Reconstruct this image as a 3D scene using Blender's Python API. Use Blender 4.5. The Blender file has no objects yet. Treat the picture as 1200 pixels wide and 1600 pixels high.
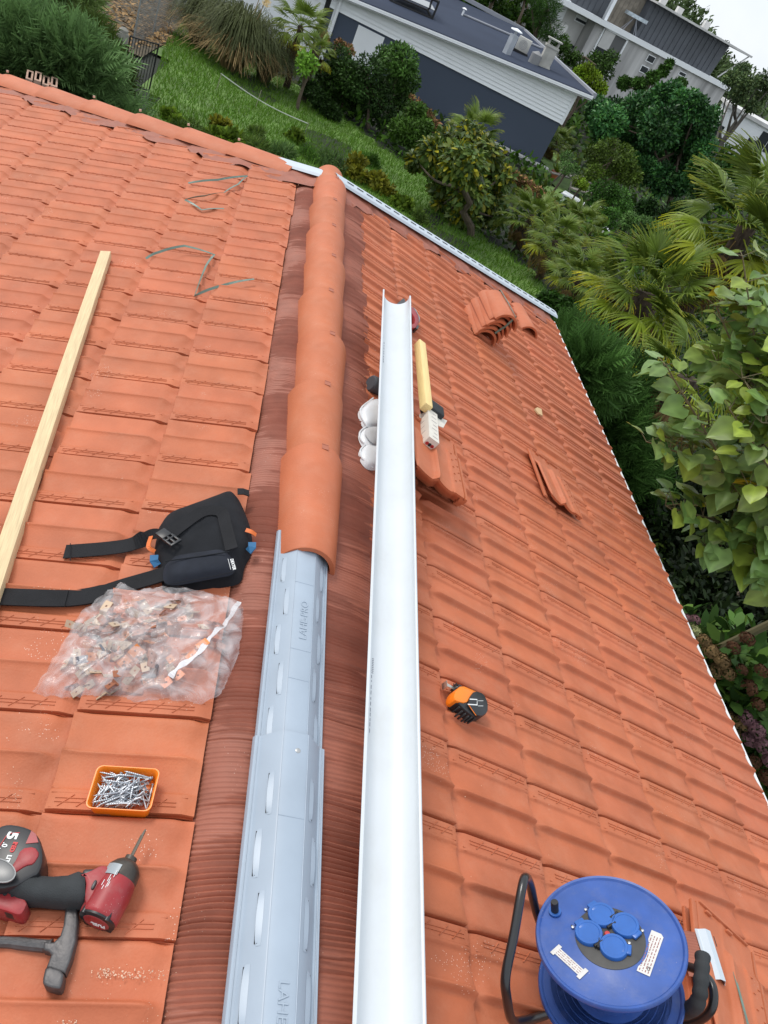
import bpy, bmesh, math, random
import numpy as np
from mathutils import Vector, Matrix
random.seed(7); RNG = np.random.default_rng(7)
scene = bpy.context.scene
col = scene.collection
PI = math.pi

# ------------------------------------------------------------------ camera
CAM = np.array([-0.46495, -2.06196, 1.39396])
YAW, PIT, ROLL, F = 0.34822, -0.62171, 0.50386, 1211.4
fw = np.array([math.sin(YAW)*math.cos(PIT), math.cos(YAW)*math.cos(PIT), math.sin(PIT)])
rt = np.cross(fw, [0, 0, 1]); rt /= np.linalg.norm(rt); up = np.cross(rt, fw)
c_, s_ = math.cos(ROLL), math.sin(ROLL)
CR = c_*rt + s_*up; CU = -s_*rt + c_*up
cam_d = bpy.data.cameras.new("camera"); cam = bpy.data.objects.new("camera", cam_d); col.objects.link(cam)
cam.matrix_world = Matrix(((CR[0], CU[0], -fw[0], CAM[0]), (CR[1], CU[1], -fw[1], CAM[1]), (CR[2], CU[2], -fw[2], CAM[2]), (0, 0, 0, 1)))
cam_d.sensor_fit = 'VERTICAL'; cam_d.sensor_height = 36; cam_d.sensor_width = 27; cam_d.lens = F/1600*36
cam_d.clip_start = 0.02; cam_d.clip_end = 1500
scene.camera = cam

# ------------------------------------------------------------------ sky, sun, exposure
SUN_EL, SUN_AZ = math.radians(50), math.radians(-52)      # azimuth measured from +Y towards +X
world = bpy.data.worlds.new("World"); scene.world = world; world.use_nodes = True
nt = world.node_tree; nt.nodes.clear()
out = nt.nodes.new('ShaderNodeOutputWorld'); bg = nt.nodes.new('ShaderNodeBackground')
sky = nt.nodes.new('ShaderNodeTexSky'); sky.sky_type = 'NISHITA'; sky.sun_disc = False
sky.sun_elevation = SUN_EL; sky.sun_rotation = SUN_AZ; sky.air_density = 1.0; sky.dust_density = 2.0; sky.ozone_density = 1.0
tc = nt.nodes.new('ShaderNodeTexCoord'); nz = nt.nodes.new('ShaderNodeTexNoise')
nz.inputs['Scale'].default_value = 3.0; nz.inputs['Detail'].default_value = 6; nz.inputs['Roughness'].default_value = .55
nt.links.new(tc.outputs['Generated'], nz.inputs['Vector'])
rmp = nt.nodes.new('ShaderNodeValToRGB')
rmp.color_ramp.elements[0].position = .35; rmp.color_ramp.elements[0].color = (7.4, 8.2, 9.2, 1)
rmp.color_ramp.elements[1].position = .65; rmp.color_ramp.elements[1].color = (9.6, 10.0, 10.4, 1)
nt.links.new(nz.outputs['Fac'], rmp.inputs['Fac'])
mx = nt.nodes.new('ShaderNodeMix'); mx.data_type = 'RGBA'; mx.inputs[0].default_value = .86   # overcast: mostly cloud
sp = nt.nodes.new('ShaderNodeSeparateXYZ'); nt.links.new(tc.outputs['Generated'], sp.inputs[0])
el = nt.nodes.new('ShaderNodeMapRange'); el.inputs[1].default_value = 0; el.inputs[2].default_value = 1; el.inputs[3].default_value = .90; el.inputs[4].default_value = 1.10   # overcast skies are brighter overhead
nt.links.new(sp.outputs[2], el.inputs[0]); mu = nt.nodes.new('ShaderNodeVectorMath'); mu.operation = 'SCALE'
nt.links.new(rmp.outputs[0], mu.inputs[0]); nt.links.new(el.outputs[0], mu.inputs['Scale'])
nt.links.new(sky.outputs[0], mx.inputs[6]); nt.links.new(mu.outputs[0], mx.inputs[7])
nt.links.new(mx.outputs[2], bg.inputs['Color']); bg.inputs['Strength'].default_value = 0.110
nt.links.new(bg.outputs[0], out.inputs[0])
sun_d = bpy.data.lights.new("sun", 'SUN'); sun = bpy.data.objects.new("sun", sun_d); col.objects.link(sun)
sun_d.energy = 1.7; sun_d.angle = math.radians(18); sun_d.color = (1.0, .955, .89)
sdir = Vector((math.sin(SUN_AZ)*math.cos(SUN_EL), math.cos(SUN_AZ)*math.cos(SUN_EL), math.sin(SUN_EL)))
sun.rotation_euler = sdir.to_track_quat('Z', 'Y').to_euler(); sun.location = (0, 0, 20)
scene.view_settings.view_transform = 'Standard'; scene.view_settings.look = 'None'
scene.view_settings.gamma = 1; scene.view_settings.exposure = 0.2
scene.render.engine = 'CYCLES'; scene.cycles.max_bounces = 8; scene.cycles.transparent_max_bounces = 16

# ------------------------------------------------------------------ where things stand
TP, H0, DR, WE, KR, KL = 0.28904, 0.08352, 2.9274, 2.1948, 0.4916, 0.5925   # pitch, apex drop, ridge end, eave x, hip slopes in plan
CS = 1/math.sqrt(1+TP*TP); SN = TP*CS
def ray(px, py):
    d = (px-600)/F*CR - (py-800)/F*CU + fw
    return d/np.linalg.norm(d)
def hit_plane(px, py, o, n):
    d = ray(px, py); o = np.array(o, float); n = np.array(n, float)
    return Vector(CAM + ((o-CAM) @ n)/(d @ n)*d)
def on_roof(px, py, side, off=0.0):
    n = np.array([side*SN, 0, CS]); return hit_plane(px, py, np.array([0, 0, -H0]) + n*off, n)
def ground_z(x, y):
    z = -2.55 - .083*y if y < 46 else -6.37
    z -= .0 if x < 0 else 0
    if y > 46: z += (y-46)*.055
    if y > 95: z -= (y-95)*.05
    return z
def on_ground(px, py, lift=0):
    d = ray(px, py); t = 1.0
    for i in range(4000):
        p = CAM + d*t
        if p[2] <= ground_z(p[0], p[1])+lift: break
        t += .05 + t*.0005
    return Vector(p)
def at_dist(px, py, D):                      # D = horizontal distance
    d = ray(px, py); return Vector(CAM + d*(D/math.hypot(d[0], d[1])))
def at_depth(px, py, Z):
    d = (px-600)/F*CR - (py-800)/F*CU + fw; return Vector(CAM + d*Z)
def roof_n(side): return Vector((side*SN, 0, CS))
def frame(o, xdir, n):                        # matrix with origin o, z axis n, x axis along xdir
    n = Vector(n).normalized(); x = Vector(xdir) - n*Vector(xdir).dot(n); x.normalize(); y = n.cross(x)
    return Matrix(((x.x, y.x, n.x, o[0]), (x.y, y.y, n.y, o[1]), (x.z, y.z, n.z, o[2]), (0, 0, 0, 1)))
def roof_frame(p1, p2, side, off=0.0):        # x axis runs from photo point p1 towards p2 along the slope
    a = on_roof(*p1, side, off); b = on_roof(*p2, side, off); return frame(a, b-a, roof_n(side)), (b-a).length

# ------------------------------------------------------------------ materials
MATS = {}
def mat(name, color, rough=.6, metal=0.0, var=.0, vscale=8, bump=0.0, bscale=60, tint=False, spec=.5, sheen=0, speck=None, coat=0, trans=0, tw=0, grain=None, rvar=0, var2=None):
    """procedural principled material: base colour, broad variation, fine bump, optional per-element tint and pale specks"""
    if name in MATS: return MATS[name]
    m = bpy.data.materials.new(name); m.use_nodes = True; t = m.node_tree; N = t.nodes; L = t.links
    b = N['Principled BSDF']; b.inputs['Roughness'].default_value = rough; b.inputs['Metallic'].default_value = metal
    b.inputs['Specular IOR Level'].default_value = spec
    if coat: b.inputs['Coat Weight'].default_value = coat; b.inputs['Coat Roughness'].default_value = .25
    co = N.new('ShaderNodeTexCoord').outputs['Object']
    src = None
    rgb = N.new('ShaderNodeRGB'); rgb.outputs[0].default_value = (*color, 1); src = rgb.outputs[0]
    def mixc(a, bcol, fac, mode='MIX'):
        x = N.new('ShaderNodeMix'); x.data_type = 'RGBA'; x.blend_type = mode
        if isinstance(fac, float): x.inputs[0].default_value = fac
        else: L.new(fac, x.inputs[0])
        L.new(a, x.inputs[6])
        if isinstance(bcol, tuple): x.inputs[7].default_value = bcol
        else: L.new(bcol, x.inputs[7])
        return x.outputs[2]
    if tint:
        a = N.new('ShaderNodeAttribute'); a.attribute_name = 'tint'; src = mixc(src, a.outputs['Color'], 1.0, 'MULTIPLY')
    if var:
        n = N.new('ShaderNodeTexNoise'); n.inputs['Scale'].default_value = vscale; n.inputs['Detail'].default_value = 5
        mp = None
        if grain:
            mp = N.new('ShaderNodeMapping'); mp.inputs['Scale'].default_value = grain; L.new(co, mp.inputs['Vector']); L.new(mp.outputs[0], n.inputs['Vector'])
        else: L.new(co, n.inputs['Vector'])
        r = N.new('ShaderNodeMapRange'); r.inputs[1].default_value = .3; r.inputs[2].default_value = .7
        r.inputs[3].default_value = 1-var; r.inputs[4].default_value = 1+var; L.new(n.outputs['Fac'], r.inputs[0])
        cb = N.new('ShaderNodeCombineColor'); [L.new(r.outputs[0], cb.inputs[i]) for i in range(3)]
        src = mixc(src, cb.outputs[0], 1.0, 'MULTIPLY')
        if rvar:
            r2 = N.new('ShaderNodeMapRange'); r2.inputs[1].default_value = .3; r2.inputs[2].default_value = .7
            r2.inputs[3].default_value = rough-rvar; r2.inputs[4].default_value = rough+rvar; L.new(n.outputs['Fac'], r2.inputs[0]); L.new(r2.outputs[0], b.inputs['Roughness'])
    if var2:                                      # broad dusty patches
        n = N.new('ShaderNodeTexNoise'); n.inputs['Scale'].default_value = var2[1]; n.inputs['Detail'].default_value = 6; n.inputs['Roughness'].default_value = .7; L.new(co, n.inputs['Vector'])
        r = N.new('ShaderNodeMapRange'); r.inputs[1].default_value = .48; r.inputs[2].default_value = .75; r.inputs[3].default_value = 0; r.inputs[4].default_value = var2[2]; L.new(n.outputs['Fac'], r.inputs[0])
        src = mixc(src, (*var2[0], 1), r.outputs[0])
    if speck:                                     # (colour, scale, threshold, cluster threshold)
        v = N.new('ShaderNodeTexVoronoi'); v.inputs['Scale'].default_value = speck[1]; L.new(co, v.inputs['Vector'])
        lt = N.new('ShaderNodeMath'); lt.operation = 'LESS_THAN'; lt.inputs[1].default_value = speck[2]; L.new(v.outputs['Distance'], lt.inputs[0])
        n2 = N.new('ShaderNodeTexNoise'); n2.inputs['Scale'].default_value = speck[4] if len(speck) > 4 else 6; n2.inputs['Detail'].default_value = 3; L.new(co, n2.inputs['Vector'])
        gt = N.new('ShaderNodeMath'); gt.operation = 'GREATER_THAN'; gt.inputs[1].default_value = speck[3]; L.new(n2.outputs['Fac'], gt.inputs[0])
        mu = N.new('ShaderNodeMath'); mu.operation = 'MULTIPLY'; L.new(lt.outputs[0], mu.inputs[0]); L.new(gt.outputs[0], mu.inputs[1])
        src = mixc(src, (*speck[0], 1), mu.outputs[0])
    L.new(src, b.inputs['Base Color'])
    if bump:
        n = N.new('ShaderNodeTexNoise'); n.inputs['Scale'].default_value = bscale; n.inputs['Detail'].default_value = 4
        if grain:
            mp = N.new('ShaderNodeMapping'); mp.inputs['Scale'].default_value = grain; L.new(co, mp.inputs['Vector']); L.new(mp.outputs[0], n.inputs['Vector'])
        else: L.new(co, n.inputs['Vector'])
        bp = N.new('ShaderNodeBump'); bp.inputs['Strength'].default_value = bump; bp.inputs['Distance'].default_value = .004
        L.new(n.outputs['Fac'], bp.inputs['Height']); L.new(bp.outputs[0], b.inputs['Normal'])
    if tw:                                        # leaf: some light passes through
        tr = N.new('ShaderNodeBsdfTranslucent'); L.new(src, tr.inputs['Color'])
        ms = N.new('ShaderNodeMixShader'); ms.inputs[0].default_value = tw
        L.new(b.outputs[0], ms.inputs[1]); L.new(tr.outputs[0], ms.inputs[2]); L.new(ms.outputs[0], N['Material Output'].inputs['Surface'])
    m.diffuse_color = (*color, 1); MATS[name] = m; return m

# ------------------------------------------------------------------ objects
def tag(o, label=None, cat=None, group=None, kind=None):
    for k, v in (('label', label), ('category', cat), ('group', group), ('kind', kind)):
        if v: o[k] = v
    return o
def empty(name, mtx=None, label=None, cat=None, group=None):
    o = bpy.data.objects.new(name, None); col.objects.link(o); o.empty_display_size = .1
    if mtx is not None: o.matrix_world = mtx if isinstance(mtx, Matrix) else Matrix.Translation(Vector(mtx))
    return tag(o, label, cat, group)
def link_mesh(name, me, m=None, parent=None, mtx=None):
    o = bpy.data.objects.new(name, me); col.objects.link(o)
    if m is not None:
        for k in (m if isinstance(m, (list, tuple)) else [m]): me.materials.append(k)
    if parent is not None: o.parent = parent
    if mtx is not None:
        if parent is not None: o.matrix_local = mtx
        else: o.matrix_world = mtx
    return o
def copy_tree(o, mtx=None, parent=None):
    c = o.copy(); col.objects.link(c)
    if parent is not None: c.parent = parent
    if mtx is not None: c.matrix_world = mtx
    for ch in list(o.children): copy_tree(ch, None, c)
    return c
class MB:
    """collects shapes into one mesh"""
    def __init__(s): s.v = []; s.f = []; s.mi = []; s.tint = []; s.smooth = []
    def add(s, vs, fs, mi=0, tint=None, smooth=False, mtx=None):
        n = len(s.v)
        vs = [Vector(p) for p in vs]
        if mtx is not None: vs = [mtx @ p for p in vs]
        s.v += [tuple(p) for p in vs]
        for f in fs: s.f.append([n+i for i in f]); s.mi.append(mi); s.smooth.append(smooth)
        s.tint += [tint or (1, 1, 1)]*len(vs); return s
    def box(s, x0, x1, y0, y1, z0, z1, mi=0, mtx=None, bev=0):
        if bev: return s.rbox(x0, x1, y0, y1, z0, z1, bev, mi, mtx)
        v = [(x, y, z) for z in (z0, z1) for x, y in ((x0, y0), (x1, y0), (x1, y1), (x0, y1))]
        return s.add(v, [(3, 2, 1, 0), (4, 5, 6, 7), (0, 1, 5, 4), (1, 2, 6, 5), (2, 3, 7, 6), (3, 0, 4, 7)], mi, mtx=mtx)
    def rbox(s, x0, x1, y0, y1, z0, z1, r, mi=0, mtx=None, seg=2):
        bm = bmesh.new(); bmesh.ops.create_cube(bm, size=1)
        for v in bm.verts: v.co = Vector(((x0+x1)/2+v.co.x*(x1-x0), (y0+y1)/2+v.co.y*(y1-y0), (z0+z1)/2+v.co.z*(z1-z0)))
        bmesh.ops.bevel(bm, geom=bm.edges[:], offset=r, segments=seg, affect='EDGES', profile=.5)
        return s.bm(bm, mi, mtx, True)
    def bm(s, bm, mi=0, mtx=None, smooth=False, tint=None):
        bm.verts.index_update(); s.add([v.co.copy() for v in bm.verts], [[v.index for v in f.verts] for f in bm.faces], mi, tint, smooth, mtx); bm.free(); return s
    def prism(s, pts, z0, z1, mi=0, mtx=None, bev=0, smooth=False):
        """outline in xy (ccw) extruded in z"""
        bm = bmesh.new(); vs = [bm.verts.new((p[0], p[1], z0)) for p in pts]; f = bm.faces.new(vs)
        r = bmesh.ops.extrude_face_region(bm, geom=[f]); nv = [e for e in r['geom'] if isinstance(e, bmesh.types.BMVert)]
        bmesh.ops.translate(bm, verts=nv, vec=(0, 0, z1-z0)); bmesh.ops.recalc_face_normals(bm, faces=bm.faces[:])
        if bev: 
            eds = [e for e in bm.edges if abs(e.verts[0].co.z-e.verts[1].co.z) < 1e-9]
            bmesh.ops.bevel(bm, geom=eds, offset=bev, segments=2, affect='EDGES', profile=.5)
        return s.bm(bm, mi, mtx, smooth or bool(bev))
    def tube(s, pts, r, n=10, mi=0, mtx=None, cap=True, smooth=True, tint=None):
        P = [Vector(p) for p in pts]; R = r if isinstance(r, (list, tuple)) else [r]*len(P)
        vs = []; fs = []; T = [(P[min(i+1, len(P)-1)]-P[max(i-1, 0)]).normalized() for i in range(len(P))]
        ref = Vector((0, 0, 1)) if abs(T[0].z) < .9 else Vector((1, 0, 0)); u = (ref - T[0]*ref.dot(T[0])).normalized()
        for i, p in enumerate(P):
            u = (u - T[i]*u.dot(T[i])).normalized(); w = T[i].cross(u)
            for k in range(n):
                a = 2*PI*k/n; vs.append(p + (u*math.cos(a)+w*math.sin(a))*R[i])
        for i in range(len(P)-1):
            for k in range(n): a = i*n+k; b = i*n+(k+1) % n; fs.append((a, b, b+n, a+n))
        if cap: fs.append(list(range(n-1, -1, -1))); fs.append([len(vs)-n+k for k in range(n)])
        return s.add(vs, fs, mi, tint, smooth, mtx)
    def lathe(s, prof, n=32, mi=0, mtx=None, smooth=True, closed=False):
        """prof: list of (r, z)"""
        vs = []; fs = []
        for r, z in prof:
            for k in range(n): a = 2*PI*k/n; vs.append((r*math.cos(a), r*math.sin(a), z))
        m = len(prof)
        for i in range(m-1 if not closed else m):
            j = (i+1) % m
            for k in range(n): l = (k+1) % n; fs.append((i*n+k, i*n+l, j*n+l, j*n+k))
        if not closed:
            if prof[0][0] > 1e-6: fs.append(list(range(n-1, -1, -1)))
            if prof[-1][0] > 1e-6: fs.append([(m-1)*n+k for k in range(n)])
        return s.add(vs, fs, mi, None, smooth, mtx)
    def mesh(s, name):
        me = bpy.data.meshes.new(name); me.from_pydata(s.v, [], s.f); me.update()
        me.polygons.foreach_set('material_index', s.mi); me.polygons.foreach_set('use_smooth', s.smooth)
        if True:
            a = me.color_attributes.new('tint', 'FLOAT_COLOR', 'POINT')
            a.data.foreach_set('color', np.array([(t[0], t[1], t[2], 1) for t in s.tint], dtype=np.float32).ravel())
        return me
    def build(s, name, m, parent=None, mtx=None, angle=None):
        me = s.mesh(name); o = link_mesh(name, me, m, parent, mtx)
        if any(s.smooth): 
            try: me.set_sharp_from_angle(angle=math.radians(angle or 35))
            except Exception: pass
        return o
def text_mesh(body, size, extrude=.0006, name='lettering', bold=0.0, align='LEFT', sx=1.0):
    cu = bpy.data.curves.new('t', 'FONT'); cu.body = body; cu.size = size; cu.extrude = extrude; cu.offset = bold; cu.align_x = align; cu.align_y = 'CENTER'
    o = bpy.data.objects.new('t', cu); col.objects.link(o); bpy.context.view_layer.update()
    me = bpy.data.meshes.new_from_object(o.evaluated_get(bpy.context.evaluated_depsgraph_get())); me.name = name
    bpy.data.objects.remove(o); bpy.data.curves.remove(cu)
    if sx != 1:
        for v in me.vertices: v.co.x *= sx
    me.materials.clear(); return me
def text_obj(body, size, m, parent, mtx, extrude=.0006, name='lettering', bold=0.0, align='LEFT', sx=1.0):
    return link_mesh(name, text_mesh(body, size, extrude, name, bold, align, sx), m, parent, mtx)
def T(x, y, z): return Matrix.Translation((x, y, z))
def RX(a): return Matrix.Rotation(a, 4, 'X')
def RY(a): return Matrix.Rotation(a, 4, 'Y')
def RZ(a): return Matrix.Rotation(a, 4, 'Z')

# ================================================================== the tiled house
TERRA = (.475, .136, .060)
m_tile = mat('terracotta', TERRA, .62, var2=((.56, .25, .15), 9, .30), var=.15, vscale=7, bump=.25, bscale=180, tint=True, spec=.35, speck=((.75, .55, .45), 170, .16, .66))
m_tile2 = mat('terracotta_plain', (.49, .142, .061), .6, var2=((.56, .25, .15), 11, .28), var=.07, vscale=9, bump=.2, bscale=200, tint=True, spec=.4, speck=((.7, .5, .4), 150, .10, .66))
m_flash = mat('pleated_flashing', (.31, .100, .060), .6, var=.12, vscale=14, bump=.15, bscale=90, speck=((.6, .4, .32), 120, .09, .60))
m_galv = mat('galvanised_grey_metal', (.33, .39, .46), .42, metal=.0, var=.05, vscale=10, bump=.06, bscale=40, coat=.15, spec=.6)
m_dark = mat('dark_gap', (.02, .02, .022), .9)
m_white = mat('white_pvc', (.72, .74, .75), .32, var=.015, vscale=3, spec=.5, coat=.1)
m_wall = mat('render_wall', (.60, .56, .50), .9, var=.08, vscale=2, bump=.4, bscale=80)
m_zinc = mat('clip_metal', (.42, .14, .08), .5, metal=.3)
m_wood = mat('pine_wood', (.66, .50, .285), .7, var=.16, vscale=9, grain=(1.2, 26, 26), bump=.25, bscale=14)
house = empty('tiled_house', (0, 0, ground_z(0, 0)), 'small house with orange clay tile roof, ridge half capped with barrel tiles', 'house')
HI = house.matrix_world.inverted()
bpy.context.view_layer.update(); HI = Matrix.Translation(Vector((0, 0, -ground_z(0, 0))))

def sstep(a, b, x): t = max(0, min(1, (x-a)/(b-a))); return t*t*(3-2*t)
A_S = [0, .012, .03, .06, .10, .15, .21, .28, .35, .385, .40, .415, .432, .442, .453, .463, .475, .51, .56, .62, .69, .735, .755, .77, .785, .80, .90, .968, .974, .994, 1.0]
def prof_a(a):                                  # height across one tile, metres: two concave channels, each ending in a sharp rim, then a flat band
    if a < .40:
        t = a/.40; h = .0035 + .0160*(1-t)**1.8
        h = min(h, .0080 + .0125*math.sin(PI/2*min(1, a/.075)))
    elif a < .77:
        t = (a-.432)/.338
        h = .0035 + .0180*(1-max(0, t))**2.1
        if a < .432: h = .0035 + .0180*sstep(.390, .438, a)
        elif a < .45: h -= .0004
    else: h = .0035 + .0065*sstep(.755, .79, a) if a > .755 else .0035
    if .755 < a < .79: h = .0035 + .0065*sstep(.755, .79, a)
    if .43 < a < .475: h += .0030*sstep(.43, .445, a)*(1-sstep(.452, .472, a))
    return h
S_S = [-.10, 0, .03, .06, .09, .12, .15, .19, .25, .35, .5, .65, .8, .88, .94, .98, 1.0]
WT, LT = .2355, .2950/CS                        # tile cover width, exposed slope length
def tile_h(a, s):
    s0 = .02 + .07*abs(math.sin((a-.1)*PI/.38))*(a < .78)
    fade = sstep(s0, s0+.12, s)
    w = prof_a(a)
    if s > .86: w = prof_a(min(1, a + .03*((s-.86)/.14)**2*(a < .76))) 
    h = w*(.10+.90*fade) + .012*max(0, s) + .003
    if s > .93: h -= .003*((s-.93)/.07)**2
    if a > .97 and a < .999: h -= .012
    return h
def tile_geo(jit=0):
    vs = []; fs = []; na = len(A_S); ns = len(S_S)
    for s in S_S:
        for a in A_S:
            vs.append((a*WT, s*LT, tile_h(a, s) - (.010 if s < 0 else 0)))
    for j in range(ns-1):
        for i in range(na-1):
            k = j*na+i; fs.append((k, k+1, k+na+1, k+na))
    n = len(vs)                                  # nose skirt and left edge skirt
    for i, a in enumerate(A_S): vs.append((a*WT, LT, tile_h(a, 1)-.0145))
    for i in range(na-1): k = (ns-1)*na+i; fs.append((k, k+1, n+i+1, n+i))
    n = len(vs)
    for j, s in enumerate(S_S): vs.append((-.0005, s*LT, tile_h(0, s)-.011))
    for j in range(ns-1): fs.append((j*na, (j+1)*na, n+j+1, n+j))
    # raised strips: two long lines and crosses
    def strip(a0, s0, a1, s1, w, hh=.0022):
        p0 = Vector((a0*WT, s0*LT)); p1 = Vector((a1*WT, s1*LT)); d = (p1-p0).normalized(); q = Vector((-d.y, d.x))*w
        m = len(vs)
        for p in (p0, p1):
            s_ = p.y/LT; a_ = min(1, max(0, p.x/WT)); z = tile_h(max(.80, a_), s_)
            for k, dz in ((-1.6, -.001), (-.5, hh), (.5, hh), (1.6, -.001)): vs.append((p.x+q.x*k, p.y+q.y*k, z+dz))
        for k in range(3): fs.append((m+4+k, m+5+k, m+k+1, m+k))
    strip(.815, .10, .815, .985, .0011); strip(.868, .17, .868, .95, .0011); strip(.905, .17, .905, .95, .0011)
    for c in (.28, .44, .60, .76, .88):
        strip(.835, c-.045, .945, c+.045, .0011)
    strip(.952, .02, .952, .98, .0012, .0012)
    return vs, fs
TV, TF = tile_geo(); TV = [Vector(v) for v in TV]
def plan_ok(x, y, kk, m=.0): return y < DR + abs(x)*kk - m
def build_slope(side, nrow0, nrow1, ncol, x_first, cut_x, name):
    """courses run parallel to the ridge; a = left to right looking up the slope"""
    mb = MB(); kk = KR if side > 0 else KL
    ydir = 1 if side > 0 else -1                 # direction of growing a
    for c in range(-1, ncol):
        for r in range(nrow0, nrow1):
            y0 = YOFF[side] + r*WT + (RNG.normal()*.0012)
            if side < 0: y0 += WT
            x0 = x_first + c*LT*CS               # plan distance of the head
            yc = y0 + ydir*WT/2; xc = x0+LT*CS/2
            if yc > DR + xc*kk + .35: continue
            u0 = x0/CS
            g = 1+RNG.normal()*.022; tint = (g, g*(1+RNG.normal()*.012), g*(1+RNG.normal()*.015))
            rot = RNG.normal()*.0025; lift = RNG.normal()*.0008; sl = RNG.normal()*.0015
            bm = bmesh.new(); bv = []
            for v in TV:
                a = v.x; s = v.y
                a2 = a + (s-LT/2)*rot; u = u0 + s + sl; h = v.z+lift
                bv.append(bm.verts.new((side*u*CS + side*SN*h, y0 + ydir*a2, -H0 - u*SN + CS*h)))
            for f in TF: bm.faces.new([bv[i] for i in reversed(f)])
            cx = cut_x + RNG.normal()*.0025
            if c <= 0:
                bmesh.ops.bisect_plane(bm, geom=bm.verts[:]+bm.edges[:]+bm.faces[:], plane_co=(side*cx, 0, 0), plane_no=(-side, 0, 0), clear_outer=True)
            if yc > DR + xc*kk - .45:
                off = .085 + abs(RNG.normal())*.018
                nrm = Vector((-side*kk, 1, 0)).normalized()
                bmesh.ops.bisect_plane(bm, geom=bm.verts[:]+bm.edges[:]+bm.faces[:], plane_co=Vector((0, DR, 0))-nrm*off, plane_no=nrm, clear_outer=True)
            bmesh.ops.delete(bm, geom=[v for v in bm.verts if not v.link_faces], context='VERTS')
            if bm.faces:
                if side > 0: pass
                mb.bm(bm, 0, None, True, tint)
            else: bm.free()
    o = mb.build(name, m_tile, house, HI, angle=50)
    return o
YOFF = {1: -.634-.006, -1: -1.240}
build_slope(1, -9, 22, 7, .43-.295, .205, 'tile_slope')
build_slope(-1, -9, 26, 12, .487-.295, .203, 'tile_slope')

# the hidden body of the house: deck under the tiles, far hip slope, walls, fascia and gutter
apex = Vector((0, DR, -H0)); XL = -4.1; YB = -6.0
zl = lambda x: -H0-abs(x)*TP
cR = Vector((WE, DR+WE*KR, zl(WE))); cL = Vector((XL, DR-XL*KL, zl(XL)))
d = .02
mb = MB(); mb.add([(0, YB, -H0-d), (WE-.02, YB, zl(WE)-d), (cR.x-.02, cR.y-.02, cR.z-d), (0, DR, -H0-d), (cL.x, cL.y, cL.z-d), (XL, YB, cL.z-d)],
       [(0, 1, 2, 3), (0, 3, 4, 5)]); mb.build('roof_deck', m_dark, house, HI)
mb = MB(); mb.add([(0, DR, -H0-.01), (cR.x, cR.y, cR.z-.01), (cL.x, cL.y, cL.z-.01)], [(0, 1, 2)]); mb.build('hip_slope', m_tile, house, HI)
gz = -3.2
mb = MB(); pts = [(WE-.35, YB), (WE-.35, cR.y-.4), (XL+.35, cL.y-.5), (XL+.35, YB)]
mb.prism(pts, gz-ground_z(0, 0)*0, zl(WE)-.12, mtx=None); mb.build('wall', m_wall, house, HI)
mb = MB(); mb.box(WE-.03, WE-.005, YB, cR.y, zl(WE)-.16, zl(WE)-.012); mb.build('fascia', m_white, house, HI)
# white half-round eaves gutter
mb = MB(); n = 14; R_ = .050; gx = WE+.018; gzc = zl(WE)-.030
prof = [(gx+R_*math.cos(PI+PI*k/n), gzc+R_*math.sin(PI+PI*k/n)) for k in range(n+1)]
prof += [(gx+R_+.009, gzc+.004), (gx+R_+.009, gzc-.006)]
vs = []; fs = []
ys = [YB + (cR.y+.02-YB)*k/40 for k in range(41)]
for y in ys:
    for p in prof: vs.append((p[0], y, p[1]))
m_ = len(prof)
for j in range(len(ys)-1):
    for i in range(m_-1): fs.append((j*m_+i, j*m_+i+1, (j+1)*m_+i+1, (j+1)*m_+i))
mb.add(vs, fs, smooth=True); mb.build('gutter', m_white, house, HI)

# ---- pleated flashing beside the ridge
def pleats(side, y0, y1, x0, x1, zfun, name, seed, d=.0118):
    rg = np.random.default_rng(seed); ys = []; y = y0; ph = []; k = 0
    n = int((y1-y0)/d); nx = 9; vs = []; fs = []
    dis = np.cumsum(rg.normal(0, .0006, n+1)); dis -= np.linspace(0, dis[-1], n+1)
    amp = .0031*(1+.35*np.sin(np.arange(n+1)*.13+seed)+rg.normal(0, .10, n+1))
    wob = rg.normal(0, 1, (nx, 8))
    rows = []
    for i in range(n+1):
        for q in range(4):
            rows.append((y0+(i+q/4)*d+dis[i], amp[i]*math.sin(q/4*2*PI)))
    for (y, a) in rows:
        for j in range(nx):
            t = j/(nx-1); x = x0+(x1-x0)*t
            wy = .004*math.sin(y*9+seed+t*2.2)*t + .0020*math.sin(y*31+t*5)*t + .0010*math.sin(y*61+t*9+seed)*t
            cr = .0015*math.sin(y*7.3+seed)*math.sin(t*PI) + .002*math.sin(y*23+t*4)*math.sin(t*PI)
            ex = (.006*math.sin(y*5.1+seed)+.004*math.sin(y*17)+.006*math.sin(2*PI*(y-YOFF[1])/WT))*t**3
            vs.append((side*(x+ex), y+wy, zfun(x, y, t)+a+cr))
    for i in range(len(rows)-1):
        for j in range(nx-1): k = i*nx+j; fs.append((k, k+1, k+nx+1, k+nx))
    mb = MB(); mb.add(vs, fs, smooth=True); return mb.build(name, m_flash, house, HI, angle=80)
zfl = lambda x, y, t: -H0 - x*TP + .004 + .010*math.sin(PI*t) - .034*t**3
def zfr(x, y, t):
    a = ((y-YOFF[1])/WT) % 1
    return -H0 - x*TP - .004*(1-t)**3 + .010*math.sin(PI*t**1.4) + t*t*(.006+prof_a(a))
pleats(-1, YB*.5, DR+.03, .080, .235, zfl, 'ridge_flashing', 3)
pleats(1, YB*.5, DR+.03, .035, .222, zfr, 'ridge_flashing', 8)

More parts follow.
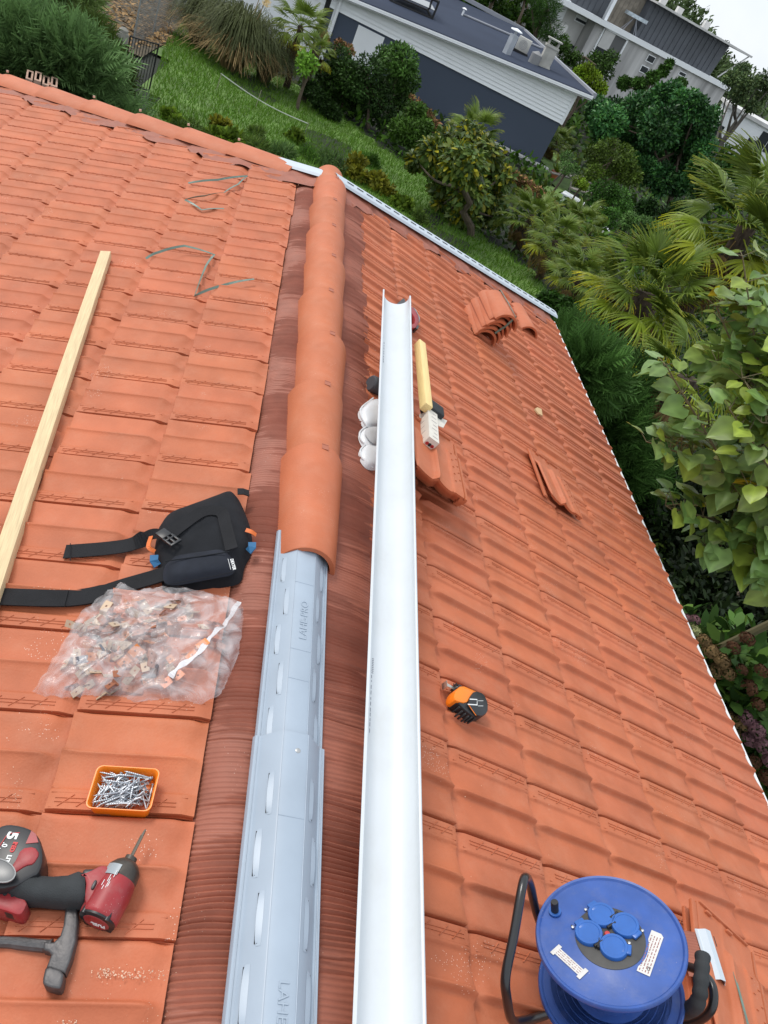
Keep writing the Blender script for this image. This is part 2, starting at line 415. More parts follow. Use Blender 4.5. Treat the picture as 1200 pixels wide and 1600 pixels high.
# ---- barrel ridge tiles
def barrel_geo(L=.465, w0=.090, w1=.107, h0=.088, h1=.108, th=.014, n=18, nl=6, a_end=1.42):
    vs = []; fs = []
    def ring(y, w, h):
        return [(w*math.sin(a)/math.sin(min(a_end, PI/2)), y, h*(math.cos(a)-math.cos(a_end))/(1-math.cos(a_end))) for a in [(-1+2*k/n)*a_end for k in range(n+1)]]
    rings = [(0, w0-th*.2, h0-th*.2), (.006, w0, h0)] + [(L*j/nl, w0+(w1-w0)*j/nl, h0+(h1-h0)*j/nl) for j in range(1, nl+1)]
    for r in rings: vs += ring(*r)
    m = n+1; nr = len(rings)
    for j in range(nr-1):
        for i in range(n): fs.append((j*m+i, (j+1)*m+i, (j+1)*m+i+1, j*m+i+1))
    b = len(vs)
    for (y, w, h) in (rings[0], rings[-1]): vs += [(p[0], p[1], p[2]) for p in ring(y, w-th, h-th)]
    for i in range(n): fs.append((i, i+1, b+i+1, b+i)); fs.append((b+i, b+i+1, b+m+i+1, b+m+i)); fs.append((b+m+i, b+m+i+1, (nr-1)*m+i+1, (nr-1)*m+i))
    for e in (0, n): fs.append((e, b+e, b+m+e, (nr-1)*m+e) if e == 0 else (e, (nr-1)*m+e, b+m+e, b+e))
    return vs, fs
def barrel_mesh(name='ridge_tile', tint=(1, 1, 1), **k):
    v, f = barrel_geo(**k); mb = MB(); mb.add(v, f, smooth=True, tint=tint)
    bm = bmesh.new(); me = mb.mesh(name); bm.from_mesh(me); bmesh.ops.recalc_face_normals(bm, faces=bm.faces[:]); bm.to_mesh(me); bm.free()
    me.set_sharp_from_angle(angle=math.radians(40)); return me
ZR = -.108
for k in range(0, 9):
    y0 = (k-1)*.4-.055; y1 = k*.4+.018
    if k == 8: y1 = DR+.12
    g = 1+RNG.normal()*.045
    me = barrel_mesh(tint=(g, g*(1+RNG.normal()*.02), g*.98), L=y1-y0, **({} if k < 8 else dict(w1=.098, h1=.097)))
    me.materials.append(m_tile2)
    o = link_mesh('ridge_tile', me, None, house, HI @ T(-.010+RNG.normal()*.003, y0, ZR-.0035) @ RX(.010) @ RZ(RNG.normal()*.008))
    if k < 8:
        mb = MB(); L_ = y1-y0; mb.box(-.011, .011, L_-.022, L_+.004, .1068, .1085); mb.box(-.011, .011, L_+.001, L_+.004, .090, .1095)
        mb.build('clip', m_zinc, o, T(.010, 0, 0))
# ---- hip tiles on the left hip
hd = Vector((XL, -XL*KL, XL*TP)).normalized()
p0 = Vector((0, DR, -H0+.05)); hn = Vector((0, 0, 1)); 
for k in range(0, 10):
    q = p0 + hd*(.30+k*.40)
    L = .465
    M_ = frame(q + hd*.43, -hd, hn-hd*hn.dot(hd)) @ RZ(-PI/2)         # y axis points up the hip
    g = 1+RNG.normal()*.05
    me = barrel_mesh(name='hip_tile', tint=(g, g, g), L=L, w0=.134, w1=.118, h0=.060, h1=.048, a_end=1.05); me.materials.append(m_tile2)
    o = link_mesh('hip_tile', me, None, house, HI @ M_ @ T(0, 0, -.030) @ RX(-.022))
    if k:
        mb = MB(); mb.tube([(0, .012+.43*0, .085), (0, .012, .098)], .008, 8); mb.build('screw_cap', mat('screw_cap', (.6, .4, .3), .4), o, T(0, .40, -.004))
# ---- flashing along both hips, draped over the tile waves
def hip_flash(side, length, kk, seed, off0, off1):
    dh = Vector((side, kk, -TP)).normalized(); inn = Vector((side*kk, -1, 0)).normalized()
    rg = np.random.default_rng(seed); vs = []; fs = []; n = int(length/.012); nx = 8
    for i in range(n+1):
        l = i/n*length; b = Vector((0, DR, -H0)) + dh*l
        ph = b.x*side/(LT*CS)
        row_phase = ((b.y-YOFF[side])/WT) % 1
        w1 = off1 + .022*math.sin(row_phase*2*PI) + .012*math.sin(l*5+seed) + .006*math.sin(l*37)
        for j in range(nx):
            t = j/(nx-1); o = off0 + (w1-off0)*t; p = b + inn*o
            zp = -H0 - abs(p.x)*TP
            yy = ((p.y-YOFF[side])/WT) % 1
            if side < 0: yy = 1-yy
            tile = prof_a(yy) + .012*((abs(p.x)/(LT*CS)) % 1)
            z = zp + (.045*(1-t)**1.5 + (tile*.9+.008)*t**.7) + .0008*math.sin(l*2*PI/.012*.5)
            vs.append((p.x, p.y, z + .0035*math.sin(yy*2*PI*2+1)*t*t))
    for i in range(n):
        for j in range(nx-1): k = i*nx+j; fs.append((k, k+1, k+nx+1, k+nx))
    mb = MB(); mb.add(vs, fs, smooth=True); mb.build('hip_flashing', m_flash, house, HI, angle=80)
hip_flash(-1, 4.3, KL, 5, -.02, .235); hip_flash(1, 2.45, KR, 9, -.02, .20)

# ---- grey perforated ridge vent metal (ridge, and bare right hip)
XS = .82
def vent_strip(L, name, scale=1.0, slots=True, pitch=.075, parent=house):
    """folded metal section along +y, louvres punched in both shoulders"""
    sec = [(-.098, -.006), (-.094, .002), (-.080, .004), (-.074, .010), (-.036, .040), (-.033, .0415), (.033, .0415), (.036, .040), (.074, .010), (.080, .004), (.094, .002), (.098, -.006)]
    sec = [(x*scale*XS, z*scale) for x, z in sec]; mb = MB(); vs = []
    for y in (0, L):
        for x, z in sec: vs.append((x, y, z))
        for x, z in sec: vs.append((x, y, z-.0012))
    n = len(sec); fs = []
    for i in range(n-1): fs.append((i, i+1, 2*n+i+1, 2*n+i)); fs.append((n+i, 3*n+i, 3*n+i+1, n+i+1)); fs.append((i, n+i, n+i+1, i+1)); fs.append((2*n+i, 2*n+i+1, 3*n+i+1, 3*n+i))
    fs.append((0, 2*n, 3*n, n)); fs.append((n-1, 2*n-1, 4*n-1, 3*n-1))
    mb.add(vs, fs)
    return mb
def louvre(mb, dk, x0, z0, x1, z1, y0, ln, outw):
    """pressed pocket: dark slit on the lower side, swollen lip above it. (x0,z0) lower, (x1,z1) upper point of the shoulder"""
    e = Vector((x1-x0, 0, z1-z0)); nn = Vector((-e.z, 0, e.x)).normalized()
    if nn.z < 0: nn = -nn
    nseg = 10; vs = []
    for k in range(nseg+1):
        t = k/nseg; b = math.sin(PI*t)**.35 if 0 < t < 1 else 0
        y = y0+ln*t
        a = Vector((x0, y, z0)) + e*(.24-.08*b); m = Vector((x0, y, z0)) + e*.36; c = Vector((x0, y, z0)) + e*.60
        vs += [a + nn*(.0005+.0034*b), m + nn*(.0006+.0018*b), c + nn*.0004]
    fs = []
    for k in range(nseg):
        for j in range(2): q = k*3+j; fs.append((q, q+1, q+4, q+3))
    mb.add(vs, fs, smooth=True)
    p = Vector((x0, y0+.004, z0))+e*.24+nn*.0012; q = Vector((x0, y0+ln-.004, z0))+e*.24+nn*.0012
    w = e*.13
    dk.add([p-w, p+w*.8, q+w*.8, q-w], [(0, 1, 2, 3)])
def ridge_vent(y0, L, zoff, scale, text_y, flip, parent):
    mb = vent_strip(L, 'ridge_vent', scale); dk = MB(); y = .03; k = 0
    while y+.11 < L:
        for sgn in (-1, 1):
            A = (sgn*.074*scale*XS, .010*scale); B = (sgn*.036*scale*XS, .040*scale)
            if k % 2: A2, B2 = (A[0]*.62+B[0]*.38, A[1]*.62+B[1]*.38), (B[0]*1.0, B[1]*1.0)
            else: A2, B2 = A, (A[0]*.38+B[0]*.62, A[1]*.38+B[1]*.62)
            louvre(mb, dk, A2[0], A2[1], B2[0], B2[1], y, .098, sgn)
        y += .125; k += 1
    for x in (-.0335, .0335, -.087, .087): mb.tube([(x*scale*XS, 0.001, .0418*scale if abs(x) < .05 else .0045), (x*scale*XS, L-.001, .0418*scale if abs(x) < .05 else .0045)], .0007, 6)
    o = mb.build('ridge_vent', m_galv, parent, HI @ T(-.027, y0, zoff)); dk.build('slot', m_dark, o)
    for ty in text_y:
        M_ = T(.004, ty, .0417*scale+.0004) @ RZ(PI/2 if not flip else -PI/2)
        text_obj('LAHE-PRO', .027, m_galv, o, M_, extrude=.0011, name='embossed_lettering', sx=1.05)
    for yy in (.02,) + ((.20, .29, .52) if L < 1 else (.31, .62, 1.0, 1.40)):
        s = MB(); s.box(-.028*scale, .026*scale, yy, yy+.0012, .0412*scale, .0422*scale); s.build('crease', m_galv, o)
    mb = MB(); mb.lathe([(0, .0012), (.004, .0010), (.006, 0)], 12); mb.build('rivet', mat('rivet', (.45, .45, .44), .35, .7), o, T(.006, L-.045, .0420*scale))
    return o
ridge_vent(-1.10, .75, -.0885, 1.0, [.325], False, house)
ridge_vent(-2.65, 1.60, -.0845, 1.06, [1.10, .25], True, house)
# right hip: flat perforated strip
dh = Vector((WE, WE*KR, -WE*TP)); LH = dh.length+.02
dhn = dh.normalized(); Mh = frame((0, DR, -H0+.055), dh, Vector((0, 0, 1))-dhn*dhn.z) @ RZ(-PI/2)
mb = MB(); sec = [(-.075, -.014), (-.062, .0), (-.014, .014), (.014, .014), (.062, .0), (.075, -.014)]
vs = [(x, y, z) for y in (0, LH) for x, z in sec]; n = len(sec)
mb.add(vs, [(i, i+1, n+i+1, n+i) for i in range(n-1)]); dk = MB()
y = .05; k = 0
while y < LH-.08:
    for sg in (-1, 1):
        x0, x1 = (.022, .033) if sg > 0 else (-.046, -.034); yy = y + (.035 if sg > 0 else 0)
        z0 = .014-(abs(x0)-.014)*.29; z1 = .014-(abs(x1)-.014)*.29
        dk.add([(x0, yy, z0+.0012), (x1, yy, z1+.0012), (x1, yy+.055, z1+.0012), (x0, yy+.055, z0+.0012)], [(0, 1, 2, 3)])
    y += .085
m_galv2 = mat('pale_hip_metal', (.52, .58, .63), .45, var=.05, vscale=8)
Mh2 = frame(p0+hd*.02, hd, Vector((0, 0, 1))-hd*hd.z) @ RZ(-PI/2)
m2 = MB(); m2.add([(x, y, z) for y in (0, .5) for x, z in sec], [(i, i+1, n+i+1, n+i) for i in range(n-1)])
o2 = m2.build('hip_vent', m_galv2, house, HI @ Mh2)
for yy in (.10, .20): 
    d2 = MB(); d2.add([(.022, yy, .0135), (.033, yy, .0105), (.033, yy+.055, .0105), (.022, yy+.055, .0135)], [(0, 1, 2, 3)]); d2.build('slot', m_dark, o2)
o = mb.build('hip_vent', m_galv2, house, HI @ Mh); dk.build('slot', m_dark, o)

# ================================================================== things lying on the roof
class Plane:
    """turns photo outlines into coordinates of a thing lying on one roof slope"""
    def __init__(s, side, p0, p1, off=0.0):
        s.side = side; s.M, _ = roof_frame(p0, p1, side, off); s.off = off; s.I = s.M.inverted()
    def xy(s, px, py, h=0.0):
        q = s.I @ on_roof(px, py, s.side, s.off+h); return (q.x, q.y)
    def pts(s, L, h=0.0):
        o = [s.xy(*q, h) for q in L]
        a = sum(o[i][0]*o[(i+1) % len(o)][1]-o[(i+1) % len(o)][0]*o[i][1] for i in range(len(o)))
        return o if a > 0 else o[::-1]
    def p3(s, px, py, h=0.0): x, y = s.xy(px, py, h); return Vector((x, y, h))
def rounded(pts, n=2):                            # Chaikin corner cutting
    for _ in range(n):
        o = []
        for i in range(len(pts)):
            a = Vector(pts[i]); b = Vector(pts[(i+1) % len(pts)]); o += [tuple(a*.78+b*.22), tuple(a*.22+b*.78)]
        pts = o
    return pts
def smooth_line(P, n=6):
    P = [Vector(p) for p in P]; Q = [P[0]*2-P[1]] + P + [P[-1]*2-P[-2]]; out = []
    for i in range(1, len(Q)-2):
        for k in range(n):
            t = k/n; a, b, c, d = Q[i-1], Q[i], Q[i+1], Q[i+2]
            out.append(.5*((2*b)+(c-a)*t+(2*a-5*b+4*c-d)*t*t+(3*b-a-3*c+d)*t**3))
    return out + [P[-1]]
def ribbon(mb, pts, w, th, up=Vector((0, 0, 1)), mi=0, tws=None, smooth=True):
    """flat band following pts"""
    P = [Vector(p) for p in pts]; vs = []; fs = []
    W = w if isinstance(w, (list, tuple)) else [w]*len(P)
    for i, p in enumerate(P):
        t = (P[min(i+1, len(P)-1)]-P[max(i-1, 0)]).normalized(); sd = t.cross(up).normalized()
        if tws: sd = Matrix.Rotation(tws[i], 3, t) @ sd
        nn = sd.cross(t).normalized()
        vs += [p-sd*W[i]/2-nn*th/2, p+sd*W[i]/2-nn*th/2, p+sd*W[i]/2+nn*th/2, p-sd*W[i]/2+nn*th/2]
    for i in range(len(P)-1):
        for k in range(4): a = i*4+k; b = i*4+(k+1) % 4; fs.append((a, b, b+4, a+4))
    fs += [(3, 2, 1, 0), tuple(len(vs)-4+k for k in range(4))]
    return mb.add(vs, fs, mi, smooth=False)
m_black = mat('black_fabric', (.013, .014, .017), .85, bump=.5, bscale=900, var=.2, vscale=20, spec=.25)
m_navy = mat('dark_pocket_fabric', (.018, .021, .030), .8, bump=.4, bscale=900, var=.2, vscale=25, spec=.25)
m_web = mat('black_webbing', (.010, .010, .012), .75, bump=.6, bscale=500, var=.25, vscale=18, spec=.3)
m_blackp = mat('black_plastic', (.018, .018, .020), .38, var=.2, vscale=20)
m_rubber = mat('dark_rubber_grip', (.035, .038, .040), .75, var=.18, vscale=26, bump=.3, bscale=400, spec=.3)
m_red = mat('red_tool_plastic', (.30, .022, .026), .45, var2=((.30, .12, .11), 30, .5), var=.2, vscale=22, speck=((.6, .45, .4), 260, .10, .60), bump=.05, bscale=200)
m_orange = mat('orange_plastic', (.95, .235, .012), .35, var=.04, vscale=10)
m_orange2 = mat('orange_trim', (.72, .16, .03), .55)
m_bluecl = mat('blue_cloth', (.02, .12, .26), .7)
m_steel = mat('worn_steel', (.105, .10, .10), .50, metal=.7, var=.4, vscale=24, bump=.25, bscale=120, rvar=.12)
m_zincs = mat('zinc_screw', (.42, .44, .47), .42, metal=.75, var=.1, vscale=50)
m_print = mat('white_print', (.78, .78, .76), .6)
m_printr = mat('red_print', (.55, .05, .05), .6)
m_ink = mat('black_print', (.03, .03, .035), .6)

m_whiteg = mat('white_gutter_pvc', (.62, .65, .67), .36, var2=((.54, .55, .54), 5, .5), var=.02, vscale=3, spec=.45, coat=.08)
# ---- white half-round gutter length propped above the right slope
ga, gb = at_depth(607, 1600, 1.376), at_depth(619.5, 460.5, 3.62)
gax = (gb-ga).normalized(); gst = ga - gax*.45; GL = (gb-gst).length
gx_ = gax.cross(Vector((0, 0, 1))).normalized(); gz_ = gx_.cross(gax)
t_ = math.radians(9); gx2 = gx_*math.cos(t_) + gz_*math.sin(t_)
GM = frame(gst, gax, gx2.cross(gax).normalized() if gx2.cross(gax).z > 0 else -gx2.cross(gax)) 
# local frame: x along the gutter, y to the left, z up
gut = empty('gutter_length', GM, 'long white half-round plastic gutter length propped over the right roof slope', 'gutter')
mb = MB(); R1, thk, n = .0625, .0026, 22; prof = []
for k in range(n+1): a = PI + PI*k/n; prof.append((R1*math.cos(a), R1*math.sin(a)))
outer = [((R1)*math.cos(PI+PI*k/n), (R1*.78)*math.sin(PI+PI*k/n)) for k in range(n+1)]
inner = [((R1-thk)*math.cos(PI+PI*k/n), (R1*.78-thk)*math.sin(PI+PI*k/n)) for k in range(n+1)]
bead = [(R1+.0015, .004), (R1+.0045, .006), (R1+.005, .010), (R1+.002, .0125), (R1-.002, .0115), (R1-thk, .006)]
sec = outer + [(x, z) for x, z in bead] + inner[::-1] + [(-x, z) for x, z in bead[::-1]]
vs = []; m_ = len(sec); NX = 24
for j in range(NX+1):
    bow = 0
    for y, z in sec: vs.append((GL*j/NX, -y, z-bow))
fs = [(j*m_+i, j*m_+(i+1) % m_, (j+1)*m_+(i+1) % m_, (j+1)*m_+i) for j in range(NX) for i in range(m_)]
fs += [tuple(range(m_))[::-1], tuple(NX*m_+i for i in range(m_))]
fs = fs[:-2]
for e in (0, NX):                                  # end rims as quads
    for i in range(n): a, b, c, d_ = e*m_+i, e*m_+i+1, e*m_+(n+1+6+n-i-1), e*m_+(n+1+6+n-i); fs.append((a, b, c, d_))
    fs.append(tuple(e*m_+n+k for k in range(8))); fs.append(tuple([e*m_+k for k in (0,)] + [e*m_+m_-1-k for k in range(6)] + [e*m_+2*n+7]))
mb.add(vs, fs, smooth=True); g_o = mb.build('trough', m_whiteg, gut, angle=50)
bpy.context.view_layer.update()
# faint ink marks of the printed line (not legible in the photo)
mk = MB(); rg = np.random.default_rng(4)
def g_surf(L, ang, r=R1-thk-.0004): return Vector((L, -r*math.cos(ang), (R1*.78-thk-.0006)*math.sin(ang)))
def mark(L0, ln, ang, w):
    da = w/R1
    mk.add([g_surf(L0, ang), g_surf(L0+ln, ang), g_surf(L0+ln, ang+da), g_surf(L0, ang+da)], [(0, 1, 2, 3)])
def Lat(px, py):                                   # distance along the gutter of a photo row
    best = min(range(0, 600), key=lambda i: abs(proj_px(gst+gax*(GL*i/600))[1]-py)); return GL*best/600
def proj_px(p):
    q = np.array([CR, CU, fw]) @ (np.array(p)-CAM); return 600+F*q[0]/q[2], 800-F*q[1]/q[2]
La, Lb = Lat(580, 1140), Lat(580, 1047); Lc, Ld = Lb, Lat(580, 1020)
x = La
while x < Lb: l = rg.uniform(.004, .012); mark(x, l, math.radians(180+36), .0032); x += l+rg.uniform(.002, .010)
for k in range(9):
    xx = Lc+(Ld-Lc)*k/9
    for q in range(3): mark(xx+q*.0012, .0022, math.radians(180+36+q*3.2), .0032)
x = Lat(600, 560)
while x < Lat(600, 528): l = rg.uniform(.008, .02); mark(x, l, math.radians(180+40), .004); x += l+rg.uniform(.003, .012)
mk.build('printed_line', mat('faint_ink', (.16, .17, .21), .6), gut)

# ---- pine batten on the left slope
PL = Plane(-1, (10, 930), (166, 395), 0.022)
tp0, tp1 = PL.p3(165, 392, .035), PL.p3(-28, 960, .035)
w_ = .045; dirv = (tp1-tp0).normalized()
Mb = PL.M @ frame(tp0-Vector((0, 0, .035)), dirv, (0, 0, 1))
bat = MB(); bat.rbox(0, (tp1-tp0).length+.25, -w_/2, w_/2, 0, .035, .0015)
o = bat.build('wooden_batten', m_wood, None, Mb); tag(o, 'long pale pine batten lying on the left slope of orange tiles', 'batten')

# ---- green strapping bands
m_strap = mat('green_strap', (.13, .20, .16), .4, var=.2, vscale=30)
def strap(px, hs, side, label, w=.011, name='strapping_band'):
    P_ = Plane(side, px[0], px[1], 0.0); pts = [P_.p3(*q, h) for q, h in zip(px, hs)]
    mb = MB(); out = []
    for i in range(len(pts)-1):
        for k in range(4): out.append(pts[i].lerp(pts[i+1], k/4)+Vector((0, 0, .004*math.sin(k/4*PI))))
    out.append(pts[-1])
    tw = [.5+.5*math.sin(i*.37) for i in range(len(out))]
    ribbon(mb, out, w, .001, tws=tw); o = mb.build(name, m_strap, None, P_.M); tag(o, label, 'strap', 'cut straps on the left slope' if side < 0 else None); return o
strap([(294, 286), (340, 281), (387, 275), (372, 288), (350, 301), (320, 306), (289, 312), (315, 328), (350, 326)], [.045, .06, .035, .03, .03, .04, .05, .03, .03], -1, 'cut green strap folded sharply, nearer the top end of the left slope')
strap([(228, 404), (248, 394), (288, 384), (335, 398), (322, 415), (304, 462), (347, 446), (397, 436)], [.03, .05, .06, .03, .035, .03, .03, .045], -1, 'cut green strap bent in a zigzag, the lower of the two on the left slope')

# ---- black tool pouch with its waist belt
PO = Plane(-1, (257, 876), (371, 897), 0.022)
pouch = empty('tool_pouch', PO.M, 'black tool pouch with open waist belt, orange and blue loops', 'tool bag')
body = [(362, 757), (372, 764), (384, 790), (393, 818), (394, 850), (381, 870), (377, 897), (340, 903), (254, 916), (250, 896), (243, 876), (239, 840), (245, 812), (260, 794), (300, 780), (336, 767)]
def puffy(mb, outline, h0, h1, P_, mi=0, rings=7, pw=.5, noise=.0015, seed=1, htop=None):
    """soft cushion: outline at base lifted into a domed top"""
    o = rounded(P_.pts(outline, h1*.5), 2); c = Vector((sum(p[0] for p in o)/len(o), sum(p[1] for p in o)/len(o))); vs = []; fs = []; n = len(o); rg = random.Random(seed)
    for r in range(rings):
        t = r/(rings-1); k = 1-.97*t**1.1
        z = h0+(h1-h0)*min(1, (1-(1-t)**2.2)**pw)
        if r == 0: vs += [(p[0], p[1], h0) for p in o]
        for p in o:
            q = c+(Vector(p)-c)*(k if r else 1.012)
            vs.append((q.x, q.y, z+(math.sin(q.x*90+seed)*math.sin(q.y*75)+.6*math.sin(q.x*37-q.y*51))*noise*t*(1 if r else 0)))
    for r in range(rings):
        for i in range(n): a = r*n+i; b = r*n+(i+1) % n; fs.append((a, b, b+n, a+n))
    fs.append([rings*n+i for i in range(n)]); fs.append([i for i in range(n)][::-1])
    return mb.add(vs, fs, mi, smooth=True)
mb = MB(); puffy(mb, body, -.012, .052, PO, noise=.0022, rings=9, seed=4); mb.build('pouch_body', m_black, pouch, angle=70)
mb = MB(); pk = [(257, 876), (310, 868), (360, 861), (371, 897), (330, 905), (254, 919)]
puffy(mb, pk, .030, .060, PO, noise=.0012, rings=6, pw=.4, seed=9); pko = mb.build('front_pocket', m_navy, pouch, angle=70)
mb = MB(); e = [PO.p3(x, y, .0605) for x, y in ((258, 877), (309, 870), (359, 862))]; mb.tube(e, .0016, 6)
mb.tube([PO.p3(x, y, .060) for x, y in ((261, 914), (330, 901), (367, 893))], .0010, 6); mb.build('seam', m_black, pouch)
lp = [PO.p3(x, y, h) for x, y, h in ((262, 838, .056), (285, 820, .060), (318, 799, .062), (345, 800, .060), (352, 818, .060), (362, 858, .060))]
mb = MB(); ribbon(mb, smooth_line(lp, 6), .034, .002, tws=[.25]*31); mb.build('carry_strap', m_web, pouch)
mb = MB(); ribbon(mb, [PO.p3(371, 768, .036), PO.p3(380, 768, .036), PO.p3(389, 771, .028)], .028, .003); mb.build('tab', m_web, pouch)
mb = MB(); s1 = [PO.p3(x, y, h) for x, y, h in ((101, 862, .004), (130, 860, .008), (165, 857, .006), (200, 852, .010), (222, 843, .022), (240, 834, .038), (262, 838, .05))]
ribbon(mb, smooth_line(s1, 5), [.052]*18+[.044]*4+[.030]*5+[.026]*4, .0025, tws=[0]*18+[.3, .5, .7, .8]+[.6]*9); mb.build('short_belt_end', m_web, pouch)
mb = MB(); e = [PO.p3(110, 849, .010), PO.p3(110, 876, .010)]; mb.tube(e, .0012, 5); mb.build('hem', m_web, pouch)
mb = MB(); s2 = [PO.p3(x, y, h) for x, y, h in ((268, 893, .02), (240, 902, .012), (195, 915, .006), (150, 929, .004), (105, 935, .004), (50, 934, .006), (0, 932, .004), (-70, 928, .004))]
ribbon(mb, smooth_line(s2, 5), [.050]*14+[.056]*24, .0045); ribbon(mb, [PO.p3(104, 935, .008), PO.p3(60, 934.5, .010), PO.p3(-80, 929, .009)], .056, .003); mb.build('waist_belt', m_web, pouch)
bu = MB(); Mbk = frame(PO.p3(263, 840, .062), PO.p3(280, 852, .06)-PO.p3(247, 828, .06), (0, 0, 1))
bu.rbox(-.036, -.004, -.016, .016, -.004, .004, .002, mtx=Mbk); bu.rbox(.004, .010, -.018, .018, -.004, .004, .002, mtx=Mbk)
for s_y in (-.014, 0, .014): bu.rbox(-.006, .030, s_y-.0032, s_y+.0032, -.003, .003, .0015, mtx=Mbk)
bu.rbox(.026, .034, -.018, .018, -.004, .004, .002, mtx=Mbk); bu.build('buckle', m_blackp, pouch)
for (a, b, c), lab in ((((236, 838), (232, 854), (242, 862)), 1), (((384, 828), (393, 831), (400, 836)), 2)):
    mb = MB(); ribbon(mb, smooth_line([PO.p3(*a, .035), PO.p3(*b, .034), PO.p3(*c, .022)], 5), .012, .002, tws=[.4]*11); mb.build('orange_loop', m_orange2, pouch)
for a, b in (((394, 848), (388, 862)), ((241, 868), (246, 884))):
    mb = MB(); ribbon(mb, [PO.p3(*a, .024), PO.p3((a[0]+b[0])/2+3*(1 if a[0] > 300 else -1), (a[1]+b[1])/2, .028), PO.p3(*b, .018)], .022, .004); mb.build('blue_loop', m_bluecl, pouch)
c0 = PO.p3(361, 873, .0635); c1 = PO.p3(366, 892, .0625)
ML = frame(c0, c1-c0, (0, 0, 1)); text_obj('DEXTER', .0115, m_print, pouch, ML @ T(.001, .001, 0), extrude=.0003, bold=.0003)
mb = MB(); mb.box(-.001, .040, -.0085, -.0075, -.0003, .0004, mtx=ML); mb.build('label_line', m_print, pouch)

# ---- clear bag full of metal clips
PB = Plane(-1, (70, 1085), (346, 1086), 0.014)
bag_out = [(189, 913), (217, 926), (245, 921), (273, 918), (300, 922), (325, 929), (352, 935), (376, 941), (381, 957), (378, 990), (374, 1020), (360, 1055), (346, 1086), (315, 1100), (285, 1097), (262, 1093), (236, 1096), (210, 1100), (189, 1090), (150, 1091), (112, 1090), (90, 1090), (70, 1088), (51, 1081), (70, 1055), (84, 1030), (98, 1006), (122, 964), (154, 936), (172, 924)]
bo = [PB.xy(*q, .004) for q in bag_out]
bc = Vector((sum(p[0] for p in bo)/len(bo), sum(p[1] for p in bo)/len(bo)))
def bag_h(x, y, t):
    f = max(0, 1-t**3.2)**.62
    w = .0055*math.sin(x*62+y*31+2*math.sin(y*70)) + .004*math.sin(x*-45+y*95+1.7*math.sin(x*60)) + .0022*abs(math.sin(x*150+y*60+2.5*math.sin(y*110))) - .002
    return f*(.050+w*.75) + .004*(1-f)*math.sin(x*130+y*90) + .006
dense = []
for i in range(len(bo)):
    a, b = Vector(bo[i]), Vector(bo[(i+1) % len(bo)])
    for k in range(6): dense.append(a.lerp(b, k/6)+Vector((RNG.normal(), RNG.normal()))*.0012)
mb = MB(); nr = 42; vs = []; fs = []; n = len(dense)
for r in range(nr+1):
    t = r/nr
    for p in dense:
        q = bc+(p-bc)*max(t, .004); vs.append((q.x, q.y, bag_h(q.x, q.y, t)))
for r in range(nr):
    for i in range(n): a = r*n+i; b = r*n+(i+1) % n; fs.append((a, a+n, b+n, b))
fs.append(list(range(n)))
mb.add(vs, fs, smooth=True)
m_bag = bpy.data.materials.new('clear_plastic_film'); m_bag.use_nodes = True; t = m_bag.node_tree; N = t.nodes; L = t.links
b = N['Principled BSDF']; b.inputs['Base Color'].default_value = (.82, .78, .78, 1); b.inputs['Roughness'].default_value = .16; b.inputs['Specular IOR Level'].default_value = .8
nz2 = N.new('ShaderNodeTexNoise'); nz2.inputs['Scale'].default_value = 13; nz2.inputs['Detail'].default_value = 5; nz2.inputs['Distortion'].default_value = 2.2; L.new(N.new('ShaderNodeTexCoord').outputs['Object'], nz2.inputs['Vector'])
bp = N.new('ShaderNodeBump'); bp.inputs['Strength'].default_value = .8; bp.inputs['Distance'].default_value = .008; L.new(nz2.outputs['Fac'], bp.inputs['Height']); L.new(bp.outputs[0], b.inputs['Normal'])
tr = N.new('ShaderNodeBsdfTransparent'); ms = N.new('ShaderNodeMixShader'); mr = N.new('ShaderNodeMapRange'); mr.inputs[1].default_value = .35; mr.inputs[2].default_value = .75; mr.inputs[3].default_value = .14; mr.inputs[4].default_value = .52
L.new(nz2.outputs['Fac'], mr.inputs[0]); L.new(mr.outputs[0], ms.inputs[0]); L.new(tr.outputs[0], ms.inputs[1]); L.new(b.outputs[0], ms.inputs[2]); L.new(ms.outputs[0], N['Material Output'].inputs['Surface'])
bag = empty('plastic_bag', PB.M, 'clear crumpled plastic bag full of small metal clips', 'plastic bag')
mb.build('film', m_bag, bag, angle=180)
m_seal = mat('milky_film', (.78, .76, .77), .3, tw=.2)
mb = MB(); sp = [PB.p3(x, y, .0) for x, y in ((374, 944), (355, 975), (332, 1010), (312, 1040), (285, 1062), (268, 1078))]
sp = smooth_line(sp, 6)
ribbon(mb, [Vector((p.x, p.y, bag_h(p.x, p.y, min(1, (Vector((p.x, p.y))-bc).length/.19))+.006)) for p in sp], [.012+.004*math.sin(i*.9) for i in range(len(sp))], .0012, tws=[.25*math.sin(i) for i in range(len(sp))])
mb.build('folded_seam', m_seal, bag)
cl_m = [mat('copper_clip', (.40, .15, .08), .4, metal=.5, var=.15), mat('cream_clip', (.52, .38, .26), .45, metal=.2, var=.1), mat('grey_clip', (.24, .24, .26), .35, metal=.8), mat('orange_clip', (.55, .17, .04), .4, metal=.2)]
clip_me = []
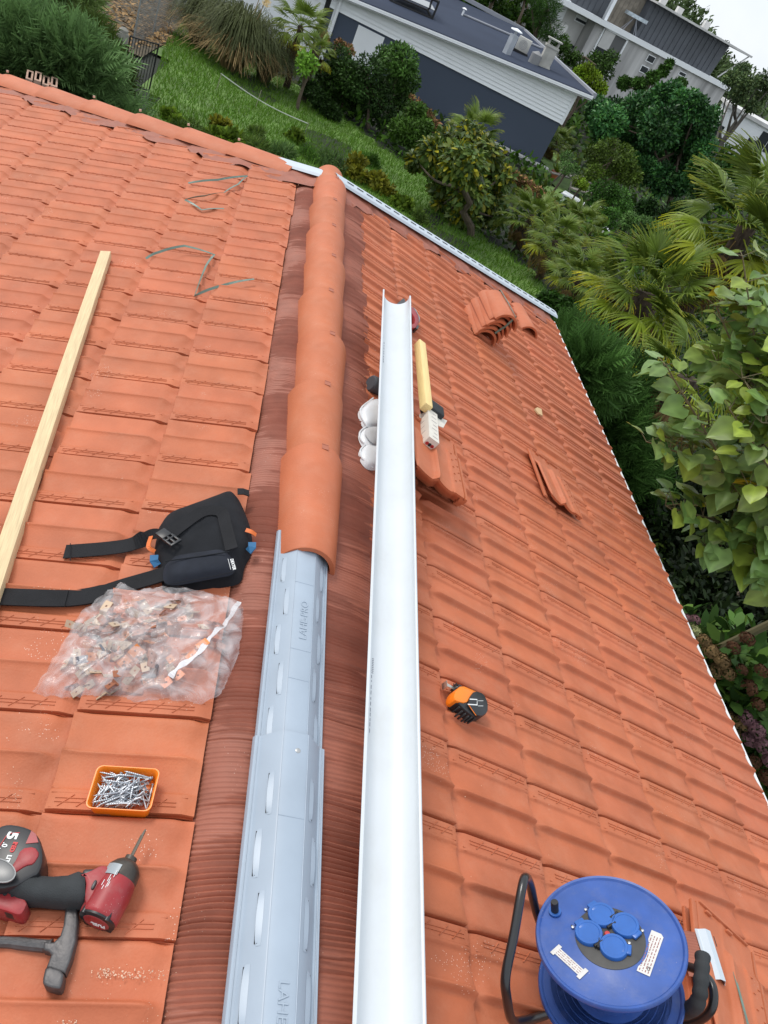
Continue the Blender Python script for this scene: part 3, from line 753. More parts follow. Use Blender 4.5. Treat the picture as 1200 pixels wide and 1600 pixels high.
for mi_, kind in enumerate(['z', 'z', 'l', 'z']):
    mb = MB(); W = .0085
    P_ = [(0, 0), (.022, 0), (.026, .008), (.048, .009)] if kind == 'z' else [(0, 0), (.030, 0), (.032, .018), (.028, .022)]
    for i in range(len(P_)-1):
        (x0, z0), (x1, z1) = P_[i], P_[i+1]
        if i == 0 or (i == 2 and kind == 'z'):       # plate with a hole
            cx, cz = (x0+x1)/2, (z0+z1)/2; nn = 10
            for sz in (0, .0011):
                ring = [(cx+.0022*math.cos(2*PI*k/nn), .0022*math.sin(2*PI*k/nn), cz+sz) for k in range(nn)]
                sq = []
                for k in range(nn):
                    a = 2*PI*k/nn; c, s = math.cos(a), math.sin(a); m = max(abs(c)/((x1-x0)/2), abs(s)/W); sq.append((cx+c/m, s/m, z0+(z1-z0)*((cx+c/m-x0)/(x1-x0))+sz))
                mb.add(ring+sq, [(k, (k+1) % nn, nn+(k+1) % nn, nn+k) if sz else (k, nn+k, nn+(k+1) % nn, (k+1) % nn) for k in range(nn)])
        else: mb.add([(x0, -W, z0), (x1, -W, z1), (x1, W, z1), (x0, W, z0), (x0, -W, z0+.0011), (x1, -W, z1+.0011), (x1, W, z1+.0011), (x0, W, z0+.0011)], [(3, 2, 1, 0), (4, 5, 6, 7), (0, 1, 5, 4), (2, 3, 7, 6)])
    me = mb.mesh('metal_clip'); me.materials.append(cl_m[mi_]); clip_me.append(me)
rg = random.Random(12); nclip = 0
for k in range(190):
    u, v = rg.random(), rg.random()
    px, py = 88+u*250, 1083-v*135+ (0 if u > .3 else (0.3-u)*80)
    if u > .62 and rg.random() < .55: continue
    x, y = PB.xy(px, py, .02); tt = (Vector((x, y))-bc).length/.17
    if tt > .98: continue
    hmax = bag_h(x, y, min(1, tt*.95))-.014
    if hmax < .01: continue
    z = rg.uniform(.1, 1)*hmax*.9
    mi_ = rg.choices([0, 1, 2, 3], [8, 4, 1.6, 2.0])[0]
    o = bpy.data.objects.new('metal_clip', clip_me[mi_]); col.objects.link(o)
    o.matrix_world = PB.M @ T(x, y, z) @ RZ(rg.uniform(0, 6.28)) @ RX(rg.uniform(-.9, .9)) @ RY(rg.uniform(-.5, .5)) @ Matrix.Scale(rg.uniform(.9, 1.4), 4)
    tag(o, ['small bent copper-coloured metal clip heaped inside the clear bag', 'small bent cream metal clip with a hole inside the clear bag', 'small bent grey metal clip heaped inside the clear bag', 'small bent orange metal clip inside the clear bag'][mi_], 'metal clip', ['copper clips in the bag', 'cream clips in the bag', 'grey clips in the bag', 'orange clips in the bag'][mi_]); nclip += 1
    if nclip >= 96: break

# ---- orange tray of screws
PT = Plane(-1, (132, 1262), (233, 1268), 0.012)
tc_ = PT.p3(193, 1231, .038); a_ = PT.p3(132, 1262, .038); b_ = PT.p3(233, 1268, .038); c_2 = PT.p3(248, 1200, .038); tw_ = (b_-a_).length*1.02; tl_ = (c_2-b_).length*.98
MT = PT.M @ frame(Vector((tc_.x, tc_.y, 0)), b_-a_, (0, 0, 1))
tray = empty('screw_tray', MT, 'small orange plastic tray heaped with zinc screws', 'tray')
def rrect(w, l, r, n=5):
    o = []
    for cx, cy, a0 in ((w/2-r, l/2-r, 0), (-w/2+r, l/2-r, PI/2), (-w/2+r, -l/2+r, PI), (w/2-r, -l/2+r, 1.5*PI)):
        for k in range(n): a = a0+PI/2*k/(n-1); o.append((cx+r*math.cos(a), cy+r*math.sin(a)))
    return o
mb = MB(); vs = []; fs = []; prof = [(.86, 0, .010), (.955, .034, .012), (1.0, .035, .013), (1.0, .0385, .013), (.965, .0385, .012), (.915, .034, .011), (.82, .003, .009)]
for sc, z, r in prof: vs += [(x, y, z) for x, y in rrect(tw_*sc, tl_*sc, r)]
n = 20
for j in range(len(prof)-1):
    for i in range(n): a = j*n+i; b = j*n+(i+1) % n; fs.append((a, b, b+n, a+n))
fs.append(list(range(n))[::-1]); fs.append([(len(prof)-1)*n+i for i in range(n)])
mb.add(vs, fs, smooth=True); mb.build('tray_shell', m_orange, tray, angle=30)
mb = MB(); Ls = .056
mb.lathe([(0, -Ls), (.0007, -Ls+.004), (.0019, -Ls+.008)] + [(.0016+(.0005 if k % 2 else 0), -Ls+.010+k*.0022) for k in range(12)] + [(.0017, -.008), (.0014, -.003), (.0037, -.0003), (.0038, .0), (.0016, .0002), (.0012, -.0012), (0, -.0012)], 9, smooth=False)
me_s = mb.mesh('screw'); me_s.materials.append(m_zincs)
rg = random.Random(5); ns_ = 0
while ns_ < 90:
    x = rg.uniform(-.40, .40)*tw_; y = rg.uniform(-.38, .38)*tl_
    z = .006+.030*ns_/90 + .006*(1-(abs(x)/tw_*2)**2); yaw = rg.gauss(.6, .9); el = rg.gauss(0, .16)
    if ns_ > 86: el = .45
    dx = math.cos(yaw); dy = math.sin(yaw)
    if abs(x-dx*Ls) > tw_*.46 or abs(y-dy*Ls) > tl_*.45: continue
    o = bpy.data.objects.new('screw', me_s); col.objects.link(o)
    o.matrix_world = MT @ T(x, y, z+max(0, -math.sin(el)*0)) @ RZ(yaw) @ RY(PI/2-el)
    tag(o, 'long zinc-plated screw lying in the heap in the orange tray', 'screw', 'zinc screws in the orange tray'); ns_ += 1

# ---- impact driver
PD = Plane(-1, (9, 1398), (133, 1395), 0.014)
drv = empty('impact_driver', PD.M, 'red and black cordless impact driver lying on its side', 'power tool')
def pxprism(P_, outline, z0, z1, m, name, parent, bev=.003, href=None, rnd=1):
    mb = MB(); o = rounded(P_.pts(outline, z1 if href is None else href), rnd) if rnd else P_.pts(outline, z1 if href is None else href)
    try: mb.prism(o, z0, z1, bev=bev)
    except Exception: mb = MB(); mb.prism(o, z0, z1)
    return mb.build(name, m, parent, angle=40)
batp = [(-46, 1352), (-22, 1312), (-2, 1290), (14, 1286), (34, 1289), (50, 1295), (62, 1309), (68, 1331), (67, 1350), (60, 1366), (50, 1370), (20, 1388), (-46, 1392)]
bo_ = pxprism(PD, batp, -.008, .070, m_blackp, 'battery', drv, .007)
pxprism(PD, [(30, 1330), (36, 1322), (59, 1316), (50, 1297), (40, 1320)][:0] or [(40, 1318), (49, 1298), (56, 1303), (60, 1316)], .0695, .0712, m_red, 'battery_panel', drv, 0, rnd=0)
pxprism(PD, [(22, 1348), (33, 1325), (54, 1322), (62, 1334), (52, 1350), (40, 1352), (22, 1364), (4, 1380), (2, 1372)], .052, .073, m_red, 'battery_mount', drv, .003)
pxprism(PD, [(-30, 1398), (2, 1385), (20, 1386), (44, 1408), (36, 1426), (28, 1430), (6, 1422), (-30, 1412)], -.004, .050, m_red, 'foot', drv, .004)
pxprism(PD, [(4, 1417), (30, 1425), (27, 1431), (3, 1424)], .02, .044, m_blackp, 'foot_pad', drv, .001)
Mt = frame(PD.p3(22, 1300, .0707), PD.p3(-2, 1352, .07)-PD.p3(22, 1300, .07), (0, 0, 1))
text_obj('5', .026, m_print, drv, Mt @ T(.000, -.001, .0), bold=.0009, sx=1.15); text_obj('.0', .013, m_print, drv, Mt @ T(.021, -.006, 0), bold=.0003); text_obj('Ah', .008, m_print, drv, Mt @ T(.031, -.013, 0))
text_obj('RED', .0105, m_printr, drv, Mt @ T(.018, .011, 0), bold=.0006); text_obj('LITHIUM', .0105, m_print, drv, Mt @ T(.043, .011, 0), bold=.0006)
mb = MB(); ribbon(mb, [PD.p3(*q, .0708) for q in ((31, 1301), (17, 1302), (10, 1306), (-6, 1330))], .0012, .0008); mb.build('red_outline', m_printr, drv)
grip = [(8, 1398), (16, 1372), (28, 1358), (50, 1352), (56, 1366), (62, 1373), (90, 1374), (112, 1371), (124, 1365), (134, 1373), (134, 1400), (130, 1420), (100, 1419), (66, 1414), (40, 1414), (14, 1404)]
def grip_solid():
    """rounded handle: elliptical cross-sections along its length"""
    mb = MB(); sec = [((14, 1372), (8, 1400), .030), ((32, 1357), (30, 1411), .034), ((52, 1354), (42, 1414), .034), ((64, 1373), (60, 1414), .030), ((85, 1374), (82, 1417), .029), ((108, 1372), (105, 1419), .029), ((124, 1366), (128, 1420), .031), ((136, 1370), (136, 1419), .031)]
    n = 16; vs = []; fs = []
    for (a, b, hh) in sec:
        A_, B_ = PD.p3(*a, .034), PD.p3(*b, .034); c = (A_+B_)/2; r = (B_-A_)/2
        for k in range(n):
            t = 2*PI*k/n; co, si = math.cos(t), math.sin(t)
            ex = .75; q = c + r*math.copysign(abs(co)**ex, co) + Vector((0, 0, hh))*math.copysign(abs(si)**ex, si); vs.append(q)
    for j in range(len(sec)-1):
        for k in range(n): a = j*n+k; b = j*n+(k+1) % n; fs.append((a, b, b+n, a+n))
    fs += [list(range(n)), [(len(sec)-1)*n+k for k in range(n)]]
    mb.add(vs, fs, smooth=True); me = mb.mesh('grip'); bm = bmesh.new(); bm.from_mesh(me); bmesh.ops.recalc_face_normals(bm, faces=bm.faces[:]); bm.to_mesh(me); bm.free()
    return link_mesh('grip', me, m_rubber, drv)
grip_solid()
# head: a barrel lying along the slope
hA = PD.p3(152, 1438, .037); hB = PD.p3(199, 1352, .037); hd_ = (hB-hA); hl = hd_.length; hd_.normalize()
MH = frame(hA, hd_, (0, 0, 1)) @ RY(PI/2)          # z axis along the barrel
rr = .036
mb = MB(); mb.lathe([(rr*.86, .0), (rr*.98, .003), (rr, .008), (rr*1.0, hl*.45), (rr*.93, hl*.66), (rr*.84, hl*.74)], 36, mtx=MH); mb.build('head_housing', m_red, drv, angle=50)
mb = MB(); mb.lathe([(rr*.86, hl*.70), (rr*.90, hl*.74), (rr*.86, hl*.90), (rr*.66, hl*1.0), (rr*.45, hl*1.06), (.012, hl*1.07), (.0115, hl*1.15), (.009, hl*1.16), (.006, hl*1.16)], 36, mtx=MH); mb.build('nose_cone', mat('scuffed_nose', (.07, .06, .05), .42, metal=.4, var=.4, vscale=40), drv, angle=50)
mb = MB(); mb.lathe([(0, -.004), (.030, -.004), (.034, -.002), (rr*.93, .002), (rr*.93, .008)], 36, mtx=MH)
for k in range(4): mb.lathe([(.0052, -.004), (.0052, .010)], 10, mtx=MH @ T(.031*math.cos(PI/4+k*PI/2), .031*math.sin(PI/4+k*PI/2), 0))
cap = mb.build('rear_cap', m_blackp, drv, angle=40)
mb = MB(); mb.lathe([(0, -.0052), (.0235, -.0052), (.025, -.0038)], 32, mtx=MH); mb.build('red_disc', m_red, cap)
MF = MH @ Matrix(((0, 1, 0, 0), (1, 0, 0, 0), (0, 0, -1, -.0055), (0, 0, 0, 1)))
text_obj('FUEL', .0125, m_print, cap, MH @ RX(PI) @ T(0, 0, .0056) @ RZ(-PI/2) @ T(-.018, .004, 0), bold=.0005)
mb = MB(); mb.tube([PD.p3(202, 1345, .037), PD.p3(222, 1306, .037)], .0034, 6, smooth=False); mb.tube([PD.p3(219.5, 1311, .037), PD.p3(221, 1308, .037), PD.p3(223, 1304.5, .037), PD.p3(226, 1299, .037), PD.p3(227.5, 1296, .037)], [.0034, .0022, .0030, .0024, .0012], 8)
mb.build('driver_bit', mat('bit_steel', (.22, .19, .15), .35, metal=.9), drv)
pxprism(PD, [(122, 1366), (140, 1360), (158, 1350), (168, 1352), (176, 1368), (152, 1412), (134, 1420), (131, 1400), (134, 1374)], .012, .064, m_red, 'trigger_housing', drv, .006)
pxprism(PD, [(128, 1363), (131, 1357), (143, 1357), (154, 1356), (150, 1366), (138, 1371), (130, 1370)], .020, .052, m_blackp, 'trigger', drv, .004)
pxprism(PD, [(142, 1386), (148, 1374), (152, 1376), (146, 1389), (142, 1389)], .063, .0675, m_blackp, 'direction_switch', drv, .001)
# white moulded lettering along the barrel and the clear nose band
Ml = frame(hA+hd_*.020+Vector((0, 0, rr-.0005)), hd_, (0, 0, 1)); sd = Ml.to_3x3() @ Vector((0, 1, 0))
mb = MB(); rg = random.Random(3)
for k in range(7):
    x0 = .018+rg.uniform(0, .03); y0 = rg.uniform(-.012, .014); z0 = -(y0*y0)/(2*rr)
    mb.box(x0, x0+rg.uniform(.004, .018), y0, y0+.0009, z0, z0+.0008, mtx=Ml)
mb.build('scratches', m_print, drv)
mb = MB(); a0, a1, n = -.9, .05, 8; vs = []
for j, (zz, r_) in enumerate(((hl*.66, rr*.95), (hl*.86, rr*.90))):
    for k in range(n+1): a = a0+(a1-a0)*k/n; vs.append((r_*1.02*math.cos(a+PI), r_*1.02*math.sin(a+PI), zz))
mb.add(vs, [(k, k+1, n+k+2, n+k+1) for k in range(n)], smooth=True, mtx=MH); mb.build('nose_band', mat('grey_band', (.30, .33, .35), .3), drv)
mb = MB(); ov = [(-18, 1350), (-4, 1341), (8, 1344), (20, 1353), (25, 1364), (20, 1374), (8, 1379), (-18, 1376)]
mb.prism(rounded(PD.pts(ov, .088), 2), .082, .087, bev=.001); mb.build('belt_hook', mat('clear_grey_plastic', (.13, .13, .13), .35, spec=.6), drv)
mb = MB(); mb.tube([(p[0], p[1], .0875) for p in rounded(PD.pts(ov, .088), 2)]+[(*rounded(PD.pts(ov, .088), 2)[0], .0875)], .0011, 6); mb.build('hook_rim', mat('hook_edge', (.35, .35, .34), .4), drv)
for q in ((8, 1396), (20, 1398)): 
    mb = MB(); c = PD.p3(*q, .051); mb.lathe([(.004, 0), (.0035, .0006), (0, .0006)], 10, mtx=T(*c)); mb.build('vent_hole', m_dark, drv)
mb = MB(); a, b = PD.p3(21, 1381, .0665), PD.p3(33, 1363, .0675); ribbon(mb, [a, b], .0045, .002); mb.build('slot', m_printr, drv)

# ---- hammer
PHm = Plane(-1, (0, 1472), (95, 1478), 0.012)
ham = empty('hammer', PHm.M, 'steel roofing hammer with square face lying beside the impact driver', 'hammer')
hp = [(103, 1410), (119, 1408), (121, 1438), (118, 1472), (110, 1500), (101, 1520), (97, 1536), (66, 1532), (70, 1515), (79, 1494), (74, 1487), (40, 1484), (20, 1465), (60, 1470), (84, 1471), (94, 1460), (99, 1445)]
mb = MB(); o_ = PHm.pts([(104, 1405), (120, 1403), (122, 1438), (119, 1470), (111, 1499), (102, 1521), (84, 1516), (72, 1512), (80, 1492), (76, 1487), (68, 1485), (68, 1471), (84, 1472), (94, 1462), (99, 1446)], .030)
mb.prism(o_, .006, .032, bev=.004); mb.build('hammer_head', m_steel, ham, angle=50)
mb = MB(); o_ = PHm.pts([(72, 1508), (101, 1518), (97, 1541), (92, 1547), (70, 1541), (66, 1534)], .033); mb.prism(rounded(o_, 1), .003, .036, bev=.004); mb.build('striking_face', m_steel, ham, angle=50)
mb = MB(); mb.tube(smooth_line([PHm.p3(x, y, .020) for x, y in ((80, 1479), (55, 1477), (20, 1473), (-10, 1472), (-60, 1473))], 4), [.0125]+[.0105]*7+[.0095]*9, 10, mtx=None); mb.build('shank', m_steel, ham)

# ---- tape measure on the right slope
PM = Plane(1, (700, 1075), (762, 1105), 0.014)
tm = empty('tape_measure', PM.M, 'orange and black tape measure with hooked end on the right slope', 'tape measure')
pxprism(PM, [(715, 1097), (713, 1090), (722, 1080), (740, 1084), (757, 1088), (763, 1100), (762, 1114), (752, 1121), (742, 1120), (730, 1112)], 0.0, .040, m_blackp, 'case', tm, .004, href=.040)
mb = MB(); cc = [PM.xy(*q, .04) for q in ((715, 1097), (724, 1110), (734, 1118), (744, 1121))]
for k in range(7):
    t = k/6*2.99; i = int(t); f_ = t-i; x = cc[i][0]+(cc[i+1][0]-cc[i][0])*f_; y = cc[i][1]+(cc[i+1][1]-cc[i][1])*f_; mb.rbox(x-.0022, x+.0022, y-.0022, y+.0022, .004, .036, .001)
mb.build('grip_ribs', m_rubber, tm)
pxprism(PM, [(722, 1070), (738, 1077), (748, 1081), (736, 1090), (729, 1099), (712, 1095), (709, 1088), (712, 1078)], .006, .044, m_orange, 'orange_shell', tm, .005, href=.044)
pxprism(PM, [(742, 1079), (756, 1083), (763, 1098), (762.5, 1113), (753, 1119), (744, 1117), (732, 1101), (734, 1089)], .038, .0475, m_blackp, 'black_panel', tm, .003, href=.0475)
mb = MB(); q = [PM.p3(x, y, .0480) for x, y in ((732, 1101), (741, 1114), (744, 1118))]; ribbon(mb, q, .0018, .001); mb.build('orange_line', m_orange, tm)
mb = MB(); ribbon(mb, [PM.p3(x, y, .0482) for x, y in ((731, 1100.5), (745.5, 1101.5), (745.5, 1093), (734, 1092.5))], .0032, .0008); mb.build('white_mark', m_print, tm)
mb = MB(); ribbon(mb, [PM.p3(747, 1095, .0480), PM.p3(755, 1095, .0480)], .0012, .0006); ribbon(mb, [PM.p3(747, 1103, .0480), PM.p3(755, 1103, .0480)], .0012, .0006); mb.build('white_marks', m_print, tm)
c = PM.p3(713.5, 1077.5, .022); dd = PM.p3(722, 1082, .022)-PM.p3(704, 1072, .022)
MN = frame(c, dd, (0, 0, 1)) @ RY(PI/2); mb = MB(); mb.lathe([(.009, -.012), (.0145, -.008), (.017, 0), (.017, .010)], 18, mtx=MN)
for k in range(9): a = 2*PI*k/9; mb.box(-.001, .001, .0, .017, -.011, -.008, mtx=MN @ RZ(a))
mb.build('nose', m_blackp, tm)
mb = MB(); ribbon(mb, [PM.p3(708, 1075, .020), PM.p3(699, 1070, .020)], .010, .0012); h0_ = PM.p3(697, 1069.5, .020); mb.rbox(h0_.x-.002, h0_.x, h0_.y-.011, h0_.y+.011, h0_.z-.016, h0_.z+.006, .0008); mb.build('end_hook', mat('hook_metal', (.6, .58, .52), .35, metal=.9), tm)

# ---- loose roof tiles
def loose_tile_mesh(tint=(1, 1, 1)):
    bm = bmesh.new(); na = len(A_S); nv = na*len(S_S)
    vs = [bm.verts.new((v.x*1.0, -(v.y if v.y > 0 else v.y*2.2), v.z+(.010 if v.y < 0 else 0))) for v in TV[:nv]]
    for f in TF:
        if max(f) < nv: bm.faces.new([vs[i] for i in f])
    # left interlocking lip
    bmesh.ops.recalc_face_normals(bm, faces=bm.faces[:])
    if bm.faces[0].normal.z < 0: bmesh.ops.reverse_faces(bm, faces=bm.faces[:])
    bmesh.ops.solidify(bm, geom=bm.faces[:], thickness=.011)
    mb = MB(); mb.bm(bm, 0, None, True, tint)
    n0 = len(TV[:nv]) + 0
    for s0, s1 in ((-.20, .98),): mb.box(-.022, .001, -s1*LT, -s0*LT, -.007, .0035, tint=None) if False else mb.rbox(-.020, .001, -s1*LT, -s0*LT, -.008, .003, .002)
    mb.rbox(.03*WT, .9*WT, .212*LT, .232*LT, -.004, .012, .003)
    for cx in (.18, .55): mb.rbox(cx*WT-.012, cx*WT+.012, .16*LT, .185*LT, .0, .014, .003)
    for (a, s) in ((.83, .15), (.83, .3), (.83, .45), (.83, .6), (.83, .75), (.93, .22), (.93, .38), (.93, .52), (.93, .68)):
        mb.rbox(a*WT-.004, a*WT+.004, -s*LT-.001, -s*LT+.001, .008, .0165+.012*s, .0006)
    mb.tint = [tint]*len(mb.v); me = mb.mesh('roof_tile'); me.materials.append(m_tile2); me.set_sharp_from_angle(angle=math.radians(40)); return me
lt_me = loose_tile_mesh((.97, .97, .97))
def loose_tile(side, pn, ph, off, label, name='roof_tile', group=None, me=None, extra=None):
    """pn = photo point of the nose's right corner, ph = head's right corner"""
    a = on_roof(*pn, side, off); b = on_roof(*ph, side, off); yv = (b-a).normalized(); n = roof_n(side); xv = yv.cross(n)
    M_ = frame(a - xv*WT, xv, n) @ T(0, LT, 0)
    if extra is not None: M_ = M_ @ extra
    o = link_mesh(name, me or lt_me, None, None, M_); tag(o, label, 'roof tile', group); return o
labs = ['top tile of the small stack beside the white gutter, with a carton on it', 'second tile down in the small stack beside the white gutter', 'third tile down in the small stack beside the white gutter', 'fourth tile down in the small stack beside the white gutter', 'bottom tile of the small stack beside the white gutter']
for k in range(5):
    loose_tile(1, (721-k*0, 786), (701-k*0, 640), .135-k*.0285, labs[k], extra=T(-.012*k + (.004 if k % 2 else 0), -.014*k, 0) @ RZ(.01*k))
loose_tile(1, (906, 810), (868, 715), .046, 'single loose orange tile lying across the courses on the right slope', extra=RY(.05))
loose_tile(1, (1206, 1700), (1182, 1545), .10, 'spare tile with raised lugs behind the blue cable reel, under a green strap')
loose_tile(1, (1206, 1708), (1180, 1552), .068, 'spare tile lying directly under the strapped tile behind the cable reel', extra=T(-.03, -.02, 0))
loose_tile(1, (1120, 1720), (1100, 1560), .05, 'spare tile lying half under the blue cable reel', extra=T(-.02, -.02, 0))

# ---- bundle of barrel ridge tiles and a single one
def barrel_at(pa, pb, off, side, label, k=0, g=1.0, group=None, drop=0):
    a = on_roof(*pa, side, off); b = on_roof(*pb, side, off); yv = (b-a).normalized(); n = roof_n(side); xv = yv.cross(n)
    me = barrel_mesh(name='barrel_tile', tint=(g, g, g), L=.36, w0=.088, w1=.078, h0=.074, h1=.062); me.materials.append(m_tile2)
    o = link_mesh('barrel_tile', me, None, None, frame(a, xv, n) @ T(0, 0, -.0)); tag(o, label, 'ridge tile', group); return o
BL = ['lowest barrel ridge tile of the strapped bundle, its dark hollow open', 'second barrel ridge tile up in the strapped bundle', 'third barrel ridge tile up in the strapped bundle', 'fourth barrel ridge tile up in the strapped bundle', 'fifth barrel ridge tile up in the strapped bundle', 'topmost barrel ridge tile of the strapped bundle, smooth broad top']
base_o = on_roof(757, 532, 1, .02); base_h = on_roof(733, 477, 1, .02)
yv = (base_h-base_o).normalized(); n1 = roof_n(1); xv = yv.cross(n1); MBun = frame(base_o, xv, n1)
for k in range(6):
    g = 1+RNG.normal()*.04; me = barrel_mesh(name='barrel_tile', tint=(g, g, g), L=.31, w0=.088, w1=.080, h0=.074, h1=.064); me.materials.append(m_tile2)
    o = link_mesh('barrel_tile', me, None, None, MBun @ T(.004*k, .012*k*(-1)**k*.3, .031*k) @ RZ(.02*(-1)**k) @ RY(-.03)); tag(o, BL[k], 'ridge tile')
mb = MB(); sp = [(.03, -.006, .078), (.035, -.012, .16), (.042, -.012, .27)]; ribbon(mb, [(.012, -.010, .078), (.03, -.012, .15), (.036, -.010, .232), (.036, .16, .230), (.036, .32, .222), (.03, .32, .12)], .014, .0012, up=Vector((0, 1, 0.2)))
o = mb.build('strapping_band', m_strap, None, MBun); tag(o, 'green strap tied round the bundle of barrel ridge tiles', 'strap')
barrel_at((824, 524), (800, 474), .0, 1, 'single barrel ridge tile lying beside the strapped bundle')
# chip of wood
PW = Plane(1, (836, 640), (848, 645), .026); mb = MB(); mb.prism(PW.pts([(836, 638.5), (840, 636), (846.5, 639), (848, 649), (842, 646)], .01), 0, .009); o = mb.build('wood_chip', mat('chip_wood', (.62, .42, .22), .8), None, PW.M); tag(o, 'small pale scrap of wood on the right slope', 'wood scrap')

# ---- mallet, carton and card on the tile stack
PK = Plane(1, (671, 690), (668, 640), .185)
mal = empty('mallet', PK.M, 'mallet with yellow wooden handle and black head behind the carton', 'mallet')
a = PK.p3(665, 628, .0); b = PK.p3(649, 545, -.03); dv = (b-a).normalized(); Mk = frame(a, dv, (0, 0, 1))
mb = MB(); mb.rbox(-.05, (b-a).length, -.019, .019, -.020, .020, .005, mtx=Mk); mb.build('handle', mat('yellow_wood', (.80, .60, .26), .6, var=.1, vscale=10, grain=(1, 20, 20)), mal)
mb = MB(); c = PK.p3(676, 640, -.01); mb.rbox(-.035, .035, -.045, .045, -.03, .022, .008, mtx=frame(c, dv, (0, 0, 1))); mb.build('mallet_head', m_rubber, mal)
m_card = mat('printed_carton', (.66, .62, .54), .7, var=.05, vscale=30)
c0 = PK.p3(671, 682, .0); c1 = PK.p3(668.5, 634, .0); c2 = PK.p3(686, 691, .0); dv = (c1-c0).normalized()
Mc = PK.M @ frame(c0, dv, (0, 0, 1)); LC = (c1-c0).length; WC = (c2-c0).length
crt = empty('carton', Mc, 'small printed cardboard carton lying on the tile stack', 'carton')
mb = MB(); mb.box(0, LC, -WC, 0, -.052, 0); mb.build('box', m_card, crt)
mb = MB(); rg = random.Random(8)
for k in range(7): x0 = .02+k*LC/8; mb.box(x0, x0+.004, -WC*.85, -WC*rg.uniform(.3, .5), .0002, .0006)
for k in range(5): x0 = .03+k*LC/6; mb.box(x0, x0+.003, -.0006-.0002, .0006, -.045, -.045+rg.uniform(.012, .032))
mb.build('print_lines', mat('grey_print', (.38, .34, .32), .7), crt)
mb = MB(); mb.box(-.0008, -.0002, -WC*.92, -WC*.08, -.048, -.041); mb.build('black_stripe', m_ink, crt)
Me = Matrix(((0, 0, -1, -.0004), (-1, 0, 0, 0), (0, 1, 0, 0), (0, 0, 0, 1)))
for i, cm in enumerate((m_printr, m_ink, m_printr)):
    mb = MB(); mb.lathe([(.0045, 0), (.0045, .0006), (.0075, .0006), (.0075, 0)], 14, mtx=Me @ T(WC*(.25+.25*i), -.027, 0)); mb.build('round_mark', cm, crt)
mb = MB(); q = PK.pts([(684, 650), (699, 657), (693, 668), (684, 664)], -.01); mb.prism(q, -.014, -.011); o = mb.build('card_flap', m_card, None, PK.M); tag(o, 'torn pale card flap beside the carton on the tile stack', 'card')

# ---- white plastic gutter fittings left of the long gutter
def fitting(outl, rim, h, label, name, dark=False):
    P_ = Plane(1, outl[0], outl[-2], .018); e = empty(name, P_.M, label, 'gutter fitting')
    mb = MB(); puffy(mb, outl, 0, h*.75, P_, noise=0, rings=8, pw=.38); mb.build('shell', m_white, e, angle=60)
    mb = MB(); mb.tube(smooth_line([P_.p3(x, y, h*.30) for x, y in rim], 4), .0035, 7); mb.build('rim', m_white, e)
    if dark: mb = MB(); puffy(mb, [(566, 677), (573, 670), (592, 669), (592, 694), (582, 697), (573, 690)], h*.8, h*1.05, P_, noise=0, rings=4); mb.build('hollow', mat('hollow_shade_pvc', (.50, .50, .50), .5), e)  # raised cushion; its grey colour stands for shade inside the white hollow
fitting([(563, 640), (566, 652), (572, 664), (580, 669), (600, 668), (600, 622), (582, 622), (571, 631)], [(583, 622), (563, 640), (571, 663), (580, 669)], .050, 'white curved gutter joiner, farthest of three fittings under the gutter', 'gutter_joiner')
fitting([(562, 676), (566, 690), (574, 700), (582, 704), (600, 702), (600, 666), (572, 666)], [(574, 665), (562, 676), (566, 690), (582, 704)], .036, 'white gutter stop end, shade of its hollow coloured grey, between two other fittings', 'gutter_stop_end', True)
fitting([(563, 704), (566, 716), (574, 727), (582, 731), (600, 730), (600, 695), (571, 693)], [(572, 693), (563, 704), (566, 716), (582, 731)], .040, 'white gutter stop end, nearest of three fittings under the gutter', 'gutter_stop_end')
a = on_roof(588, 603, 1, .035); mb = MB(); mb.lathe([(0, -.035), (.030, -.035), (.036, -.028), (.036, .028), (.030, .035), (0, .035)], 20)
o = mb.build('rubber_block', mat('grey_rubber', (.07, .075, .085), .8), None, frame(a, (1, .3, 0), roof_n(1)) @ RY(PI/2)); tag(o, 'dark grey round rubber block half hidden under the white gutter', 'rubber block')
# ---- red handled saw under the far end of the gutter
PS = Plane(1, (625, 482), (650, 500), .03)
saw = empty('hand_saw', PS.M, 'hand saw with red and black handle under the far end of the gutter', 'saw')
pxprism(PS, [(640, 479), (646, 480), (654, 493), (655, 505), (651, 513), (638, 511), (636, 508), (648, 506), (649, 497), (643, 488), (636, 490)], 0, .03, m_red, 'handle', saw, .003)
pxprism(PS, [(646, 480), (650, 484), (656, 496), (656, 503), (654, 493)], .006, .032, mat('grey_insert', (.25, .25, .26), .5), 'handle_insert', saw, 0, rnd=0)
pxprism(PS, [(652, 508), (655, 509), (653, 514), (650, 513)], .004, .034, m_blackp, 'handle_tip', saw, 0, rnd=0)
pxprism(PS, [(640, 488), (642, 506), (600, 500), (612, 482), (630, 466), (632, 467)], .010, .0115, m_steel, 'blade', saw, 0, rnd=0)

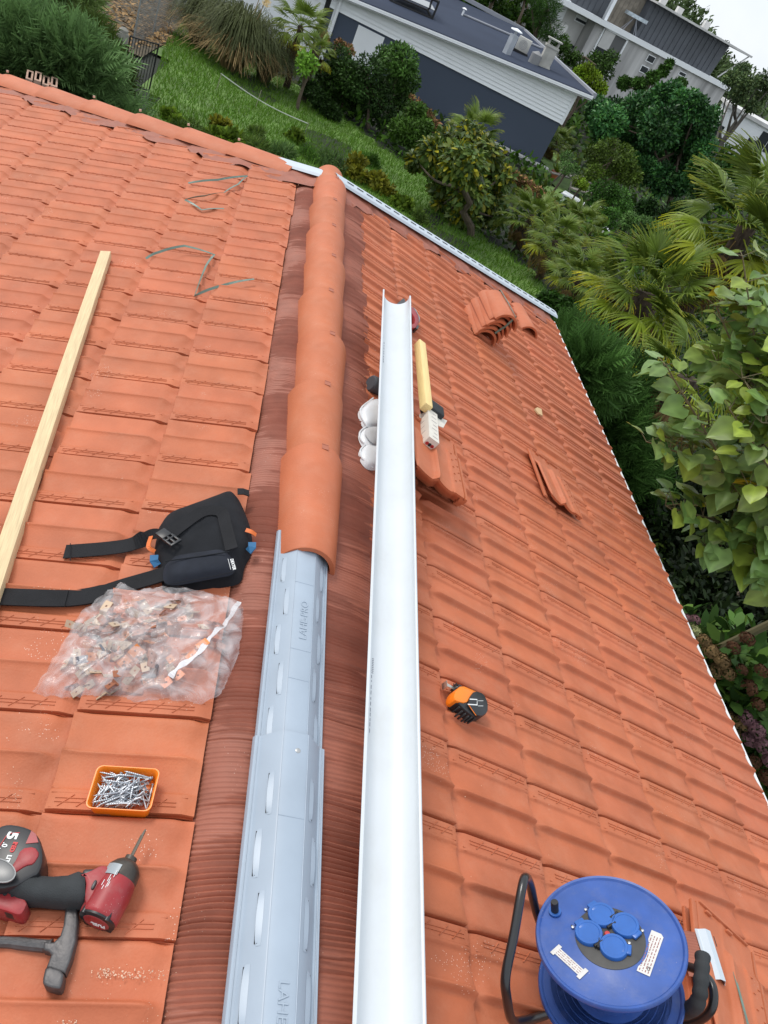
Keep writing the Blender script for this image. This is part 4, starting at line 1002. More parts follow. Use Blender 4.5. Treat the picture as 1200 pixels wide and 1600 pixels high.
# ---- offcut of vent metal with flashing, and strap, behind the reel
PV = Plane(1, (1108, 1540), (1082, 1456), .115)
v0 = PV.p3(1122, 1535, 0); v1 = PV.p3(1098, 1456, 0); Mv = PV.M @ frame(v0, v1-v0, (0, 0, 1)) @ RZ(-PI/2)
offc = empty('vent_offcut', Mv, 'short piece of grey ridge vent with red pleated skirts beside the cable reel', 'roof vent')
mb = vent_strip((v1-v0).length, 'v', .40); mb.build('vent_metal', m_galv2, offc)
LV = (v1-v0).length
for sg in (-1, 1):
    mb = MB(); vs = []; fs = []; n = int(LV/.0040)
    for i in range(n+1):
        for j in range(5): x = sg*(.036+.055*j/4); vs.append((x, LV*i/n*.92-.012*(sg > 0)*1-.0, -.004-.02*(j/4)+.0012*(i % 2)))
    for i in range(n):
        for j in range(4): q = i*5+j; fs.append((q, q+1, q+6, q+5))
    mb.add(vs, fs); mb.build('pleated_skirt', m_flash, offc)
mb = MB(); dk = MB(); dk.box(.0255, .028, LV*.72, LV*.93, .0125, .0135); dk.build('slot', m_dark, offc)
PZ = Plane(1, (1150, 1520), (1170, 1600), .125); mb = MB(); ribbon(mb, [PZ.p3(1147, 1520, 0), PZ.p3(1158, 1560, .012), PZ.p3(1170, 1605, .012), PZ.p3(1180, 1660, .01)], .009, .0012)
o = mb.build('strapping_band', m_strap, None, PZ.M); tag(o, 'green strap over the spare tile at the lower right corner', 'strap')

# ---- sawdust and crumbs on the left tiles
mb = MB(); rg = random.Random(21)
def crumbs(cx, cy, sx, sy, n, s0, s1, side=-1, lift=.017):
    for k in range(n):
        px, py = rg.gauss(cx, sx), rg.gauss(cy, sy)
        p = on_roof(px, py, side, lift+rg.uniform(-.002, .004)); r = rg.uniform(s0, s1)
        v = [p+Vector((rg.uniform(-r, r), rg.uniform(-r, r), rg.uniform(0, r))) for _ in range(4)]
        mb.add(v, [(0, 1, 2), (0, 2, 3), (0, 3, 1), (1, 3, 2)])
for a in ((165, 1520, 10, 5, 60, .0008, .0026), (215, 1523, 26, 5, 110, .0008, .0028), (105, 1597, 10, 4, 60, .001, .0028), (25, 1240, 6, 20, 70, .0005, .0016), (62, 1120, 10, 12, 60, .0005, .0016), (150, 1330, 60, 40, 60, .0004, .0013), (40, 1437, 30, 3, 70, .0005, .0016), (100, 1560, 70, 30, 90, .0004, .0014), (270, 1590, 60, 10, 10, .0005, .001)): crumbs(*a)
for a in ((578, 575, 6, 6, 40, .0012, .0035), (572, 598, 5, 6, 20, .001, .003), (800, 1300, 120, 120, 60, .0006, .0018)): crumbs(*a, side=1)
o = mb.build('sawdust', mat('sawdust', (.72, .50, .36), .9)); tag(o, 'pale crumbs of sawdust and mortar scattered on the tiles', 'sawdust', kind='stuff')

# ---- blue cable reel
vdir = np.array(ray(953, 1466)); wv = CU - vdir*(CU @ vdir); wv /= np.linalg.norm(wv); th_ = math.radians(37)
RA = Vector(-vdir*math.cos(th_)+wv*math.sin(th_)).normalized()
RC = at_depth(953, 1466, 1.63); RR = .154
xr = Vector(CR) - RA*Vector(CR).dot(RA); MR = frame(RC, xr, RA)         # x to image right, z out of the face
print('reel lowest', min(((MR @ Vector((RR*math.cos(a), RR*math.sin(a), -.165)))-Vector((0, 0, -H0))).dot(roof_n(1)) for a in np.linspace(0, 6.28, 40)))
reel = empty('cable_reel', MR, 'blue cable reel with four capped sockets and black tube frame', 'cable reel')
m_blue = mat('blue_reel_plastic', (.032, .090, .33), .45, var2=((.12, .15, .30), 16, .55), var=.16, vscale=13, bump=.08, bscale=60, rvar=.1, speck=((.45, .35, .35), 60, .05, .55))
m_blue2 = mat('blue_socket_cap', (.025, .115, .40), .33, var=.08, vscale=30)
def flange(z0, name, face):
    mb = MB(); mb.lathe([(0, z0+.002), (RR*.50, z0+.002), (RR*.53, z0+.0), (RR*.93, z0), (RR*.955, z0+.004), (RR*.985, z0+.005), (RR, z0+.001), (RR, z0-.004), (RR*.97, z0-.005), (0, z0-.005)], 72); return mb.build(name, m_blue, reel, angle=30)
flange(0, 'front_flange', 1)
bf = flange(-.155, 'rear_flange', 0)
mb = MB(); [mb.lathe([(r, -.1545), (r, -.1535), (r+.0012, -.1535), (r+.0012, -.1545)], 64) for r in (.075, .088, .101, .114, .127)]; mb.build('moulded_rings', m_blue, bf)
mb = MB(); mb.lathe([(RR*.42, -.003), (RR*.42, -.153)], 40); mb.build('drum', m_blue, reel)
mb = MB(); mb.lathe([(0, .0045), (RR*.445, .0045), (RR*.465, .0035), (RR*.465, .001)], 56); plate = mb.build('socket_plate', mat('dark_grey_plate', (.05, .048, .045), .55, var=.2, vscale=40), reel, angle=30)
def to_face(px, py, z=0.004):
    p = hit_plane(px, py, MR @ Vector((0, 0, z)), RA); q = MR.inverted() @ p; return Vector((q.x, q.y, z))
for (px, py, hx, hy) in ((940, 1432, 926, 1417), (977, 1448, 995, 1463), (920, 1460, 905, 1443), (959, 1482, 983, 1487)):
    c = to_face(px, py); h = to_face(hx, hy); d_ = (h-c); d_.z = 0; ang = math.atan2(d_.y, d_.x); Ms = T(c.x, c.y, .0045) @ RZ(ang)
    mb = MB(); mb.lathe([(0, .0078), (.0215, .0078), (.0225, .0088), (.0275, .0088), (.0290, .006), (.0290, 0)], 32, mtx=Ms); mb.rbox(.015, .0350, -.011, .011, .001, .0080, .002, mtx=Ms)
    so = mb.build('socket_cap', m_blue2, reel, angle=35)
    mb = MB(); mb.tube([(-.030, -.011, .006), (-.030, .011, .006)], .0032, 8, mtx=Ms); mb.build('cap_hinge', m_blackp, so)
    mb = MB(); mb.lathe([(0, .0035), (.003, .003), (.0034, 0)], 10, mtx=Ms @ T(.030, .018, 0)); mb.build('screw', mat('cap_screw', (.5, .5, .5), .3, .8), so)
c = to_face(949, 1460); mb = MB(); mb.lathe([(0, .005), (.005, .0045), (.0065, .002), (.0065, 0)], 16, mtx=T(c.x, c.y, .004)); mb.build('red_button', mat('red_button', (.5, .04, .04), .4), reel)
c = to_face(867, 1424); mb = MB(); mb.lathe([(0, .034), (.0075, .034), (.0085, .031), (.0085, .004)], 20, mtx=T(c.x, c.y, 0)); kn = mb.build('winding_knob', m_blackp, reel, angle=40)
mb = MB(); mb.lathe([(.009, .001), (.0135, .002), (.0135, .0065), (.0085, .007)], 24, mtx=T(c.x, c.y, 0)); mb.build('knob_base', m_blue2, kn)
m_sticker = mat('paper_sticker', (.62, .60, .57), .6, var=.08, vscale=30)
def sticker(p0, p1, w, lines, corner=0):
    a, b = to_face(*p0), to_face(*p1); L_ = (b-a).length; Ms = frame(Vector((a.x, a.y, .0012)), b-a, (0, 0, 1)); mb = MB()
    mb.prism([(0, -w/2), (L_-corner, -w/2), (L_, -w/2+corner), (L_, w/2), (0, w/2)], 0, .0006, mtx=Ms); o = mb.build('sticker', m_sticker, reel)
    mb = MB(); rg = random.Random(int(p0[0]))
    for k in range(lines):
        y = -w/2+w*(k+.7)/(lines+.6); x = .004
        while x < L_-.010: l = rg.uniform(.002, .009); mb.box(x, min(x+l, L_-.004), y, y+w*.07, .0007, .0009, mtx=Ms); x += l+rg.uniform(.0012, .004)
    mb.build('sticker_print', mat('sticker_ink', (.28, .13, .12), .7), o); return o, Ms, L_
st1, Ms1, L1 = sticker((1005, 1520), (1028, 1456), .026, 4, .006)
st2, Ms2, L2 = sticker((868, 1482), (911, 1521), .017, 3, 0)
text_obj('CE', .008, m_ink, st1, Ms1 @ T(.010, -.007, .0008))
for x0 in (-.003, L2-.006): mb = MB(); mb.rbox(x0, x0+.009, -.0135, .0135, -.0003, .0012, .0005, mtx=Ms2); mb.build('tape_end', m_sticker, st2)
for q in ((894, 1445), (985, 1429), (957, 1516)): 
    c = to_face(*q); mb = MB(); mb.lathe([(0, .0008), (.003, .0008), (.003, 0)], 10, mtx=T(c.x, c.y, 0)); mb.build('rivet_hole', m_dark, reel)
I_ = MR.inverted(); fr = lambda px, py, Z: I_ @ at_depth(px, py, Z)
m_tubeb = mat('black_painted_tube', (.012, .012, .013), .28, var=.2, vscale=30, coat=.3)
mb = MB(); path = [fr(857, 1478, 1.80), fr(838, 1425, 1.74), fr(829, 1385, 1.70), fr(822, 1371, 1.66), fr(816, 1385, 1.62), fr(803, 1460, 1.57), fr(790, 1525, 1.54), fr(792, 1560, 1.55), fr(799, 1592, 1.58), fr(815, 1596, 1.62), fr(872, 1580, 1.75), fr(900, 1574, 1.82)]
mb.tube(smooth_line(path, 5), .0098, 12); mb.build('frame_tube', m_tubeb, reel)
mb = MB(); path = [fr(1030, 1502, 1.80), fr(1062, 1507, 1.76), fr(1090, 1516, 1.72), fr(1110, 1535, 1.68), fr(1115, 1560, 1.66), fr(1108, 1582, 1.66), fr(1085, 1597, 1.68), fr(1040, 1606, 1.72), fr(1000, 1610, 1.75)]
mb.tube(smooth_line(path, 5), .0098, 12); mb.build('frame_tube', m_tubeb, reel)
mb = MB(); gp = [fr(1098, 1492, 1.66), fr(1097, 1510, 1.64), fr(1095, 1535, 1.62), fr(1093, 1556, 1.61), fr(1086, 1572, 1.62), fr(1070, 1580, 1.66)]; P_ = smooth_line(gp, 5)
mb.tube(P_, [.0155+.0013*math.sin(i*1.5) for i in range(len(P_)-9)]+[.0165]*9, 14); mb.build('hand_grip', m_rubber, reel)

# ================================================================== the ground
def bumpy(x, y): return .10*math.sin(x*.31+1)*math.sin(y*.23) + .05*math.sin(x*.9+y*.5)
def grid_sheet(name, xs, ys, zf, m, kind='structure', label=None):
    vs = [(x, y, zf(x, y)) for y in ys for x in xs]; n = len(xs)
    fs = [(j*n+i, j*n+i+1, (j+1)*n+i+1, (j+1)*n+i) for j in range(len(ys)-1) for i in range(n-1)]
    mb = MB(); mb.add(vs, fs, smooth=True); o = mb.build(name, m, None, angle=180); tag(o, label, kind=kind); return o
m_soil = mat('dark_garden_soil', (.012, .015, .007), .95, var=.45, vscale=.9, bump=.6, bscale=12)
xs = [-200+i*8 for i in range(18)]+[-60+i*2.5 for i in range(57)]+[84+i*10 for i in range(30)]
ys = [-30, -20, -12]+[-8+i*2.0 for i in range(55)]+[104+i*12 for i in range(28)]
def hill(x, y):
    h = ground_z(x, y)
    if y > 90: h += 5*math.exp(-((x-45)/45)**2)*sstep(95, 150, y)
    return h + (bumpy(x, y) if y < 60 else bumpy(x, y)*1.5)
grid_sheet('ground', xs, ys, hill, m_soil)
def gz_(x, y): return hill(x, y)
def on_hill(px, py, lift=0):
    d = ray(px, py); t = 1.0
    while t < 400:
        p = CAM + d*t
        if p[2] <= gz_(p[0], p[1])+lift: break
        t += .05 + t*.002
    return Vector((p[0], p[1], gz_(p[0], p[1])))
# lawns follow outlines read off the photo
def lawn(px, name, m, lift, step=.8, blades=0, bl=.1, seed=1, m2=None, label=None):
    P_ = [on_hill(*q) for q in px]; xy = [(p.x, p.y) for p in P_]
    def inside(x, y):
        c = False
        for i in range(len(xy)):
            (x1, y1), (x2, y2) = xy[i], xy[i-1]
            if (y1 > y) != (y2 > y) and x < (x2-x1)*(y-y1)/(y2-y1)+x1: c = not c
        return c
    x0, x1, y0, y1 = min(p[0] for p in xy), max(p[0] for p in xy), min(p[1] for p in xy), max(p[1] for p in xy)
    mb = MB(); n = 0; x = x0
    while x < x1:
        y = y0
        while y < y1:
            if inside(x+step/2, y+step/2):
                q = [(x, y), (x+step, y), (x+step, y+step), (x, y+step)]; mb.add([(a, b, gz_(a, b)+lift) for a, b in q], [(0, 1, 2, 3)], smooth=True)
            y += step
        x += step
    o = mb.build(name, m, None, angle=180); tag(o, kind='structure')
    if blades:
        rg = np.random.default_rng(seed); n = 0; V = []; 
        while n < blades:
            X = rg.uniform(x0, x1, 4000); Y = rg.uniform(y0, y1, 4000)
            for a, b in zip(X, Y):
                if inside(a, b): V.append((a, b)); n += 1
                if n >= blades: break
        V = np.array(V); k = len(V); z = np.array([gz_(a, b)+lift for a, b in V]); ang = rg.uniform(0, 6.28, k); h = bl*rg.uniform(.5, 1.3, k)*(1+.8*(rg.random(k) < .08)); w = bl*.10*rg.uniform(.7, 1.4, k)
        lean = rg.normal(0, .35, (k, 2))*h[:, None]
        p0 = np.stack([V[:, 0]-np.cos(ang)*w, V[:, 1]-np.sin(ang)*w, z], 1); p1 = np.stack([V[:, 0]+np.cos(ang)*w, V[:, 1]+np.sin(ang)*w, z], 1); p2 = np.stack([V[:, 0]+lean[:, 0], V[:, 1]+lean[:, 1], z+h], 1)
        fast_mesh('grass', np.concatenate([p0, p1, p2], 1).reshape(-1, 3), 3, (m2 or m), rg.uniform(.6, 1.4, (k, 1))*np.array([[1, 1, 1]])+rg.uniform(-.1, .1, (k, 3)), label or 'short green grass covering the garden lawn')
    return xy
def fast_mesh(name, V, nper, m, tints, label=None, parent=None, kind='stuff', smooth=False):
    """V: (faces*nper, 3), every face has its own vertices"""
    k = len(V)//nper; me = bpy.data.meshes.new(name); me.vertices.add(len(V)); me.vertices.foreach_set('co', np.asarray(V, np.float32).ravel())
    me.loops.add(len(V)); me.loops.foreach_set('vertex_index', np.arange(len(V), dtype=np.int32)); me.polygons.add(k)
    me.polygons.foreach_set('loop_start', np.arange(0, len(V), nper, dtype=np.int32)); me.update(calc_edges=True)
    a = me.color_attributes.new('tint', 'FLOAT_COLOR', 'POINT'); c = np.ones((len(V), 4), np.float32); c[:, :3] = np.repeat(np.clip(tints, .02, 4), nper, axis=0); a.data.foreach_set('color', c.ravel())
    me.materials.append(m); o = bpy.data.objects.new(name, me); col.objects.link(o)
    if parent is not None: o.parent = parent; o.matrix_parent_inverse = parent.matrix_world.inverted() if False else Matrix.Identity(4)
    elif kind: tag(o, label, kind=kind)
    return o

# ================================================================== foliage helpers
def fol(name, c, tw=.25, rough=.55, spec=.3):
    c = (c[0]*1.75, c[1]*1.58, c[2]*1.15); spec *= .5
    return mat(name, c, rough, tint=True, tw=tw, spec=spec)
def unit(n, rg): v = rg.normal(size=(n, 3)); return v/np.linalg.norm(v, axis=1)[:, None]
LEAF = {'oval': [(0, 0), (.22, .35), (.18, .75), (0, 1), (-.18, .75), (-.22, .35)], 'blade': [(-.04, 0), (.04, 0), (.05, .5), (0, 1), (-.05, .5)], 'quad': [(-.3, 0), (.3, 0), (.3, .8), (-.3, .8)],
        'spray': [(0, 0), (.055, .3), (.04, .7), (0, 1), (-.04, .7), (-.055, .3)]}
def leaves(P, D, N, size, shape, rg, fold=.25, sizes=None):
    """P roots, D directions, N approximate normals -> vertices"""
    S = LEAF[shape]; n = len(P); sz = (size*rg.uniform(.65, 1.35, n) if sizes is None else sizes)[:, None]
    D = D/np.linalg.norm(D, axis=1)[:, None]; X = np.cross(D, N); X /= (np.linalg.norm(X, axis=1)[:, None]+1e-9); U = np.cross(X, D)
    out = np.empty((n, len(S), 3))
    for i, (x, y) in enumerate(S): out[:, i] = P + X*sz*x + D*sz*y + U*sz*(abs(x)*fold - .25*y*y*fold)
    return out.reshape(-1, 3), len(S)
def crown_points(blobs, n, rg, shell=.55, gap=.35):
    """points spread through the outer part of a set of ellipsoid clumps with random gaps; returns positions, outward normals, clump index"""
    vol = np.array([b[1][0]*b[1][1]+b[1][1]*b[1][2]+b[1][0]*b[1][2] for b in blobs]); idx = rg.choice(len(blobs), n, p=vol/vol.sum())
    C = np.array([b[0] for b in blobs])[idx]; R = np.array([b[1] for b in blobs])[idx]; u = unit(n, rg); r = 1-shell*rg.random(n)**1.6
    r = r*(1+.10*np.sin(u[:, 0]*5+idx)*np.cos(u[:, 1]*6+idx*2))+rg.normal(0, .05, n)
    return C + u*R*r[:, None], u, idx
def tree(name, base, blobs, n, size, shape, m, label, cat, tints, group=None, trunk=None, droop=.3, seed=0, tvar=.22, cvar=.18, limbs=0, shell=.55, mtrunk=None, fold=.25, upness=.4, autumn=None):
    """crown of leaf-sized faces in clumps around a tapered trunk with limbs; blobs in world space [(centre),(radii)]"""
    rg = np.random.default_rng(seed+101); base = Vector(base); root = empty(name, base, label, cat, group); root.location = base
    inv = np.array(base)
    B = [((b[0][0], b[0][1], b[0][2]), b[1]) for b in blobs]
    P, u, idx = crown_points(B, n, rg, shell)
    D = u*(.75) + unit(n, rg)*.75; D[:, 2] += upness - droop; N = u + unit(n, rg)*.6 + np.array([0, 0, .6])
    V, k = leaves(P, D, N, size, shape, rg, fold)
    cl = 1+rg.normal(0, cvar, len(B)); nn = .5+.5*np.sin(P[:, 0]*2.3/size*.06)*np.sin(P[:, 1]*1.9/size*.06+P[:, 2]*3)
    base_t = np.array(tints)[rg.integers(0, len(tints), n)]
    br = (cl[idx]*(1+rg.normal(0, tvar, n)))[:, None]
    T_ = base_t*np.clip(br, .35, 2)
    if autumn is not None:
        k2 = rg.random(n) < autumn[0]; T_[k2] = np.array(autumn[1])*rg.uniform(.6, 1.3, (k2.sum(), 1))
    fast_mesh('crown', V-inv, k, m, T_, parent=root, kind=None)
    if trunk is not None:
        r0, top = trunk; mb = MB(); bx = Vector((0, 0, 0)); tp_ = Vector(top)-base
        pts = [bx.lerp(tp_, i/6)+Vector((rg.normal()*r0*.5, rg.normal()*r0*.5, 0))*(0 < i < 6) for i in range(7)]
        mb.tube(pts, [r0*(1-.09*i) for i in range(7)], 9)
        cs = [Vector(b[0])-base for b in B]; rg2 = random.Random(seed)
        for c in (cs if limbs >= len(cs) else rg2.sample(cs, min(limbs, len(cs)))):
            s = pts[rg2.choice([3, 4, 5, 6])]; mid = s.lerp(c, .5)+Vector((0, 0, -.1*(c-s).length+rg2.uniform(0, .2))); mb.tube(smooth_line([s, mid, c], 4), [r0*.45*(1-.085*i) for i in range(9)], 6)
        mb.build('trunk', mtrunk or m_bark, root)
    return root
m_bark = mat('bark', (.10, .075, .052), .9, var=.3, vscale=12, bump=.8, bscale=30)
m_leafd = fol('dark_leaf', (.030, .070, .018)); m_leafm = fol('mid_leaf', (.055, .115, .026)); m_leaff = fol('far_leaf', (.035, .075, .026), tw=.15, rough=.7)
G1, G2, G3 = (1, 1, 1), (1.5, 1.25, .9), (.7, .85, .9)
def blobs_around(c, rx, ry, rz, n, br, rg):
    out = []
    for _ in range(n):
        v = unit(1, rg)[0]; out.append(((c[0]+v[0]*rx*rg.uniform(.3, 1), c[1]+v[1]*ry*rg.uniform(.3, 1), c[2]+abs(v[2])*rz*rg.uniform(-.3, 1)), (br*rg.uniform(.7, 1.3),)*2+(br*rg.uniform(.55, .95),)))
    return out
def px_blobs(L, D, depth_r=1.0, spread=.0, rg=None, sub=0):
    """each entry (px, py, radius in photo pixels): a clump at horizontal distance D, kept at real size"""
    out = []
    for (px, py, r) in L:
        p = at_dist(px, py, D); z = (np.array(p)-CAM) @ fw; R_ = r*z/F; j = (rg.normal()*spread if rg is not None else 0)
        q = Vector(CAM).lerp(p, 1+j/D); out.append((tuple(q), (R_, R_*depth_r, R_*.9)))
        for _ in range(sub):
            v = unit(1, rg)[0]*R_*.75; out.append(((q[0]+v[0], q[1]+v[1], q[2]+v[2]), (R_*.5, R_*.5, R_*.42)))
    return out

# ---- lawns
m_lawn = mat('lawn', (.100, .175, .032), .9, var=.30, vscale=1.2, bump=.8, bscale=40)
m_blade = fol('grass_blade', (.062, .135, .022), tw=.3)
L1 = [(236, 140), (262, 60), (290, 35), (320, 40), (345, 66), (372, 88), (400, 100), (450, 128), (510, 165), (560, 205), (600, 235), (640, 262), (700, 290), (760, 380), (800, 400), (850, 450), (880, 500), (900, 560), (880, 620), (700, 500), (560, 330), (430, 290), (300, 260), (220, 200)]
lawn(L1, 'lawn', m_lawn, .03, step=.5, blades=42000, bl=.10, seed=3, m2=m_blade)
lawn([(838, 262), (850, 235), (880, 245), (905, 300), (900, 330), (860, 310)], 'far_lawn', m_lawn, .05, step=1.2)
# leaf litter slope, top left
m_litter = mat('leaf_litter', (.075, .058, .032), .95, var=.5, vscale=3.5, bump=.8, bscale=25)
lawn([(60, 0), (250, -20), (290, 20), (262, 60), (220, 90), (150, 60), (60, 50)], 'leaf_litter', m_litter, .04, step=1.0)
rg = np.random.default_rng(31)
Q = [on_hill(rg.uniform(60, 270), rg.uniform(-5, 75)) for _ in range(2600)]; P = np.array([tuple(q) for q in Q])+np.array([0, 0, .05]); n = len(P)
V, k = leaves(P, unit(n, rg)*np.array([1, 1, .3]), np.tile([0, 0, 1.], (n, 1))+unit(n, rg)*.4, .16, 'oval', rg)
fast_mesh('fallen_leaves', V, k, fol('dead_leaf', (.13, .085, .045), tw=.1), rg.uniform(.4, 1.7, (n, 1))*np.array([[1, 1, 1]]), 'brown fallen leaves covering the bank by the gate')

# ---- low leafy ground cover everywhere the lawns are not
m_gc = fol('ground_cover_leaf', (.026, .052, .016), tw=.15)
def in_poly(px, xy, x, y):
    c = False
    for i in range(len(xy)):
        (x1, y1), (x2, y2) = xy[i], xy[i-1]
        if (y1 > y) != (y2 > y) and x < (x2-x1)*(y-y1)/(y2-y1)+x1: c = not c
    return c
LXY = [(q.x, q.y) for q in (on_hill(*a) for a in L1)]; LX2 = [(q.x, q.y) for q in (on_hill(*a) for a in [(838, 262), (850, 235), (880, 245), (905, 300), (900, 330), (860, 310)])]
rg = np.random.default_rng(88); Q = []
while len(Q) < 52000:
    px, py = rg.uniform(330, 1230), rg.uniform(-10, 1240)
    if py > 500 and px < 830: continue
    d = ray(px, py)
    if d[2] > -.02: continue
    t = (CAM[2]+2.9)/(-d[2]); x, y = CAM[0]+d[0]*t, CAM[1]+d[1]*t
    for _ in range(4): t = (CAM[2]-gz_(x, y))/(-d[2]); x, y = CAM[0]+d[0]*t, CAM[1]+d[1]*t
    D_ = math.hypot(x, y)
    if D_ > 95 or (y < 6 and x < WE+.5) or in_poly(0, LXY, x, y) or in_poly(0, LX2, x, y): continue
    Q.append((x, y, gz_(x, y), D_))
Q = np.array(Q); n = len(Q); P = Q[:, :3]+np.stack([np.zeros(n), np.zeros(n), rg.random(n)**2*.35*(.5+Q[:, 3]*.03)], 1); D = unit(n, rg); D[:, 2] = abs(D[:, 2])
V, k = leaves(P, D, unit(n, rg)+np.array([0, 0, .8]), 1, 'oval', rg, sizes=(.05+.0072*Q[:, 3])*rg.uniform(.6, 1.4, n))
tn = np.array([[1, 1, 1], [1.6, 1.3, .8], [.6, .75, .6], [1.3, 1.6, .7]])[((np.sin(P[:, 0]*.7)+np.sin(P[:, 1]*.5+P[:, 0]*.3)+rg.normal(0, .5, n))*1.2+2).astype(int).clip(0, 3)]*rg.uniform(.6, 1.4, (n, 1))
fast_mesh('ground_cover', V, k, m_gc, tn, 'dense low leafy ground cover between the garden shrubs')

# ================================================================== neighbouring houses
class Wall:
    """a vertical plane in the scene; photo points on it become wall coordinates (u along, z up)"""
    def __init__(s, o, heading):
        s.o = Vector(o); h = math.radians(heading); s.u = Vector((math.cos(h), math.sin(h), 0)); s.n = Vector((s.u.y, -s.u.x, 0))   # n faces the camera
    def at(s, px, py, off=0.0): return hit_plane(px, py, s.o+s.n*off, s.n)
    def uz(s, px, py, off=0.0): p = s.at(px, py, off); return ((p-s.o).dot(s.u), p.z)
    def P(s, u, z, off=0.0): p = s.o+s.u*u+s.n*off; return Vector((p.x, p.y, z))
    def slab(s, mb, uz, off, depth, mi=0):
        """polygon in (u,z) with its face at off, reaching back by depth"""
        a = sum(uz[i][0]*uz[(i+1) % len(uz)][1]-uz[(i+1) % len(uz)][0]*uz[i][1] for i in range(len(uz)))
        if a < 0: uz = uz[::-1]
        n = len(uz); vs = [s.P(u, z, off) for u, z in uz]+[s.P(u, z, off-depth) for u, z in uz]
        fs = [tuple(range(n)), tuple(range(2*n-1, n-1, -1))]+[(i, n+i, n+(i+1) % n, (i+1) % n) for i in range(n)]
        return mb.add(vs, fs, mi)
    def rect(s, mb, u0, u1, z0, z1, off, depth, mi=0): return s.slab(mb, [(u0, z0), (u1, z0), (u1, z1), (u0, z1)], off, depth, mi)
    def pslab(s, mb, px, off, depth, mi=0): return s.slab(mb, [s.uz(*q, off) for q in px], off, depth, mi)
def world_child(mb, name, m, root, **k): return mb.build(name, m, root, Matrix.Translation(-root.location), **k)
m_slate = mat('slate_blue_paint', (.060, .078, .112), .75, var=.05, vscale=.4, bump=.1, bscale=20)
m_wpaint = mat('white_paint', (.88, .90, .91), .55, var=.03, vscale=1)
m_roofm = mat('dark_roof_membrane', (.034, .044, .070), .92, var=.12, vscale=.35, spec=.15)
m_conc = mat('pale_concrete', (.60, .59, .57), .85, var=.16, vscale=.7, bump=.2, bscale=6)
m_stone = mat('pale_stone', (.34, .33, .31), .9, var=.35, vscale=3, bump=.5, bscale=10)
m_glass = mat('window_glass', (.03, .035, .04), .12, spec=.8)
# ---- blue and white house
bpt = on_hill(836, 268); bpt = Vector((11.452, 35.103, gz_(11.452, 35.103))); BW = Wall(bpt, -5)
bh = empty('blue_house', bpt, 'dark blue single-storey house with white clapboard band and low roof', 'house'); bh.location = bpt
uR, _ = BW.uz(836, 268); uL = -16.0; zS = BW.uz(880, 195)[1]; uT = BW.uz(880, 195)[0]; gl, gr = BW.uz(560, 0, .45), BW.uz(927, 150, .45); slope = (gr[1]-gl[1])/(gr[0]-gl[0])
zt = lambda u: gr[1]+(u-gr[0])*slope
mb = MB(); BW.rect(mb, uL, 0, bpt.z-2.2, zS, 0, 13.0); world_child(mb, 'blue_wall', m_slate, bh)
mb = MB(); z = zS
while z < zt(0)-.05:
    z2 = min(z+.155, zt(0)-.02)
    ul = uL if z2 < zt(uL)-.05 else max(uL, (z2+.05-gr[1])/slope+gr[0])
    BW.slab(mb, [(ul, z), (.03, z), (.03, z2), (ul, z2)], .045, .05)
    vs = [BW.P(ul, z+.0, .085), BW.P(.04, z, .085), BW.P(.04, z2-.01, .047), BW.P(ul, z2-.01, .047)]; mb.add(vs, [(0, 1, 2, 3)]); mb.add([BW.P(ul, z, .045), BW.P(.04, z, .045), BW.P(.04, z, .085), BW.P(ul, z, .085)], [(0, 1, 2, 3)])
    z = z2
world_child(mb, 'clapboard_band', m_wpaint, bh)
mb = MB(); BW.rect(mb, -.02, .10, zS-.02, zt(0)-.1, .08, .12); world_child(mb, 'corner_board', m_wpaint, bh)
mb = MB()                                           # fascia and gutter along the eaves
for (o1, o2, dz0, dz1) in ((.45, .30, -.20, .02), (.58, .45, -.13, -.01), (.30, .0, -.20, -.17)):
    BW.slab(mb, [(uL, zt(uL)+dz0), (gr[0], zt(gr[0])+dz0), (gr[0], zt(gr[0])+dz1), (uL, zt(uL)+dz1)], o1, o1-o2)
world_child(mb, 'fascia', m_wpaint, bh)
for k in range(13):
    px = 595+k*26.5; py = 16+k*11.2; u, zz = BW.uz(px, py, .30)
    mb = MB(); p = BW.P(u, zt(u)-.22, .28); mb.lathe([(0, -.03), (.05, -.02), (.055, .02), (0, .03)], 10, mtx=T(*p)); world_child(mb, 'soffit_vent', m_wpaint, bh)  # white dots for soffit vents and gutter brackets, not lamps
zr = gr[1]
def on_z(px, py, z): return hit_plane(px, py, (0, 0, z), (0, 0, 1))
rA, rB = BW.P(gr[0], zt(gr[0])+.03, .50), BW.P(uL, zt(uL)+.03, .50)
rC = on_z(819, 47, zr+.05); rD = on_z(700, -8, zr-.2); rE = on_z(560, -75, zr-.6)
mb = MB(); top = [rA, rC, rD, rE, rB]; mb.add(top+[p-Vector((0, 0, .18)) for p in top], [(0, 1, 2, 3, 4), (9, 8, 7, 6, 5)]+[(i, 5+i, 5+(i+1) % 5, (i+1) % 5) for i in range(5)]); rf = world_child(mb, 'roof', m_roofm, bh)
m_trimg = mat('grey_roof_trim', (.30, .31, .34), .5)
mb = MB()
for a, b in ((rA, rC), (rC, rD)): 
    d_ = (b-a).normalized(); mb.box(0, (b-a).length, -.12, .06, -.10, .10, mtx=frame(a, d_, (0, 0, 1)))
world_child(mb, 'roof_trim', m_trimg, bh)
def on_roof2(px, py): return hit_plane(px, py, rA, (rB-rA).cross(rC-rA).normalized())
mb = MB(); a, b = on_roof2(722, 24), on_roof2(845, 77); mb.tube([a+Vector((0, 0, .06)), b+Vector((0, 0, .06))], .05, 6); world_child(mb, 'roof_cable', m_trimg, bh)
